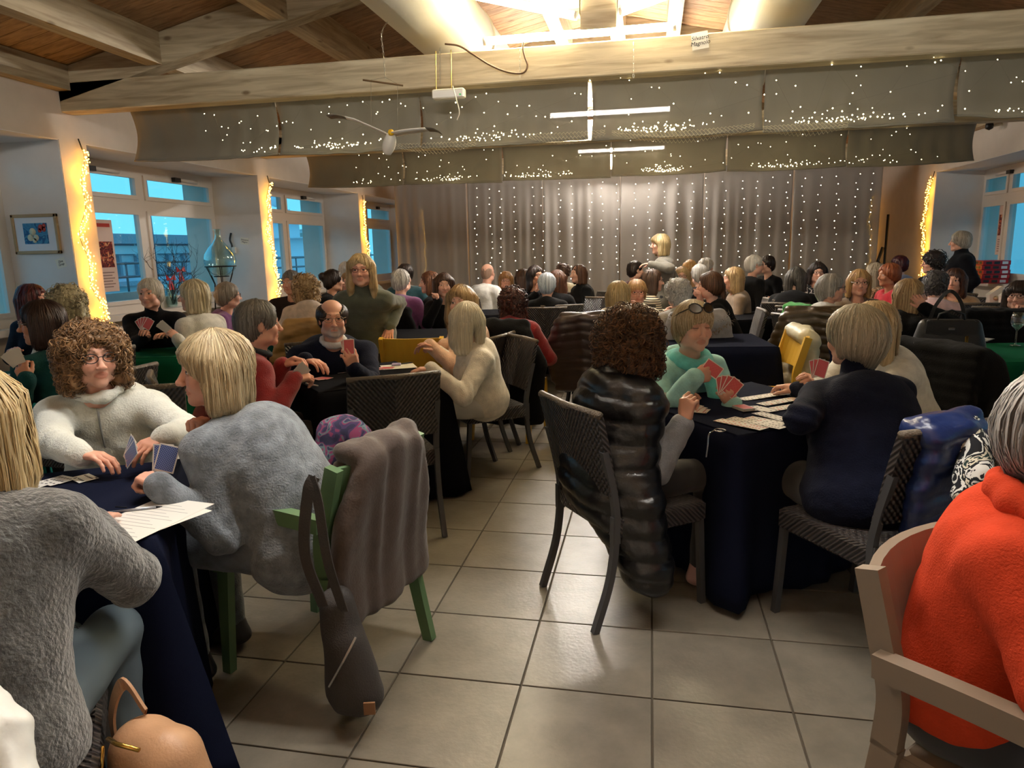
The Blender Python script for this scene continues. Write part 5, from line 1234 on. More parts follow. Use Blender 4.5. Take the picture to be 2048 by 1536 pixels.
D['beigeh'] = P('woman in beige hooded fleece with curly blonde hair, back to us', 'beige hood woman', 612, 576, 6.6, 30, lod=2, hy=10, lean=.15, hair=('curly', (138, 106, 68), (208, 178, 130)), curl=.011, vol=.98, top=beigeh, bottom=dark_t, collar='hood')
D['dark585'] = P('grey haired person in brown black jacket behind the beige hood woman', 'brown jacket person', 582, 566, 7.3, -160, lod=3, hy=-40, hp=-.3, hair=('short', (90, 84, 80), (130, 124, 118)), top=cloth('brown black knit', (44, 36, 34)), bottom=dark_t, skin='mid', sex='m')
D['bun'] = P('woman with black bun and glasses in profile behind the bearded man', 'black bun woman', 668, 562, 7.95, -80, lod=3, hp=-.1, hair=('bun', BK[0], BK[1]), top=blk, bottom=dark_t, skin='mid', spec=(30, 28, 28))
D['hid'] = P('half hidden woman with glasses between the bun woman and olive sweater', 'half hidden woman', 697, 566, 8.5, 96, lod=3, hy=30, hair=('bob', MB[0], MB[1]), top=olive, bottom=dark_t, skin='rosy', spec=(60, 30, 26))
D['hid2'] = P('grey haired person farthest along the window wall', 'farthest window side person', 692, 543, 9.3, 20, lod=3, hair=('short', GR[0], GR[1]), top=dteal, bottom=dark_t, sex='m')
# middle and back
D['purpm'] = P('white haired man in purple sweater, back to us', 'purple sweater man', 803, 563, 7.45, -10, lod=3, hp=-.05, hair=('short', GR[0], WH[1]), top=purple, bottom=dark_t, sex='m', girth=1.05)
D['hat'] = P('person in dark cap and teal jacket behind the purple sweater man', 'dark cap person', 810, 549, 8.9, -168, lod=3, hp=-.3, hair=('short', BK[0], BK[1]), vol=1.08, top=dteal, bottom=dark_t, sex='m')
D['prof'] = P('woman in black jacket with straight auburn bob in profile', 'auburn bob woman', 858, 566, 7.9, 84, lod=3, hair=('bob', (78, 44, 30), (140, 92, 62)), top=blk, bottom=dark_t, lean=.1)
D['cheek'] = P('dark haired woman facing us with her hand on her cheek', 'cheek resting woman', 888, 571, 7.3, 184, lod=3, hy=8, hair=('wavy', (46, 30, 24), (92, 62, 46)), top=blk, bottom=dark_t, rh=(atk(874, 588, 7.15), 'fist', (1, .2, 0), (.2, 0, 1)), elbR=(.5, .2, -1))
D['bald'] = P('bald man in white printed tee shirt, back to us', 'bald man', 976, 546, 9.2, -32, lod=3, hy=-26, hp=-.15, hair=('bald', (150, 120, 104), (170, 140, 120)), vol=.9, top=cloth('white tee shirt', (232, 230, 224)), bottom=dark_t, sex='m', skin='rosy', sleeve=.4, girth=1.1)
D['p1012'] = P('woman in black with fringe of short ginger blonde hair and glasses', 'ginger fringe woman', 1012, 561, 9.6, 170, lod=3, hair=('bob', (130, 84, 48), (196, 150, 96)), vol=.95, fringe=True, top=blk, bottom=dark_t, spec=(60, 50, 46), skin='rosy')
D['redc'] = P('woman with long dark curly hair and red collar, black coat behind her', 'red collar woman', 1027, 602, 5.75, -6, 'yellow', lod=2, hp=-.05, lean=.14, hair=('curlylong', (34, 20, 18), (96, 48, 36)), curl=.010, vol=.82, top=redz, bottom=dark_t)
D['p1050'] = P('woman with long dark hair looking down beside the sunglasses woman', 'long dark haired woman', 1049, 557, 9.5, -60, lod=3, hp=-.3, hair=('long', BK[0], DB[1]), top=blk, bottom=dark_t)
D['p1070'] = P('dark haired woman wearing sunglasses indoors', 'sunglasses woman', 1071, 552, 8.7, 150, lod=3, hy=-20, hair=('lob', BK[0], BK[1]), top=blk, bottom=dark_t, spec=(16, 16, 18), skin='mid')
D['blue'] = P('woman with short silver blue hair and white collar, back to us', 'silver blue haired woman', 1094, 570, 7.6, 4, lod=3, hair=('short', (150, 166, 184), (206, 214, 222)), vol=1.05, top=blk, bottom=dark_t, collar='crew', lh=(atk(1072, 575, 7.8), 'relax', (1, 0, 0), (0, .2, 1)))
D['p1112'] = P('woman with long chestnut hair and black top, back to us', 'chestnut haired woman', 1116, 562, 8.3, -20, lod=3, hair=('long', (62, 36, 26), (112, 72, 50)), top=blk, bottom=dark_t)
D['p1125'] = P('person with short tousled brown hair, near the back curtain', 'tousled hair person', 1126, 545, 9.9, 8, lod=3, hair=('short', DB[0], DB[1]), curl=.008, top=yel, bottom=dark_t, collar='crew')
D['p1157'] = P('woman in black turtleneck with short brown hair looking down', 'black turtleneck woman', 1156, 548, 9.3, 120, lod=3, hp=-.35, hair=('bob', DB[0], (110, 76, 56)), vol=.9, top=blk, bottom=dark_t, collar='turtle', girth=1.1)
# right hand groups
D['stripe'] = P('woman in black and white striped sweater with short blonde hair, back to us', 'striped sweater woman', 1240, 590, 6.25, -34, lod=2, hy=-10, hp=-.4, lean=.22, hair=('bob', (176, 148, 96), (226, 204, 154)), vol=.96, top=str1, bottom=dark_t, girth=1.1)
D['creamg'] = P('woman in cream sweater and glasses resting her chin on her fist', 'chin resting cream sweater woman', 1274, 585, 6.9, 186, lod=2, hp=-.1, lean=.16, hair=('layer', (176, 128, 76), (222, 184, 130)), fringe=True, top=yel, bottom=dark_t, skin='rosy', age=.8, spec=(130, 46, 46), rh=(atk(1266, 603, 6.7), 'fist', (.6, .4, -.2), (.2, 0, 1)), elbR=(.4, .3, -1), brow=(150, 110, 70))
D['p1306'] = P('woman in cream striped top with long brown hair and glasses', 'pinstriped top woman', 1307, 562, 7.7, -70, lod=3, hp=-.1, hair=('long', (56, 38, 28), (96, 70, 52)), top=str2, bottom=dark_t, spec=(30, 26, 26))
D['p1273'] = P('dark haired man in maroon top turned to the standing woman', 'maroon top man', 1272, 541, 9.6, -50, lod=3, hair=('mens', BK[0], BK[1]), top=maroon, bottom=dark_t, sex='m', beard=(50, 40, 36))
D['standg'] = P('standing woman in grey blazer with blonde fringe bob before the curtain', 'standing grey blazer woman', 1319, 489, 8.6, 76, None, lod=2, stand=True, hp=-.25, lean=.06, hair=('bob', (168, 140, 92), (222, 200, 152)), vol=1.02, fringe=True, top=greyj, bottom=dark_t, lh=(atk(1290, 528, 8.4), 'relax', (0, 0, -1), (0, 1, .1)), drop=.2)
D['whc'] = P('woman in light grey jacket with short white curls, back to us', 'white curls woman', 1354, 588, 6.15, 18, lod=2, hy=26, hp=-.1, lean=.16, hair=('short', (186, 184, 178), (234, 230, 224)), curl=.008, vol=1.12, top=ltgrey, bottom=dark_t, age=1, collar='crew')
D['blackt'] = P('woman in black top with brown ponytail leaning her cheek on her fist', 'cheek on fist woman', 1418, 572, 6.55, 92, lod=2, hp=-.05, lean=.2, hair=('pony', (66, 44, 32), (112, 80, 58)), vol=1.04, top=blk, bottom=dark_t, sleeve=.4, rh=(atk(1402, 584, 6.55), 'fist', (.2, .4, 0), (-.2, 0, 1)), lh=(atk(1399, 584, 6.4), 'fist', (0, .5, 0), (-.2, 0, 1)), elbL=(-.1, .5, -1))
D['p1364'] = P('woman with long blonde hair and glasses behind the cheek on fist woman', 'back blonde glasses woman', 1364, 553, 9.2, 176, lod=3, hair=('long', (150, 120, 82), (206, 178, 130)), top=tan, bottom=dark_t, spec=(30, 26, 26))
D['p1378'] = P('woman with golden blonde bob, back to us near the curtain', 'golden bob woman', 1379, 538, 10.0, 10, lod=3, hair=('bob', (168, 122, 66), (214, 172, 110)), top=tan, bottom=dark_t)
D['p1414'] = P('person with swept silver hair near the curtain', 'silver swept hair person', 1413, 534, 10.6, -60, lod=3, hair=('layer', GR[0], WH[1]), vol=1.1, top=blk, bottom=dark_t)
D['p1398'] = P('grey haired person low behind the cheek on fist woman', 'low grey haired person', 1398, 550, 8.3, 20, lod=3, hair=('short', GR[0], GR[1]), top=blk, bottom=dark_t)
D['taupe'] = P('woman in taupe jacket with long straight blonde hair in profile', 'taupe jacket woman', 1465, 558, 7.75, 96, lod=3, hp=-.1, hair=('lob', (160, 124, 82), (220, 190, 140)), top=taupe, bottom=dark_t, skin='rosy')
D['whm'] = P('white haired man in black sweater and glasses leaning over his cards', 'white haired man', 1510, 531, 9.0, -64, lod=3, hp=-.3, lean=.2, hair=('mens', WH[0], WH[1]), vol=1.04, top=blk, bottom=dark_t, sex='m', skin='rosy', age=1, spec=(40, 40, 40), girth=1.2)
D['p1530'] = P('dark haired person just behind the white haired man', 'dark haired neighbour', 1533, 530, 9.7, 120, lod=3, hp=-.3, hair=('short', BK[0], BK[1]), top=blk, bottom=dark_t)
D['p1590'] = P('person in black with grey streaked dark hair bent over, back to us', 'bent over black clad person', 1592, 558, 7.6, -20, lod=3, hp=-.45, hr=.3, lean=.26, hair=('bob', (40, 38, 36), (110, 106, 100)), vol=1.0, top=blk, bottom=dark_t, girth=1.3, sh=1.15)
D['p1635'] = P('woman in floral top with black bob and glasses looking down', 'floral top woman', 1635, 546, 8.4, 196, lod=3, hy=10, hp=-.35, hair=('bob', (28, 22, 22), (56, 44, 40)), vol=1.02, top=floral, bottom=dark_t, spec=(30, 24, 24), skin='rosy')
D['grayw'] = P('woman in white top with grey swept hair and glasses in profile', 'white top grey haired woman', 1664, 577, 6.1, -56, lod=2, hp=-.12, lean=.15, hair=('layer', (140, 134, 124), (206, 200, 190)), vol=1.0, top=wht, bottom=dark_t, skin='rosy', age=1, spec=(24, 24, 28), sleeve=.4)
D['round'] = P('woman in white turtleneck and taupe cardigan with round glasses and blonde bob', 'round glasses woman', 1718, 566, 6.55, 172, lod=2, hy=4, hp=-.32, lean=.16, hair=('bob', (160, 118, 72), (214, 176, 122)), vol=.98, top=taupe, bottom=dark_t, spec=(44, 32, 28), skin='rosy', age=.7, rh=(atk(1722, 610, 6.3), 'relax', (0, 0, -1)), lh=(atk(1752, 612, 6.3), 'relax', (0, 0, -1)))
D['p1745'] = P('woman in leopard print with long ash hair behind the round glasses woman', 'leopard print woman', 1748, 548, 8.1, 60, lod=3, hair=('long', (120, 104, 84), (180, 166, 142)), top=leop, bottom=dark_t)
D['redh'] = P('woman in bright red top with short ginger hair', 'red haired woman', 1776, 551, 7.6, 104, lod=3, hy=20, hp=-.1, hair=('short', (120, 60, 36), (178, 104, 66)), vol=1.08, top=redt, bottom=dark_t, skin='tan', age=1, sleeve=.3)
D['dred'] = P('person in blue grey quilted jacket with dark red hair', 'quilted blue jacket person', 1797, 530, 9.8, 40, lod=3, hp=-.3, hair=('short', (56, 22, 30), (98, 40, 48)), vol=1.05, top=bluep, bottom=dark_t)
D['blkh'] = P('woman in black with short spiky black hair and glasses', 'spiky black haired woman', 1864, 526, 7.9, 112, lod=3, hp=-.2, hair=('short', (24, 20, 20), (50, 42, 40)), vol=1.16, curl=.007, top=blk, bottom=dark_t, spec=(90, 80, 70), skin='rosy')
D['standr'] = P('standing silver haired woman in long black coat and scarf beside the red boxes', 'standing black coat woman', 1919, 484, 8.8, 78, None, lod=2, stand=True, hp=-.12, lean=.04, hair=('short', (150, 140, 124), (206, 198, 184)), vol=1.08, top=cloth('black wool coat', (18, 20, 26)), bottom=mat('black trousers 2', (20, 20, 24), .8), skin='rosy', age=.9, girth=1.12, collar='cowl', drop=.5, thick=1.6)
D['grayb'] = P('person in pale pink top with short dark grey hair, back to us', 'pale pink top person', 1872, 569, 6.4, -24, lod=2, hy=-20, hair=('short', (44, 42, 44), (104, 100, 100)), vol=1.06, curl=.005, top=pinkt, bottom=dark_t, girth=1.15, sh=1.05)
D['hl'] = P('woman in black with highlighted blonde hair, hand to her ear in profile', 'highlighted blonde woman', 1822, 590, 5.5, -70, lod=1, hy=-4, hp=-.12, lean=.14, hair=('lob', (128, 94, 60), (222, 192, 142)), vol=.98, top=blk, bottom=dark_t, skin='rosy', rh=(atk(1838, 600, 5.38), 'relax', (-1, .2, 0), (-.25, 0, 1)), elbR=(.2, .4, -1), lh=(atk(1925, 672, 5.3), 'flat', (0, 0, -1), (0, .9, -.2)), elbL=(-.4, .3, -1))
D['tan'] = P('woman in tan sweater with long dark brown hair turned to us', 'tan sweater woman', 1908, 562, 7.1, 150, lod=2, hy=26, hair=('long', (48, 28, 22), (98, 62, 46)), top=tan, bottom=dark_t, skin='rosy')
D['edge'] = P('dark haired woman in black striped scarf at the frame edge behind the wine glass', 'wine glass woman', 2036, 592, 5.9, 170, lod=2, hy=30, hr=-.1, lean=.12, hair=('lob', (34, 26, 24), (70, 54, 46)), fringe=True, top=blk, bottom=dark_t, spec=(40, 30, 28), lh=(atk(2046, 612, 5.8), 'fist', (1, .2, 0), (.1, 0, 1)))
# ------------------------------------------------------------------ garments
def local(d): return d['o'], d
def ring_surface(v, quilt, amp, seed, m, name, parent, loc=(0, 0, 0), rz=0, axis=2):
    V, F = v.surf(); Nn = normals(V, F)
    if quilt:
        s = np.abs(np.sin(PI*(V[:, axis]+.16*np.abs(V[:, 0])+.020*noise3(V, 8, seed))/quilt)); V = V+Nn*(amp*(s**.6-.5))[:, None]+Nn*(.004*noise3(V*A([1, 1, 2.5]), 50, seed)+.006*noise3(V, 14, seed+2))[:, None]
    else: V = V+Nn*(.011*noise3(V*A([1.5, 1.5, .45]), 24, seed)+.002*noise3(V, 80, seed+1))[:, None]
    return add(name, mesh_np(name, V, F, m), parent, loc, rz)
# black puffer worn over the shoulders by the curly haired woman
d = D['puffer']; v = Vol((-.38, -.42, .08), (.48, .32, 1.14), .011); nb, SL_, SR_ = d['nb'], d['SL'], d['SR']
v.ell(d['chest']+A([0, -.02, .02]), (.205, .165, .23), R=d['Rs'], k=.05); v.ell(d['mid']+A([0, -.01, 0]), (.205, .175, .20), R=d['Rs'], k=.06)
v.cap(SL_+A([.01, 0, -.01]), SR_+A([-.01, 0, -.01]), .085, k=.06)
for S, s in ((SL_, -1), (SR_, 1)): v.cap(S, S+A([s*.04, -.03, -.30]), .082, .070, k=.04); v.cap(nb, S, .07, .08, k=.04)
v.ell(d['pel']+A([.02, -.03, .02]), (.235, .185, .20), k=.07); v.cap((.12, -.06, .50), (.26, .0, .24), .13, .10, k=.06); v.cap((.26, .0, .50), (.30, .02, .20), .08, .07, k=.06)
v.cap(nb+A([0, .05, .0]), nb+A([0, .34, -.1]), .085, .14, k=.03, sub=True); v.cap(d['chest']+A([0, .16, 0]), d['pel']+A([0, .30, -.1]), .10, .20, k=.04, sub=True)
po = ring_surface(v, .085, .013, 5, puff_b, 'puffer_coat', d['o'])
v = Vol(nb-.3, nb+.3, .010); v.ell(nb+A([0, -.095, -.055]), (.165, .075, .115), k=.02); v.cap(nb+A([-.12, -.02, .015]), nb+A([.12, -.02, .015]), .055, k=.04); v.ell(nb+A([0, -.07, .06]), (.085, .06, .06), k=.04, sub=True)
hd_ = ring_surface(v, .085, .010, 6, puff_b, 'hood', po)
for dx in (.115, .132): B().lathe([(.001, -.004), (.009, -.003), (.010, 0), (.006, .004), (.001, .004)], 10, tuple(nb+A([dx, -.145+(dx-.115)*3, -.06-(dx-.115)*1.2]))).obj('snap_button', mat('steel snap', (190, 190, 195), .25, 1), po)

def coat_on_chair(x, y, yaw, m, label, cat='coat', quilt=.075, w0=.25, top=.90, low=.22, r=.042, fur=False, sleeves=True, skew=0., front=.55, seed=1, wide=.0, hood=False, name='draped_coat'):
    """coat hung over a chair back; chair frame: +y is where the sitter faces"""
    v = Vol((-.52, -.55, max(.005, low-.12)), (.52, .08, top+.16), .012)
    def yb(z): return -.262-.05*np.clip((z-.6)/.28, -.5, 1)-.015
    zs = np.arange(top, low, -.035 if not quilt else -.06)
    for i, z in enumerate(zs):
        t = (top-z)/(top-low); w = (w0+wide*t)*(.74+.26*min(1, t*2.5)); c_ = (skew*t, yb(z)-.035-.025*t, z)
        for s in (-1, 1): v.cap(c_, (s*w+skew*t, yb(z)-.03-.02*t, z-.035*(1-t)), r*(1-.25*t), k=.045 if not quilt else .035)
    for z in np.arange(top, front, -.06): v.cap((-w0*.80, yb(z)+.055, z), (w0*.80, yb(z)+.055, z), r*.8, k=.03)
    v.cap((-w0*.78, yb(top)+.005, top-.004), (w0*.78, yb(top)+.005, top+.006), r*1.2, k=.03)
    if sleeves:
        for s in (-1, 1): v.cap((s*(w0*.85), yb(top)-.025, top-.06), (s*(w0+.06)+skew*.6, yb(.5)-.04, top-.30), .062, .058, k=.03); v.cap((s*(w0+.06)+skew*.6, yb(.5)-.04, top-.30), (s*(w0+.03)+skew, yb(.4)-.03, max(low, top-.52)), .058, .046, k=.03)
    if hood: v.ell((0, yb(top)-.06, top-.06), (.15, .06, .12), k=.03)
    o = ring_surface(v, quilt, .012 if quilt else 0, seed, m, name, None, (x, y, 0), math.radians(yaw)); tag(o, label, cat, 'coats over chair backs')
    if fur:
        b = B(); r_ = np.random.default_rng(seed)
        for k in range(900):
            t = r_.uniform(0, 1); c = A([-w0*1.05+2.1*w0*t, yb(top)-.06, top-.02-.12*math.sin(PI*t)]); dv = unit(r_.normal(size=3)); p = c+dv*.045; q_ = p+unit(dv+A([0, 0, -.4]))*.03; s_ = unit(np.cross(dv, [0, .3, 1]))*.004
            b.put([p-s_, p+s_, q_], [[0, 1, 2]], False)
        tag(b.obj('fur_trim', mat('taupe fur', (150, 132, 112), .9), o), kind='stuff')
    return o
khaki_p = mat('bronze quilted nylon', (74, 60, 40), .32, bump=.2, scale=40, spec=.6); brown_p = mat('brown quilted nylon', (58, 44, 42), .36, bump=.2, scale=40, spec=.6); white_p = mat('cream puffer nylon', (228, 218, 186), .5, bump=.2, scale=30); blue_p = mat('navy puffer nylon', (28, 44, 92), .30, bump=.2, scale=40, spec=.6); camel_p = mat('camel quilted nylon', (158, 122, 72), .5, bump=.2, scale=30)
brownw = mat('taupe brown coat cloth', (70, 55, 46), .75, bump=.2, scale=120, var=.06, sheen=.15); blackw = cloth('black coat wool', (17, 17, 19)); greenw = cloth('bright green knit', (56, 158, 66)); greyw = cloth('light grey parka', (172, 172, 176)); creamw = mat('cream quilted coat', (222, 210, 186), .6, bump=.2, scale=30)
coat_on_chair(-1.19, 2.24, 76, brownw, 'taupe brown coat with a lapel hung on the sage green armchair', quilt=0, w0=.20, top=.87, low=.30, r=.030, skew=-.03, wide=.06, sleeves=False, seed=3)
coat_on_chair(.806, 2.763, 33, blue_p, 'shiny navy puffer jacket hung on the navy sweater woman\'s chair', quilt=.085, w0=.13, top=.89, low=.42, sleeves=False, skew=.06, wide=.03, seed=4)
# -- find chairs by the player sitting on them
def of(k): return D[k]['org'][0], D[k]['org'][1], D[k]['yaw']
x, y, a = of('redc'); coat_on_chair(x, y, a, blackw, 'black wool coat spread over the chair of the red collar woman', quilt=0, w0=.27, top=.92, low=.16, r=.045, wide=.05, seed=5)
x, y, a = of('stripe'); coat_on_chair(x-.1, y-.05, a+26, brown_p, 'brown quilted jacket on the chair of the striped sweater woman', w0=.23, top=.92, low=.30, seed=6)
x, y, a = of('grayw'); coat_on_chair(x, y-.03, a+40, khaki_p, 'bronze quilted jacket on the chair of the white top grey haired woman', quilt=.07, w0=.25, top=.93, low=.10, seed=7, wide=.04)
x, y, a = of('whc'); coat_on_chair(x, y, a, greyw, 'light grey parka with fur trimmed hood behind the white curls woman', quilt=0, w0=.24, top=.93, low=.35, fur=True, seed=8)
x, y, a = of('beigeh'); coat_on_chair(x, y, a, camel_p, 'camel quilted jacket on the chair of the beige hood woman', quilt=.10, w0=.25, top=.88, low=.35, seed=9)
x, y, a = of('white'); coat_on_chair(x, y, a, blackw, 'black coat with white round patches behind the hidden white sweater woman', quilt=0, w0=.30, top=.90, low=.25, wide=.05, seed=10)
cc = chair('yellow', .78, 5.42, 96, 'empty yellow plastic chair facing the empty dark table')
coat_on_chair(.80, 5.52, 96, white_p, 'cream white puffer coat piled on the empty yellow chair', quilt=.13, w0=.20, top=.83, low=.28, r=.05, seed=11, front=.9, skew=.06, wide=.06)
cc = chair('wicker', 1.05, 6.55, 120, 'dark woven chair with the bright green cardigan')
coat_on_chair(1.05, 6.55, 120, greenw, 'bright green cardigan hung over a dark woven chair', cat='cardigan', quilt=0, w0=.16, top=.92, low=.45, r=.035, seed=12, sleeves=False, name='draped_cardigan')
chair('wicker', 1.42, 6.95, 175, 'dark woven chair, empty, behind the bright green cardigan')
x, y, a = of('hl'); coat_on_chair(x, y-.02, a, blue_p, 'navy blue puffer jacket behind the highlighted blonde woman', quilt=.09, w0=.22, top=.86, low=.40, seed=13)
chair('wicker', 2.10, 4.35, 20, 'dark woven chair under the black coats at the green table')
coat_on_chair(2.10, 4.35, 20, blackw, 'thick black coat on the chair before the green table', quilt=0, w0=.30, top=.80, low=.20, r=.055, seed=14, wide=.05)
chair('wicker', 1.62, 3.62, 64, 'dark woven chair under the cream quilted coat')
coat_on_chair(1.62, 3.62, 64, creamw, 'cream quilted coat on a chair above the orange cardigan woman', quilt=.09, w0=.24, top=.92, low=.30, seed=15)
chair('wicker', -1.28, 7.35, 160, 'dark woven chair turned sideways with bluish sheen near the yellow chair')
chair('wicker', -1.02, 7.75, 20, 'dark woven chair, empty, under the dark jacket near the aisle')
chair('wicker', -.72, 8.35, 150, 'dark woven chair farthest along the aisle')
x, y, a = of('cheek'); coat_on_chair(x-.55, y-.25, 10, blackw, 'black velvet wrap over a wide chair back beside the olive sweater woman', quilt=0, w0=.30, top=.90, low=.2, seed=16, sleeves=False)
chair('wicker', x-.55, y-.25, 10, 'dark woven chair under the black velvet wrap')
chair('wicker', 2.75, 5.95, 178, 'dark woven chair with black cover behind the green table')
coat_on_chair(2.75, 5.95, 178, blackw, 'black cover over the chair behind the handbag', quilt=0, w0=.29, top=.90, low=.2, seed=17, sleeves=False)
chair('wicker', 3.1, 7.15, 178, 'dark woven chair beside the pink table')
# white round patches on the black coat
o = bpy.data.objects
tgt = [q for q in COL.objects if q.get('label', '').startswith('black coat with white round')][0]
for lx, lz, r_ in ((-.12, .62, .040), (-.24, .56, .040), (-.05, .68, .02)):
    B().tube([(lx, -.372, lz), (lx, -.380, lz)], r_, 18).obj('patch', mat('white felt patch', (214, 220, 228), .7) if r_ > .03 else black_m, tgt)

# scarves
plaid = blotch('purple plum plaid wool', ((40, 38, 64), (62, 46, 80), (118, 50, 82), (84, 102, 106), (44, 42, 72)), 20, .95, 1)
def lump(pts, rads, m, label, cat, name, seed=1, h=.010, grp=None, squash=None):
    P_ = [A(p, float) for p in pts]; R2 = max(rads)+.06; c = P_[0].copy(); c[2] = 0
    v = Vol(np.min(P_, 0)-R2-c, np.max(P_, 0)+R2-c, h)
    for i in range(len(P_)-1): v.cap(P_[i]-c, P_[i+1]-c, rads[i], rads[i+1], k=.025)
    V, F = v.surf(); V = V+normals(V, F)*(.010*noise3(V*A([1, 1, .7]), 40, seed)+.004*noise3(V, 90, seed))[:, None]
    o = add(name, mesh_np(name, V, F, m), None, tuple(c)); tag(o, label, cat, grp); return o
lump([atk(648, 915, 2.62), atk(668, 870, 2.66), atk(690, 858, 2.68), atk(715, 872, 2.66), atk(728, 890, 2.62)], [.05, .06, .055, .05, .03], plaid, 'purple and plum plaid scarf heaped on top of the taupe brown coat', 'scarf', 'plaid_scarf', 2)
bw = blotch('black and white printed scarf', ((18, 18, 24), (226, 224, 216), (20, 22, 26), (214, 206, 184), (30, 50, 48)), 16, .9, 3)
lump([atk(1895, 842, 2.40), atk(1922, 850, 2.36), atk(1945, 900, 2.28), atk(1950, 950, 2.22), atk(1925, 990, 2.20)], [.035, .05, .055, .05, .03], bw, 'black and white printed scarf over the navy puffer jacket', 'scarf', 'printed_scarf', 3)
# aqua scarf, sunglasses, earring and other worn pieces
d = D['aqua']; nb = d['nb']; v = Vol(nb-.36, nb+.26, .008)
for k in range(12):
    a0, a1 = 2*PI*k/12, 2*PI*(k+1)/12; f_ = lambda a: nb+A([.082*math.cos(a), .015+.075*math.sin(a), .018-.035*max(0, math.sin(a))])
    v.cap(f_(a0), f_(a1), .034, k=.015)
v.cap(nb+A([-.04, .10, -.02]), nb+A([-.075, .165, -.17]), .042, .05, k=.03); v.cap(nb+A([-.075, .165, -.17]), nb+A([-.07, .185, -.32]), .05, .045, k=.03)
ring_surface(v, 0, 0, 4, cloth('mint aqua scarf', (112, 208, 204)), 'scarf', d['o'])
hR, hl = d['hR'], d['hloc']; sg = B(); lens = B()
for s in (-1, 1):
    C_ = [(s*.034+.029*math.cos(a), .098-.35*abs(s*.034+.029*math.cos(a)), .104+.022*math.sin(a)) for a in np.linspace(0, 2*PI, 19)[:-1]]
    C_ = [(x_, y_-(z_-.104)*.8-.01, z_) for x_, y_, z_ in C_]; sg.tube(C_, .0035, 6, closed=True); lens.put(C_, [list(range(18))])
    sg.tube([(s*.063, .070, .104), (s*.088, .02, .080), (s*.094, -.03, .055)], .003, 5)
sg.tube([(-.006, .09, .108), (.006, .09, .108)], .003, 5)
for q_ in (sg, lens): q_.V = [tuple(hR@A(p)+hl) for p in q_.V]
s_o = sg.obj('sunglasses', mat('tortoise frame', (40, 28, 22), .25), d['o']); lens.obj('lens', mat('smoky lens', (70, 58, 46), .1, .0, spec=.8), s_o)
d = D['navy']; B().lathe([(.001, -.007), (.006, -.004), (.007, 0), (.005, .005), (.001, .007)], 10).obj('pearl_earring', mat('pearl', (236, 230, 220), .2), d['o'], tuple(d['hR']@A([-.086, .0, -.042])+d['hloc']))
def bracelet(dk, side, t, r, m, nm='bracelet'):
    d = D[dk]; S, E, W = d['arms'][side][:3]; c = E+(W-E)*t; u = unit(W-E); x_ = unit(np.cross(u, [.3, .2, 1])); y_ = np.cross(u, x_)
    B().tube([tuple(c+r*(x_*math.cos(a)+y_*math.sin(a))) for a in np.linspace(0, 2*PI, 17)[:-1]], .004, 6, closed=True).obj(nm, m, d['o'])
gold = mat('gold jewellery', (206, 164, 84), .25, 1); blackleather = mat('black leather', (22, 22, 24), .42, bump=.15, scale=200)
for t, m in ((.78, gold), (.72, mat('red beads', (120, 40, 34), .4)), (.66, gold)): bracelet('puffer', 'R', t, .034, m)
bracelet('peach', 'R', .9, .040, gold, 'watch_strap'); bracelet('olive', 'L', .97, .040, mat('silver watch', (190, 190, 190), .25, 1), 'watch')
d = D['fleece']; text(d['o'], 'ascona', .020, tuple(d['chest']+d['Rs']@A([-.075, .170, .02])), (PI/2-.2, 0, PI), mat('tone on tone stitching', (196, 200, 194), .8), 'embroidery', .002)
zp = B(); zc = [d['nb']+A([0, .085, -.03]), d['chest']+d['Rs']@A([0, .150, .08]), d['chest']+d['Rs']@A([0, .158, .0]), d['chest']+d['Rs']@A([0, .155, -.06])]
zp.tube([tuple(p) for p in bez(zc, 6)], .004, 6).obj('zip', mat('zip teeth', (170, 172, 170), .4, .5), d['o'])
v = Vol(d['nb']-.2, d['nb']+.2, .008)
for k in range(14):
    a0, a1 = 2*PI*k/14+.2, 2*PI*(k+1)/14+.2
    f_ = lambda a: d['nb']+A([.076*math.cos(a), .022+.072*math.sin(a), .040-.03*math.sin(a)])
    if not (4.0 < 0): v.cap(f_(a0), f_(a1), .019, k=.01)
ring_surface(v, 0, 0, 8, fleece_m, 'collar', d['o'])
for dk, m in (('red', cloth('dark grey polo collar', (58, 62, 66))), ('bearded', cloth('white shirt collar', (220, 222, 226)))):
    d = D[dk]; v = Vol(d['nb']-.16, d['nb']+.18, .009)
    for k in range(12):
        f_ = lambda a: d['nb']+A([.072*math.cos(a), .022+.066*math.sin(a), .034-.028*math.sin(a)])
        v.cap(f_(2*PI*k/12), f_(2*PI*(k+1)/12), .017, k=.01)
    ring_surface(v, 0, 0, 9, m, 'shirt_collar', d['o'])
d = D['orange']; v = Vol(d['nb']-.2, d['nb']+.2, .009)
for k in range(12):
    f_ = lambda a: d['nb']+A([.10*math.cos(a), .02+.085*math.sin(a), .03-.02*math.sin(a)])
    v.cap(f_(2*PI*k/12), f_(2*PI*(k+1)/12), .030, k=.01)
ring_surface(v, 0, 0, 9, orange, 'collar', d['o'])

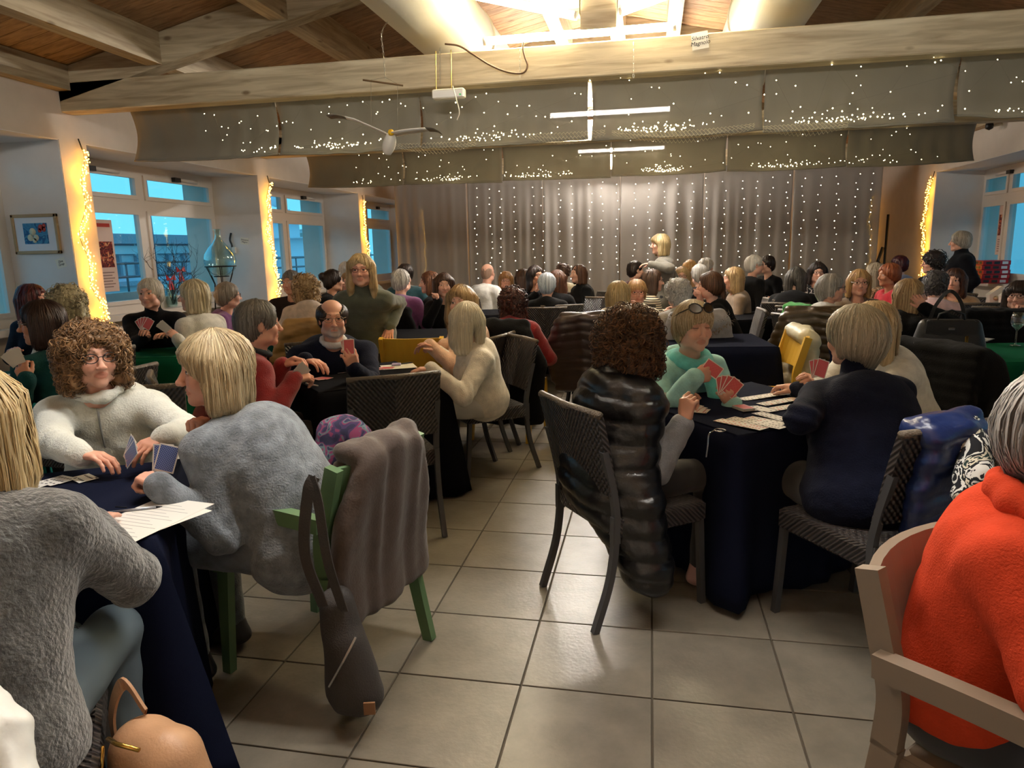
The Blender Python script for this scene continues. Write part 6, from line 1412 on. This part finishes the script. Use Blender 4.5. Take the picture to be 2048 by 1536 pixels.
# ------------------------------------------------------------------ playing cards
paperw = mat('white card stock', (236, 232, 224), .5); redb = None
def card_back(name, c, c2):
    g = N(name); tc = g.n('TexCoord'); ck = g.n('TexChecker'); ck.inputs['Scale'].default_value = 260; ck.inputs[1].default_value = (*lin(c), 1); ck.inputs[2].default_value = (*lin(c2), 1); g.l(tc.outputs['Object'], ck.inputs[0]); g.l(ck.outputs[0], g.b.inputs['Base Color']); g.b.inputs['Roughness'].default_value = .45; return g.m
redback = card_back('red card back', (196, 62, 70), (224, 118, 120)); blueback = card_back('blue card back', (50, 70, 140), (120, 140, 190))
pip_r = mat('red pip', (190, 30, 36), .6); pip_k = mat('black pip', (24, 24, 28), .6)
CW, CH = .063, .088
_ck = {}
def card_meshes(kind, pips):
    if (kind, pips) in _ck: return _ck[(kind, pips)]
    base = B().box((-CW/2, -CH/2, -.0004), (CW/2, CH/2, .0004)).mesh('card', paperw)
    b = B()
    if kind in ('red', 'blue'): b.box((-CW/2+.004, -CH/2+.004, .0004), (CW/2-.004, CH/2-.004, .0007)); m = redback if kind == 'red' else blueback
    else:
        m = pip_r if kind == 'fr' else pip_k; cols = {1: [0], 2: [-1, 1]}[1 if pips < 4 else 2]; rows = pips if pips < 4 else (pips+1)//2
        for cx in cols:
            for q_ in range(rows):
                yy = (q_-(rows-1)/2)*(.058/max(1, rows-1) if rows > 1 else 0); x_ = cx*.014; b.put([(x_-.005, yy, .0006), (x_, yy-.0065, .0006), (x_+.005, yy, .0006), (x_, yy+.0065, .0006)], [[0, 1, 2, 3]])
        for s in (-1, 1): b.put([(s*-.0265-.003, s*.034-.006, .0006), (s*-.0265+.003, s*.034-.006, .0006), (s*-.0265+.003, s*.034+.006, .0006), (s*-.0265-.003, s*.034+.006, .0006)], [[0, 1, 2, 3]])
    _ck[(kind, pips)] = (base, b.mesh('print', m)); return _ck[(kind, pips)]
def card(p, rz, kind, label, grp, pips=8, R=None):
    a, b = card_meshes(kind, pips); o = add('playing_card', a, None, tuple(p), rz)
    if R is not None: o.rotation_euler = Matrix(R.tolist()).to_euler()
    tag(o, label, 'card', grp); add('print' if kind[0] != 'f' else 'pips', b, o); return o
def row(p, q, n, kinds, label, grp, turn=0., z=.7535):
    """cards overlapped from p to q on a table"""
    p, q = A(p), A(q); d = unit(q-p); a = math.atan2(d[1], d[0])
    for i in range(n):
        c = p+(q-p)*(i/max(1, n-1)); card((c[0], c[1], z+i*.0009), a+turn, kinds[i % len(kinds)], label, grp, [8, 6, 10, 4, 7, 9][(i+n) % 6])
def rp(x0, y0, x1, y1, n, kinds, label, grp, turn=PI/2): row(atz(x0, y0, .7535), atz(x1, y1, .7535), n, kinds, label, grp, turn)
rows3 = ((1496, 797, 1560, 789, 'row of open black suit cards farthest on the navy table', ('fk',)), (1536, 807, 1590, 799, 'second farthest row of open cards on the navy table', ('fk', 'fr')), (1562, 816, 1600, 811, 'short open card row under the hidden white sweater woman', ('fr', 'fk')), (1452, 843, 1510, 856, 'row of open red suit cards nearest the frame on the navy table', ('fr',)), (1478, 839, 1548, 854, 'long row of open black suit cards beside the red row', ('fk',)), (1513, 838, 1550, 846, 'open card row beside the navy sleeve', ('fr', 'fk')), (1528, 829, 1556, 837, 'short open card row against the navy sleeve', ('fk',)))
for x0, y0, x1, y1, lb, kk in rows3: rp(x0, y0, x1, y1, 6 if x1-x0 > 45 else 4, kk, 'card in the '+lb, lb)
for k in range(8):
    c = atz(1487, 818, .754); card((c[0], c[1], .7535+k*.0016), math.radians(28), 'red', 'red backed card in the thick stock pile on the navy table', 'red stock pile on the navy table')
for k in range(3):
    c = atz(1512+k*10, 816+k*2, .7535); card((c[0], c[1], .7535+k*.001), math.radians(20+k*9), 'fk', 'open card beside the stock pile on the navy table', 'discards on the navy table', 2)
for k in range(3):
    c = atz(1385+k*9, 812+k*5, .754); card((c[0], c[1], .7535+k*.001), math.radians(-50+k*16), 'fr', 'open card spread before the black puffer woman', 'cards before the black puffer woman', 9)
# table two: little face down packs in a row
for i, (x, y, n) in enumerate(((637, 744, 3), (675, 744, 3), (713, 742, 4), (760, 737, 5), (640, 757, 3))):
    for k in range(n):
        c = atz(x, y, .754); card((c[0]+.012*k, c[1]+.004*k, .7535+k*.0009), math.radians(35+k*11+i*5), 'red', 'red backed card in the %s small pack on the black table' % ORD[i], '%s small pack on the black table' % ORD[i])
o = B().box((-.11, -.09, 0), (.11, .09, .0006)).obj('score_sheet', note_m, None, tuple(atz(797, 733, .7535)), .5); tag(o, 'cream score sheet with lighter and pen on the black table', 'paper')
c = atz(793, 731, .755); o = B().box((-.03, -.018, 0), (.03, .018, .016), bev=.004).obj('card_box', mat('lilac card box', (176, 168, 206), .4), None, tuple(c), .3); tag(o, 'small lilac card box lying on the cream score sheet', 'box')
def pen(p, a, m, label):
    p = A(p); t = B(); d = A([math.cos(a), math.sin(a), 0]); t.tube([tuple(-d*.07), tuple(d*.055)], .0042, 8); o = t.obj('pen', m, None, (p[0], p[1], .7585)); tag(o, label, 'pen', 'pens')
    B().tube([tuple(d*.055), tuple(d*.072)], [.0038, .0008], 8).obj('tip', black_m, o); B().box((-.07, -.001, .003), (-.03, .001, .006)).obj('clip', black_m, o)
pen(atz(808, 728, .755), .9, black_m, 'dark pen lying on the cream score sheet'); pen(atz(272, 1021, .755), .5, mat('silver pen', (170, 172, 178), .3, .8), 'silver pen beside the white score sheet on the navy table'); pen(atz(622, 770, .755), 2.6, paperw, 'white pen at the corner of the black table')
# table one
for i, (x, y, n, k_) in enumerate(((168, 956, 1, 'fk'), (108, 962, 2, 'fk'), (58, 972, 2, 'fk'), (30, 985, 2, 'fr'), (70, 1004, 3, 'red'), (118, 1010, 1, 'fk'))):
    for q_ in range(n):
        c = atz(x+q_*14, y-q_*3, .754); card((c[0], c[1], .7535+q_*.001), math.radians(62+q_*6+i*7), k_, ['playing card with ten black pips near the white fleece hands', 'open card left of the ten of black pips on the navy table', 'open card third from the white fleece hands', 'open red suit card at the frame edge of the navy table', 'face down card near the grey cardigan sleeve', 'open card beside the grey cardigan hand'][i], 'cards on the near navy table', 10-i)
for sh in range(2):
    c = atz(287+sh*10, 1042-sh*6, .754); o = B().box((-.105, -.148, 0), (.105, .148, .0006)).obj('score_sheet', paperw, None, (c[0], c[1], .7532+sh*.001), math.radians(-20+sh*12)); tag(o, ['white score sheet under the grey cardigan hand', 'second white sheet showing beneath the score sheet'][sh], 'paper')
    if sh:
        b = B()
        for k in range(12): b.box((-.085, -.12+k*.02, .0006), (.085-.03*(k % 3), -.1185+k*.02, .0008))
        b.obj('ruled_lines', mat('grey print', (150, 150, 152), .8), o)
# cards in hands
def fan(center, facing_deg, n, kind, who, spread=14, up=.9, tilt=0., off=(0, 0, 0)):
    """fan of cards whose printed side looks towards facing_deg"""
    c = A(center)+A(off); a = math.radians(facing_deg); nrm = unit(A([-math.sin(a), math.cos(a), .35*(1-up)+.12])); upv = unit(A([0, 0, 1])-nrm*nrm[2]); upv = unit(upv+np.cross(upv, nrm)*tilt); sx = np.cross(upv, nrm)
    for k in range(n):
        t = math.radians((k-(n-1)/2)*spread); u = upv*math.cos(t)+sx*math.sin(t); R = np.stack([np.cross(u, nrm), u, nrm], 1); card(c+u*.055+nrm*.0012*k, 0, kind, 'playing card held up by the %s' % who, 'cards held by the %s' % who, 7, R)
def hc(k, s): d = D[k]; W = d['arms'][s][2]; f_ = d['arms'][s][3]; return d['Rw']@(W+f_*.085)+d['org']
fan(hc('bearded', 'L'), 195, 3, 'red', 'bearded man', 5, .9, -.1); fan(hc('aqua', 'R'), 185, 1, 'red', 'aqua scarf woman', 0, 1, -1.4, (.05, 0, -.01)); fan(hc('aqua', 'L'), 190, 4, 'red', 'aqua scarf woman', 16, .9, .3, (0, 0, -.02))
fan(hc('white', 'R'), 200, 3, 'red', 'hidden white sweater woman', 14, .9, .1, (.03, -.02, -.01)); fan(hc('poncho', 'R'), 190, 5, 'red', 'black poncho woman', 16); fan(hc('darkbob', 'L'), 60, 3, 'red', 'dark bob woman', 10, .6, .5)
fan(hc('creamj', 'L'), 20, 2, 'fk', 'cream jacket woman', 8, .5, .9); fan(hc('red', 'R'), 60, 2, 'red', 'red sweater man', 10, .2, 1.2); fan(hc('fleece', 'L'), 150, 3, 'blue', 'white fleece woman', 12, .5, .6, (-.05, -.03, -.05)); fan(hc('grey', 'L'), 200, 2, 'blue', 'grey sweater woman', 12, .8, .2, (.03, .06, -.02))
for k, (x, y, n) in enumerate(((305, 672, 4), (285, 682, 3), (15, 768, 3), (50, 764, 2), (0, 752, 3))):
    for q_ in range(n):
        c = atz(x+q_*7, y-q_, .755); card((c[0], c[1], .7545+q_*.001), .4+q_*.3+k, ['fk', 'red', 'fr'][q_ % 3], ['open card before the black poncho woman', 'face down and open cards at the near edge of the green table', 'card on the teal table nearest the dark bob woman', 'card on the teal table by its corner', 'card on the teal table at the frame edge'][k], 'cards on the window side tables', 5+q_)
for q_ in range(4):
    c = atz(1960+q_*4, 681-q_, .755); card((c[0], c[1], .7545+q_*.0015), .2+.12*q_, 'fk', 'loose card pile under the hand on the green table', 'pile on the green table', 4)

# ------------------------------------------------------------------ bags
def strap(pts, w_, th, m, nm, parent):
    P = bez(pts, 8); V = []; F = []
    for i, p in enumerate(P):
        t_ = unit(P[min(i+1, len(P)-1)]-P[max(0, i-1)]); s_ = unit(np.cross(t_, A([.25, 1, .1]))); n_ = np.cross(s_, t_)
        for a, b_ in ((-1, -1), (1, -1), (1, 1), (-1, 1)): V.append(p+s_*w_*.5*a+n_*th*.5*b_)
    for i in range(len(P)-1):
        for j in range(4): F.append([i*4+j, i*4+(j+1) % 4, i*4+4+(j+1) % 4, i*4+4+j])
    return B().put(V, F).obj(nm, m, parent)
# black structured handbag on the green table
hb = atz(1894, 705, .7535); t = empty('handbag', (hb[0], hb[1], .7535), -.12, 'black leather trapezoid handbag with flap and buckle on the green table', 'handbag')
v = Vol((-.22, -.11, -.02), (.22, .11, .30), .008)
for z in np.arange(.03, .20, .02): w_ = .165-.11*z; v.cap((-w_, 0, z), (w_, 0, z), .062-.14*z, k=.02)
v.cut((0, 0, .004), (0, 0, -1)); V, F = v.surf(); add('body', mesh_np('body', V, F, blackleather), t)
B().prism([(-.145, .215), (-.15, .13), (-.05, .118), (0, .135), (.05, .118), (.15, .13), (.145, .215)], -.052, -.044, 'y').obj('flap', blackleather, t); B().box((-.145, -.05, .195), (.145, .05, .222), bev=.01).obj('top_fold', blackleather, t)
B().tube([(-.08, -.02, .21), (-.07, -.02, .26), (0, -.02, .285), (.07, -.02, .26), (.08, -.02, .21)], .007, 8).obj('handle', blackleather, t)
B().box((-.02, -.06, .155), (.02, -.05, .175), bev=.003).obj('buckle', mat('silver buckle', (196, 196, 200), .2, 1), t); B().box((.08, -.066, .07), (.10, -.058, .12), bev=.003).obj('tag', gold, t)
strap([(-.12, .02, .20), (-.09, 0, .32), (-.02, 0, .41), (.05, 0, .34), (.09, 0, .20)], .022, .004, blackleather, 'shoulder_strap', t)
c = atk(1880, 790, 4.12); t = empty('tote_bag', (c[0], c[1], .45), 0, 'black tote bag whose thin handle arches over the black coat', 'bag'); c[2] = .45; B().tube([tuple(p-c) for p in bez([atk(1850, 712, 4.1), atk(1855, 690, 4.1), atk(1870, 680, 4.1), atk(1886, 692, 4.1), atk(1891, 735, 4.1), atk(1890, 770, 4.1)], 6)], .007, 8).obj('handle', blackleather, t); B().box((-.14, -.05, -.02), (.12, .05, .26), bev=.02).obj('body', blackleather, t)
# black bag on the empty woven chair
c = A([-1.42, 3.53, .462]); lump([c+A([-.13, -.06, .05]), c+A([0, .02, .06]), c+A([.14, .06, .05])], [.05, .06, .045], blackleather, 'soft black bag lying on the seat of the empty woven chair', 'bag', 'black_bag', 6)
lump([(-1.50, 3.42, .06), (-1.34, 3.52, .05)], [.05, .045], blackleather, 'flat black bag on the floor under the empty woven chair', 'bag', 'floor_bag', 7)
# dark backpack hanging at the green armchair
c = atk(700, 1300, 2.22); t = empty('backpack', (c[0], c[1], .0), .25, 'dark grey backpack hanging low behind the sage green armchair', 'backpack')
v = Vol((-.17, -.14, .0), (.17, .14, .56), .009); v.cap((0, 0, .13), (-.03, 0, .42), .085, .055, k=.03); v.cap((.04, -.03, .12), (0, -.03, .30), .06, .05, k=.03); v.cut((0, 0, .01), (0, 0, -1))
bpm = mat('dark grey backpack cloth', (58, 54, 52), .8, bump=.3, scale=200); V, F = v.surf(); V = V+normals(V, F)*(.006*noise3(V, 40, 3))[:, None]; add('body', mesh_np('body', V, F, bpm), t)
strap([(-.06, -.05, .44), (-.10, -.06, .62), (-.08, -.05, .80), (-.06, -.04, .85)], .035, .005, bpm, 'strap', t); strap([(.0, -.05, .42), (-.03, -.08, .60), (-.05, -.06, .78), (-.07, -.04, .85)], .03, .005, bpm, 'strap', t)
B().tube([(-.05, -.10, .20), (.0, -.115, .29), (.04, -.10, .36)], .004, 5).obj('zip', mat('silver zip', (180, 180, 180), .3, 1), t); B().box((.05, -.105, .10), (.085, -.098, .14)).obj('label', mat('brown leather label', (130, 92, 60), .6), t)
# beige leather bag at the lower edge
bl = mat('beige leather', (196, 152, 116), .42, bump=.12, scale=160); c = atk(315, 1490, 1.55); t = empty('beige_handbag', (c[0], c[1], 0), -.3, 'beige leather backpack purse with gold zip on the floor by the cardigan woman', 'handbag')
zz = c[2]; v = Vol((-.22, -.20, .0), (.22, .20, zz+.14), .009); v.cap((-.07, 0, zz-.16), (-.05, 0, zz-.03), .085, .075, k=.03); v.cap((.06, 0, zz-.16), (.03, 0, zz-.03), .085, .075, k=.03); v.cap((-.03, -.06, zz-.16), (-.02, -.055, zz-.09), .065, .055, k=.012); v.cap((.12, .0, zz-.18), (.105, 0, zz-.09), .055, .045, k=.010); v.cap((0, 0, .03), (0, 0, zz-.10), .09, k=.03); v.cut((0, 0, .012), (0, 0, -1)); V, F = v.surf(); V = V+normals(V, F)*(.003*noise3(V, 30, 4))[:, None]; add('body', mesh_np('body', V, F, bl), t)
strap([(-.06, .02, zz+.05), (-.13, .02, zz+.10), (-.16, .0, zz+.02), (-.15, 0, zz-.10), (-.11, 0, zz-.2)], .03, .006, bl, 'strap', t); B().tube([(-.05, -.075, zz+.05), (0, -.085, zz+.062), (.05, -.07, zz+.055)], .005, 6).obj('zip', gold, t); B().tube([(-.045, -.09, zz+.045), (-.045, -.10, zz-.01), (-.03, -.118, zz-.09)], .004, 6).obj('zip_pull', gold, t)
# white sleeve at the lower left corner
lump([atk(-40, 1400, 1.15), atk(5, 1470, 1.12), atk(20, 1570, 1.08)], [.035, .035, .04], mat('white satin coat', (226, 226, 220), .4, bump=.1, scale=30), 'white coat sleeve hanging at the lower corner beside the cardigan woman', 'coat', 'white_coat', 8)
lump([atk(120, 1285, 1.78), atk(160, 1310, 1.75)], [.06, .05], blotch('grey teal patterned cloth', ((96, 116, 122), (36, 40, 46), (150, 160, 160)), 18), 'grey patterned shawl bunched on the cardigan woman\'s lap', 'shawl', 'patterned_shawl', 9)
# silver bracelet hook on the table corner
c = atz(1440, 862, .755); o = B().tube([tuple(A([.022*math.cos(a), .022*math.sin(a), 0])) for a in np.linspace(0, 2*PI, 17)[:-1]], .003, 6, closed=True).obj('bag_hook', mat('silver jewellery', (205, 205, 210), .2, 1), None, (c[0], c[1], .758)); tag(o, 'silver ring bag hook with chain on the corner of the navy table', 'hook'); B().tube([tuple(p) for p in bez([(-.02, 0, 0), (-.045, -.03, -.01), (-.05, -.045, -.05), (-.055, -.05, -.10)], 6)], .003, 5).obj('chain', mat('silver jewellery', (205, 205, 210), .2, 1), o)

# ------------------------------------------------------------------ window side ornaments
# framed picture on the reveal
c = (atY(22, 430, 5.42)+atY(127, 507, 5.42))/2; t = empty('framed_picture', (c[0], 5.415, c[2]), 0, 'framed picture with pale wood frame on the reveal beside the first golden garland', 'picture')
w_, h_ = .47, .345; pf = mat('pale oak picture frame', (178, 150, 108), .5, bump=.1, scale=60); f = B()
for bx in (((-w_/2, -.02, -h_/2), (w_/2, .008, -h_/2+.028)), ((-w_/2, -.02, h_/2-.028), (w_/2, .008, h_/2)), ((-w_/2, -.02, -h_/2), (-w_/2+.028, .008, h_/2)), ((w_/2-.028, -.02, -h_/2), (w_/2, .008, h_/2))): f.box(*bx, bev=.004)
f.obj('frame', pf, t); B().box((-w_/2+.02, -.008, -h_/2+.02), (w_/2-.02, .004, h_/2-.02)).obj('mount', mat('white picture mount', (226, 226, 232), .7), t)
pr = B().box((-.125, -.0095, -.085), (.125, -.008, .095)).obj('print', blotch('blue painted print', ((64, 130, 170), (70, 140, 180), (40, 96, 140), (84, 150, 180)), 9), t)
b = B()
for (x_, z_, r_) in ((-.03, .02, .034), (-.06, -.03, .03), (.0, -.03, .028), (-.02, -.055, .022)): b.tube([(x_, -.0100, z_), (x_, -.0108, z_)], r_, 14)
b.obj('pale_shape', mat('cream paint', (222, 214, 186), .7), pr); b = B()
for (x_, z_, r_) in ((.06, .055, .028), (.09, .04, .022), (.045, .03, .018), (.095, .07, .02)): b.tube([(x_, -.0100, z_), (x_, -.0108, z_)], r_, 12)
b.obj('red_shape', mat('red paint', (190, 74, 66), .7), pr)
# demijohn on an iron stand
g = N('aqua bottle glass'); tr = g.n('BsdfTransparent'); tr.inputs[0].default_value = (.74, .90, .90, 1); gl = g.n('BsdfGlossy'); gl.inputs['Roughness'].default_value = .03; gl.inputs[0].default_value = (.8, .95, .95, 1); lw = g.n('LayerWeight'); lw.inputs[0].default_value = .45; mp_ = g.n('MapRange'); mp_.inputs['To Min'].default_value = .08; mp_.inputs['To Max'].default_value = .75; g.l(lw.outputs['Facing'], mp_.inputs[0]); mx = g.n('MixShader'); g.l(mp_.outputs[0], mx.inputs[0]); g.l(tr.outputs[0], mx.inputs[1]); g.l(gl.outputs[0], mx.inputs[2]); g.l(mx.outputs[0], g.out.inputs[0]); bottle_m = g.m
c = atY(440, 520, 8.1); t = empty('demijohn', (c[0], 8.1, 0), 0, 'big pale aqua glass demijohn on an iron stand beside the window', 'bottle'); z0 = c[2]
B().lathe([(.02, -.20), (.12, -.19), (.175, -.11), (.195, -.01), (.18, .07), (.13, .15), (.075, .21), (.042, .26), (.034, .30), (.034, .36), (.042, .365), (.042, .38), (.03, .382)], 32, (0, 0, z0)).obj('bottle', bottle_m, t)
iron = mat('black iron', (28, 28, 30), .5, .6); st = empty('bottle_stand', (c[0], 8.1, 0), 0, 'black iron stand holding the big glass demijohn', 'stand'); B().tube([(.185*math.cos(a), .185*math.sin(a), z0-.08) for a in np.linspace(0, 2*PI, 25)[:-1]], .007, 6, closed=True).obj('ring', iron, st)
B().tube([(.09*math.cos(a), .09*math.sin(a), z0-.205) for a in np.linspace(0, 2*PI, 17)[:-1]], .006, 6, closed=True).obj('base_ring', iron, st)
for k in range(6):
    a = 2*PI*k/6; B().tube([(.185*math.cos(a), .185*math.sin(a), z0-.08), (.10*math.cos(a), .10*math.sin(a), z0-.30), (.20*math.cos(a), .20*math.sin(a), 0)], .006, 5).obj('leg', iron, st)
# branches with red bows in a glass vase on the sill
c = A([-5.60, 7.45, .90]); t = empty('branch_vase', tuple(c), 0, 'bare twisted branches with red bows in a glass vase on the window ledge', 'vase')
B().lathe([(.05, 0), (.06, .02), (.065, .16), (.055, .22), (.07, .27), (.064, .27), (.05, .21), (.056, .03), (.01, .02)], 20).obj('vase', bottle_m, t)
b = B(); r = random.Random(5)
def twig(p, d, L, rad, dep):
    P = [A(p)]; d = unit(d)
    for k in range(5): d = unit(d+A([r.uniform(-.5, .5), r.uniform(-.5, .5), r.uniform(-.2, .35)])); P.append(P[-1]+d*L/5)
    b.tube([tuple(q) for q in P], [rad*(1-.12*i) for i in range(6)], 4)
    if dep:
        for k in (2, 3, 4, 5): twig(P[k], d+A([r.uniform(-1, 1), r.uniform(-1, 1), r.uniform(-.3, .6)]), L*.55, rad*.55, dep-1)
for k in range(9): twig((r.uniform(-.02, .02), r.uniform(-.02, .02), .03), (r.uniform(-.25, .25), r.uniform(-.35, .35), 1), .50, .006, 2)
b.obj('branches', mat('dark brown twig', (62, 44, 36), .8), t); redbow = mat('red satin bow', (190, 24, 34), .45)
for (x_, y_, z_) in ((.05, -.06, .33), (.06, .12, .42)):
    bb = B()
    for s in (-1, 1): bb.put([(0, 0, 0), (.01, s*.075, .05), (.02, s*.08, -.02), (0, 0, -.005)], [[0, 1, 2, 3]]); bb.put([(0, s*.008, 0), (.015, s*.05, -.12), (.015, s*.015, -.13)], [[0, 1, 2]])
    bb.obj('bow', redbow, t, (x_, y_, z_), solid=.008)
# cord, wall plug, posters
c = atY(462, 480, 8.54); o = B().tube([tuple(p-c) for p in bez([atY(462, 466, 8.54), atY(460, 480, 8.54), atY(464, 492, 8.54), atY(462, 510, 8.54)], 6)], .012, 6).obj('dark_cord', black_m, None, tuple(c)); tag(o, 'knotted dark cord hanging on the reveal above the demijohn', 'cord')
c = atY(468, 500, 8.54); o = B().box((-.03, -.02, -.05), (.03, .015, .04), bev=.008).obj('socket', mat('white plastic plug', (226, 220, 208), .4), None, tuple(c)); tag(o, 'white plug in the wall beside the dark cord', 'socket')
def poster(c, w_, h_, axis, label):
    t = empty('poster', tuple(c), 0 if axis == 'y' else PI/2, label, 'poster'); B().box((-w_/2, -.002, -h_/2), (w_/2, .002, h_/2)).obj('sheet', mat('pinkish poster paper', (222, 196, 184), .7), t)
    B().box((-w_*.42, -.003, -h_*.16), (w_*.42, -.002, h_*.20)).obj('photo', blotch('dark red festive print', ((120, 34, 34), (70, 24, 28), (190, 96, 70), (214, 170, 120)), 22), t)
    B().box((-w_*.4, -.003, h_*.40), (w_*.4, -.002, h_*.45)).obj('headline', mat('red print', (190, 60, 50), .7), t); b = B()
    for k in range(6): b.box((-w_*.36, -.003, -h_*.24-k*h_*.04), (w_*(.36-.1*(k % 2)), -.002, -h_*.225-k*h_*.04))
    b.obj('text_lines', mat('grey brown print', (150, 120, 110), .7), t); return t
c = atX(207, 512, -5.66); poster((-5.66, c[1], c[2]), .34, .75, 'x', 'reddish event poster taped to the window behind the first golden garland')
c = atX(2006, 452, XR+NX-.03); t = poster((XR+NX-.03, c[1], c[2]), .30, .80, 'x', 'reddish event poster taped to the window behind the red boxes'); t.rotation_euler = (0, 0, -PI/2)
# red boxes on the right sill
redbx = mat('glossy red carton', (176, 22, 34), .35); c = atX(1979, 540, XR+NX-.28)
for k in range(5):
    for q_ in range(1):
        t = empty('red_box', (c[0], c[1], .895+k*.062), .05*((k*7) % 3-1), 'red game box with black and white lettering, %s from the bottom of its stack' % ORD[k], 'box', 'red boxes on the sill'); B().box((-.17, -.20, 0), (.17, .20, .060), bev=.004).obj('carton', redbx, t)
        for yy, m in ((-.12, black_m), (-.02, black_m), (.09, mat('white print', (230, 226, 222), .6))): B().box((-.172, yy-.035, .012), (-.1695, yy+.035, .048)).obj('print', m, t)
        for xx, m in ((-.10, black_m), (0, black_m), (.10, mat('white print', (230, 226, 222), .6))): B().box((xx-.035, -.202, .012), (xx+.035, -.1995, .048)).obj('print', m, t)
        text(t, 'RISTORO', .03, (.08, -.2025, .03), (PI/2, 0, 0), paperw, 'lettering') if k == 9 else None
# ornaments on the pink table
for i, (x, y) in enumerate(((1996, 590), (2022, 592))):
    c = atz(x, y+14, .755); t = empty('table_ornament', (c[0], c[1], .7545), 0, ['white house shaped ornament on the pink table, pier side', 'white house shaped ornament on the pink table, beside the wine glass woman'][i], 'ornament', 'pink table ornaments'); B().prism([(-.11, 0), (.11, 0), (.12, .09), (0, .19), (-.12, .09)], -.05, .05, 'y').obj('shell', mat('pearl glass', (226, 220, 206), .3), t)
    for q_ in (-.05, .0, .05): B().lathe([(.001, -.03), (.024, -.018), (.03, 0), (.024, .018), (.001, .03)], 12, (q_, -.055, .05)).obj('ball', mat('champagne ball', (214, 190, 150), .25, .6), t)
# wine glass on the green table
g = N('clear glass'); tr = g.n('BsdfTransparent'); gl = g.n('BsdfGlossy'); gl.inputs['Roughness'].default_value = .02; lw = g.n('LayerWeight'); lw.inputs[0].default_value = .5; mp_ = g.n('MapRange'); mp_.inputs['To Min'].default_value = .07; mp_.inputs['To Max'].default_value = .8; g.l(lw.outputs['Facing'], mp_.inputs[0]); mx = g.n('MixShader'); g.l(mp_.outputs[0], mx.inputs[0]); g.l(tr.outputs[0], mx.inputs[1]); g.l(gl.outputs[0], mx.inputs[2]); g.l(mx.outputs[0], g.out.inputs[0])
c = atk(2036, 642, 4.9); t = empty('wine_glass', (c[0], c[1], .7545), 0, 'stemmed wine glass on the green table at the frame edge', 'glass')
B().lathe([(.034, 0), (.033, .004), (.008, .008), (.0045, .02), (.0045, .105), (.012, .115), (.034, .14), (.043, .165), (.041, .20), (.033, .235), (.031, .235)], 28).obj('bowl', g.m, t)
B().lathe([(.004, .117), (.031, .139), (.038, .155), (.001, .156)], 24).obj('water', bottle_m, t)
# projector screen pole behind the curtain edge
t = empty('screen_pole', (3.62, 12.1, 0), 0, 'slim dark pole beside the edge of the tall back curtain', 'pole'); B().tube([(0, 0, 0), (0, 0, 1.9)], .02, 8).obj('pole', iron, t); B().lathe([(.16, 0), (.16, .012), (.02, .02)], 16).obj('base', iron, t); B().tube([(0, 0, 1.05), (-.10, 0, 1.18), (-.04, 0, 1.40)], .025, 8).obj('grip', black_m, t)
# small spotlight on the right valance
c = atX(2003, 248, 4.19); t = empty('security_camera', tuple(c), 0, 'small dark domed camera high on the wall above the window with red boxes', 'camera'); B().tube([(0, 0, 0), (-.12, -.02, -.02)], .02, 8).obj('arm', cream_m, t); B().lathe([(.001, -.05), (.04, -.03), (.045, 0), (.04, .03), (.001, .035)], 14, (-.14, -.02, -.02)).obj('dome', black_m, t)
# water glass rim seen behind the curly hair, hair clip
c = atk(1208, 660, 5.4); t = empty('blue_cup', tuple(c-A([0, 0, .05])), 0, 'pale blue cup showing beside the brown curly hair', 'cup'); B().lathe([(.03, 0), (.04, .09), (.036, .09), (.028, .006), (.001, .006)], 20).obj('cup_body', mat('pale blue porcelain', (176, 204, 214), .3), t)
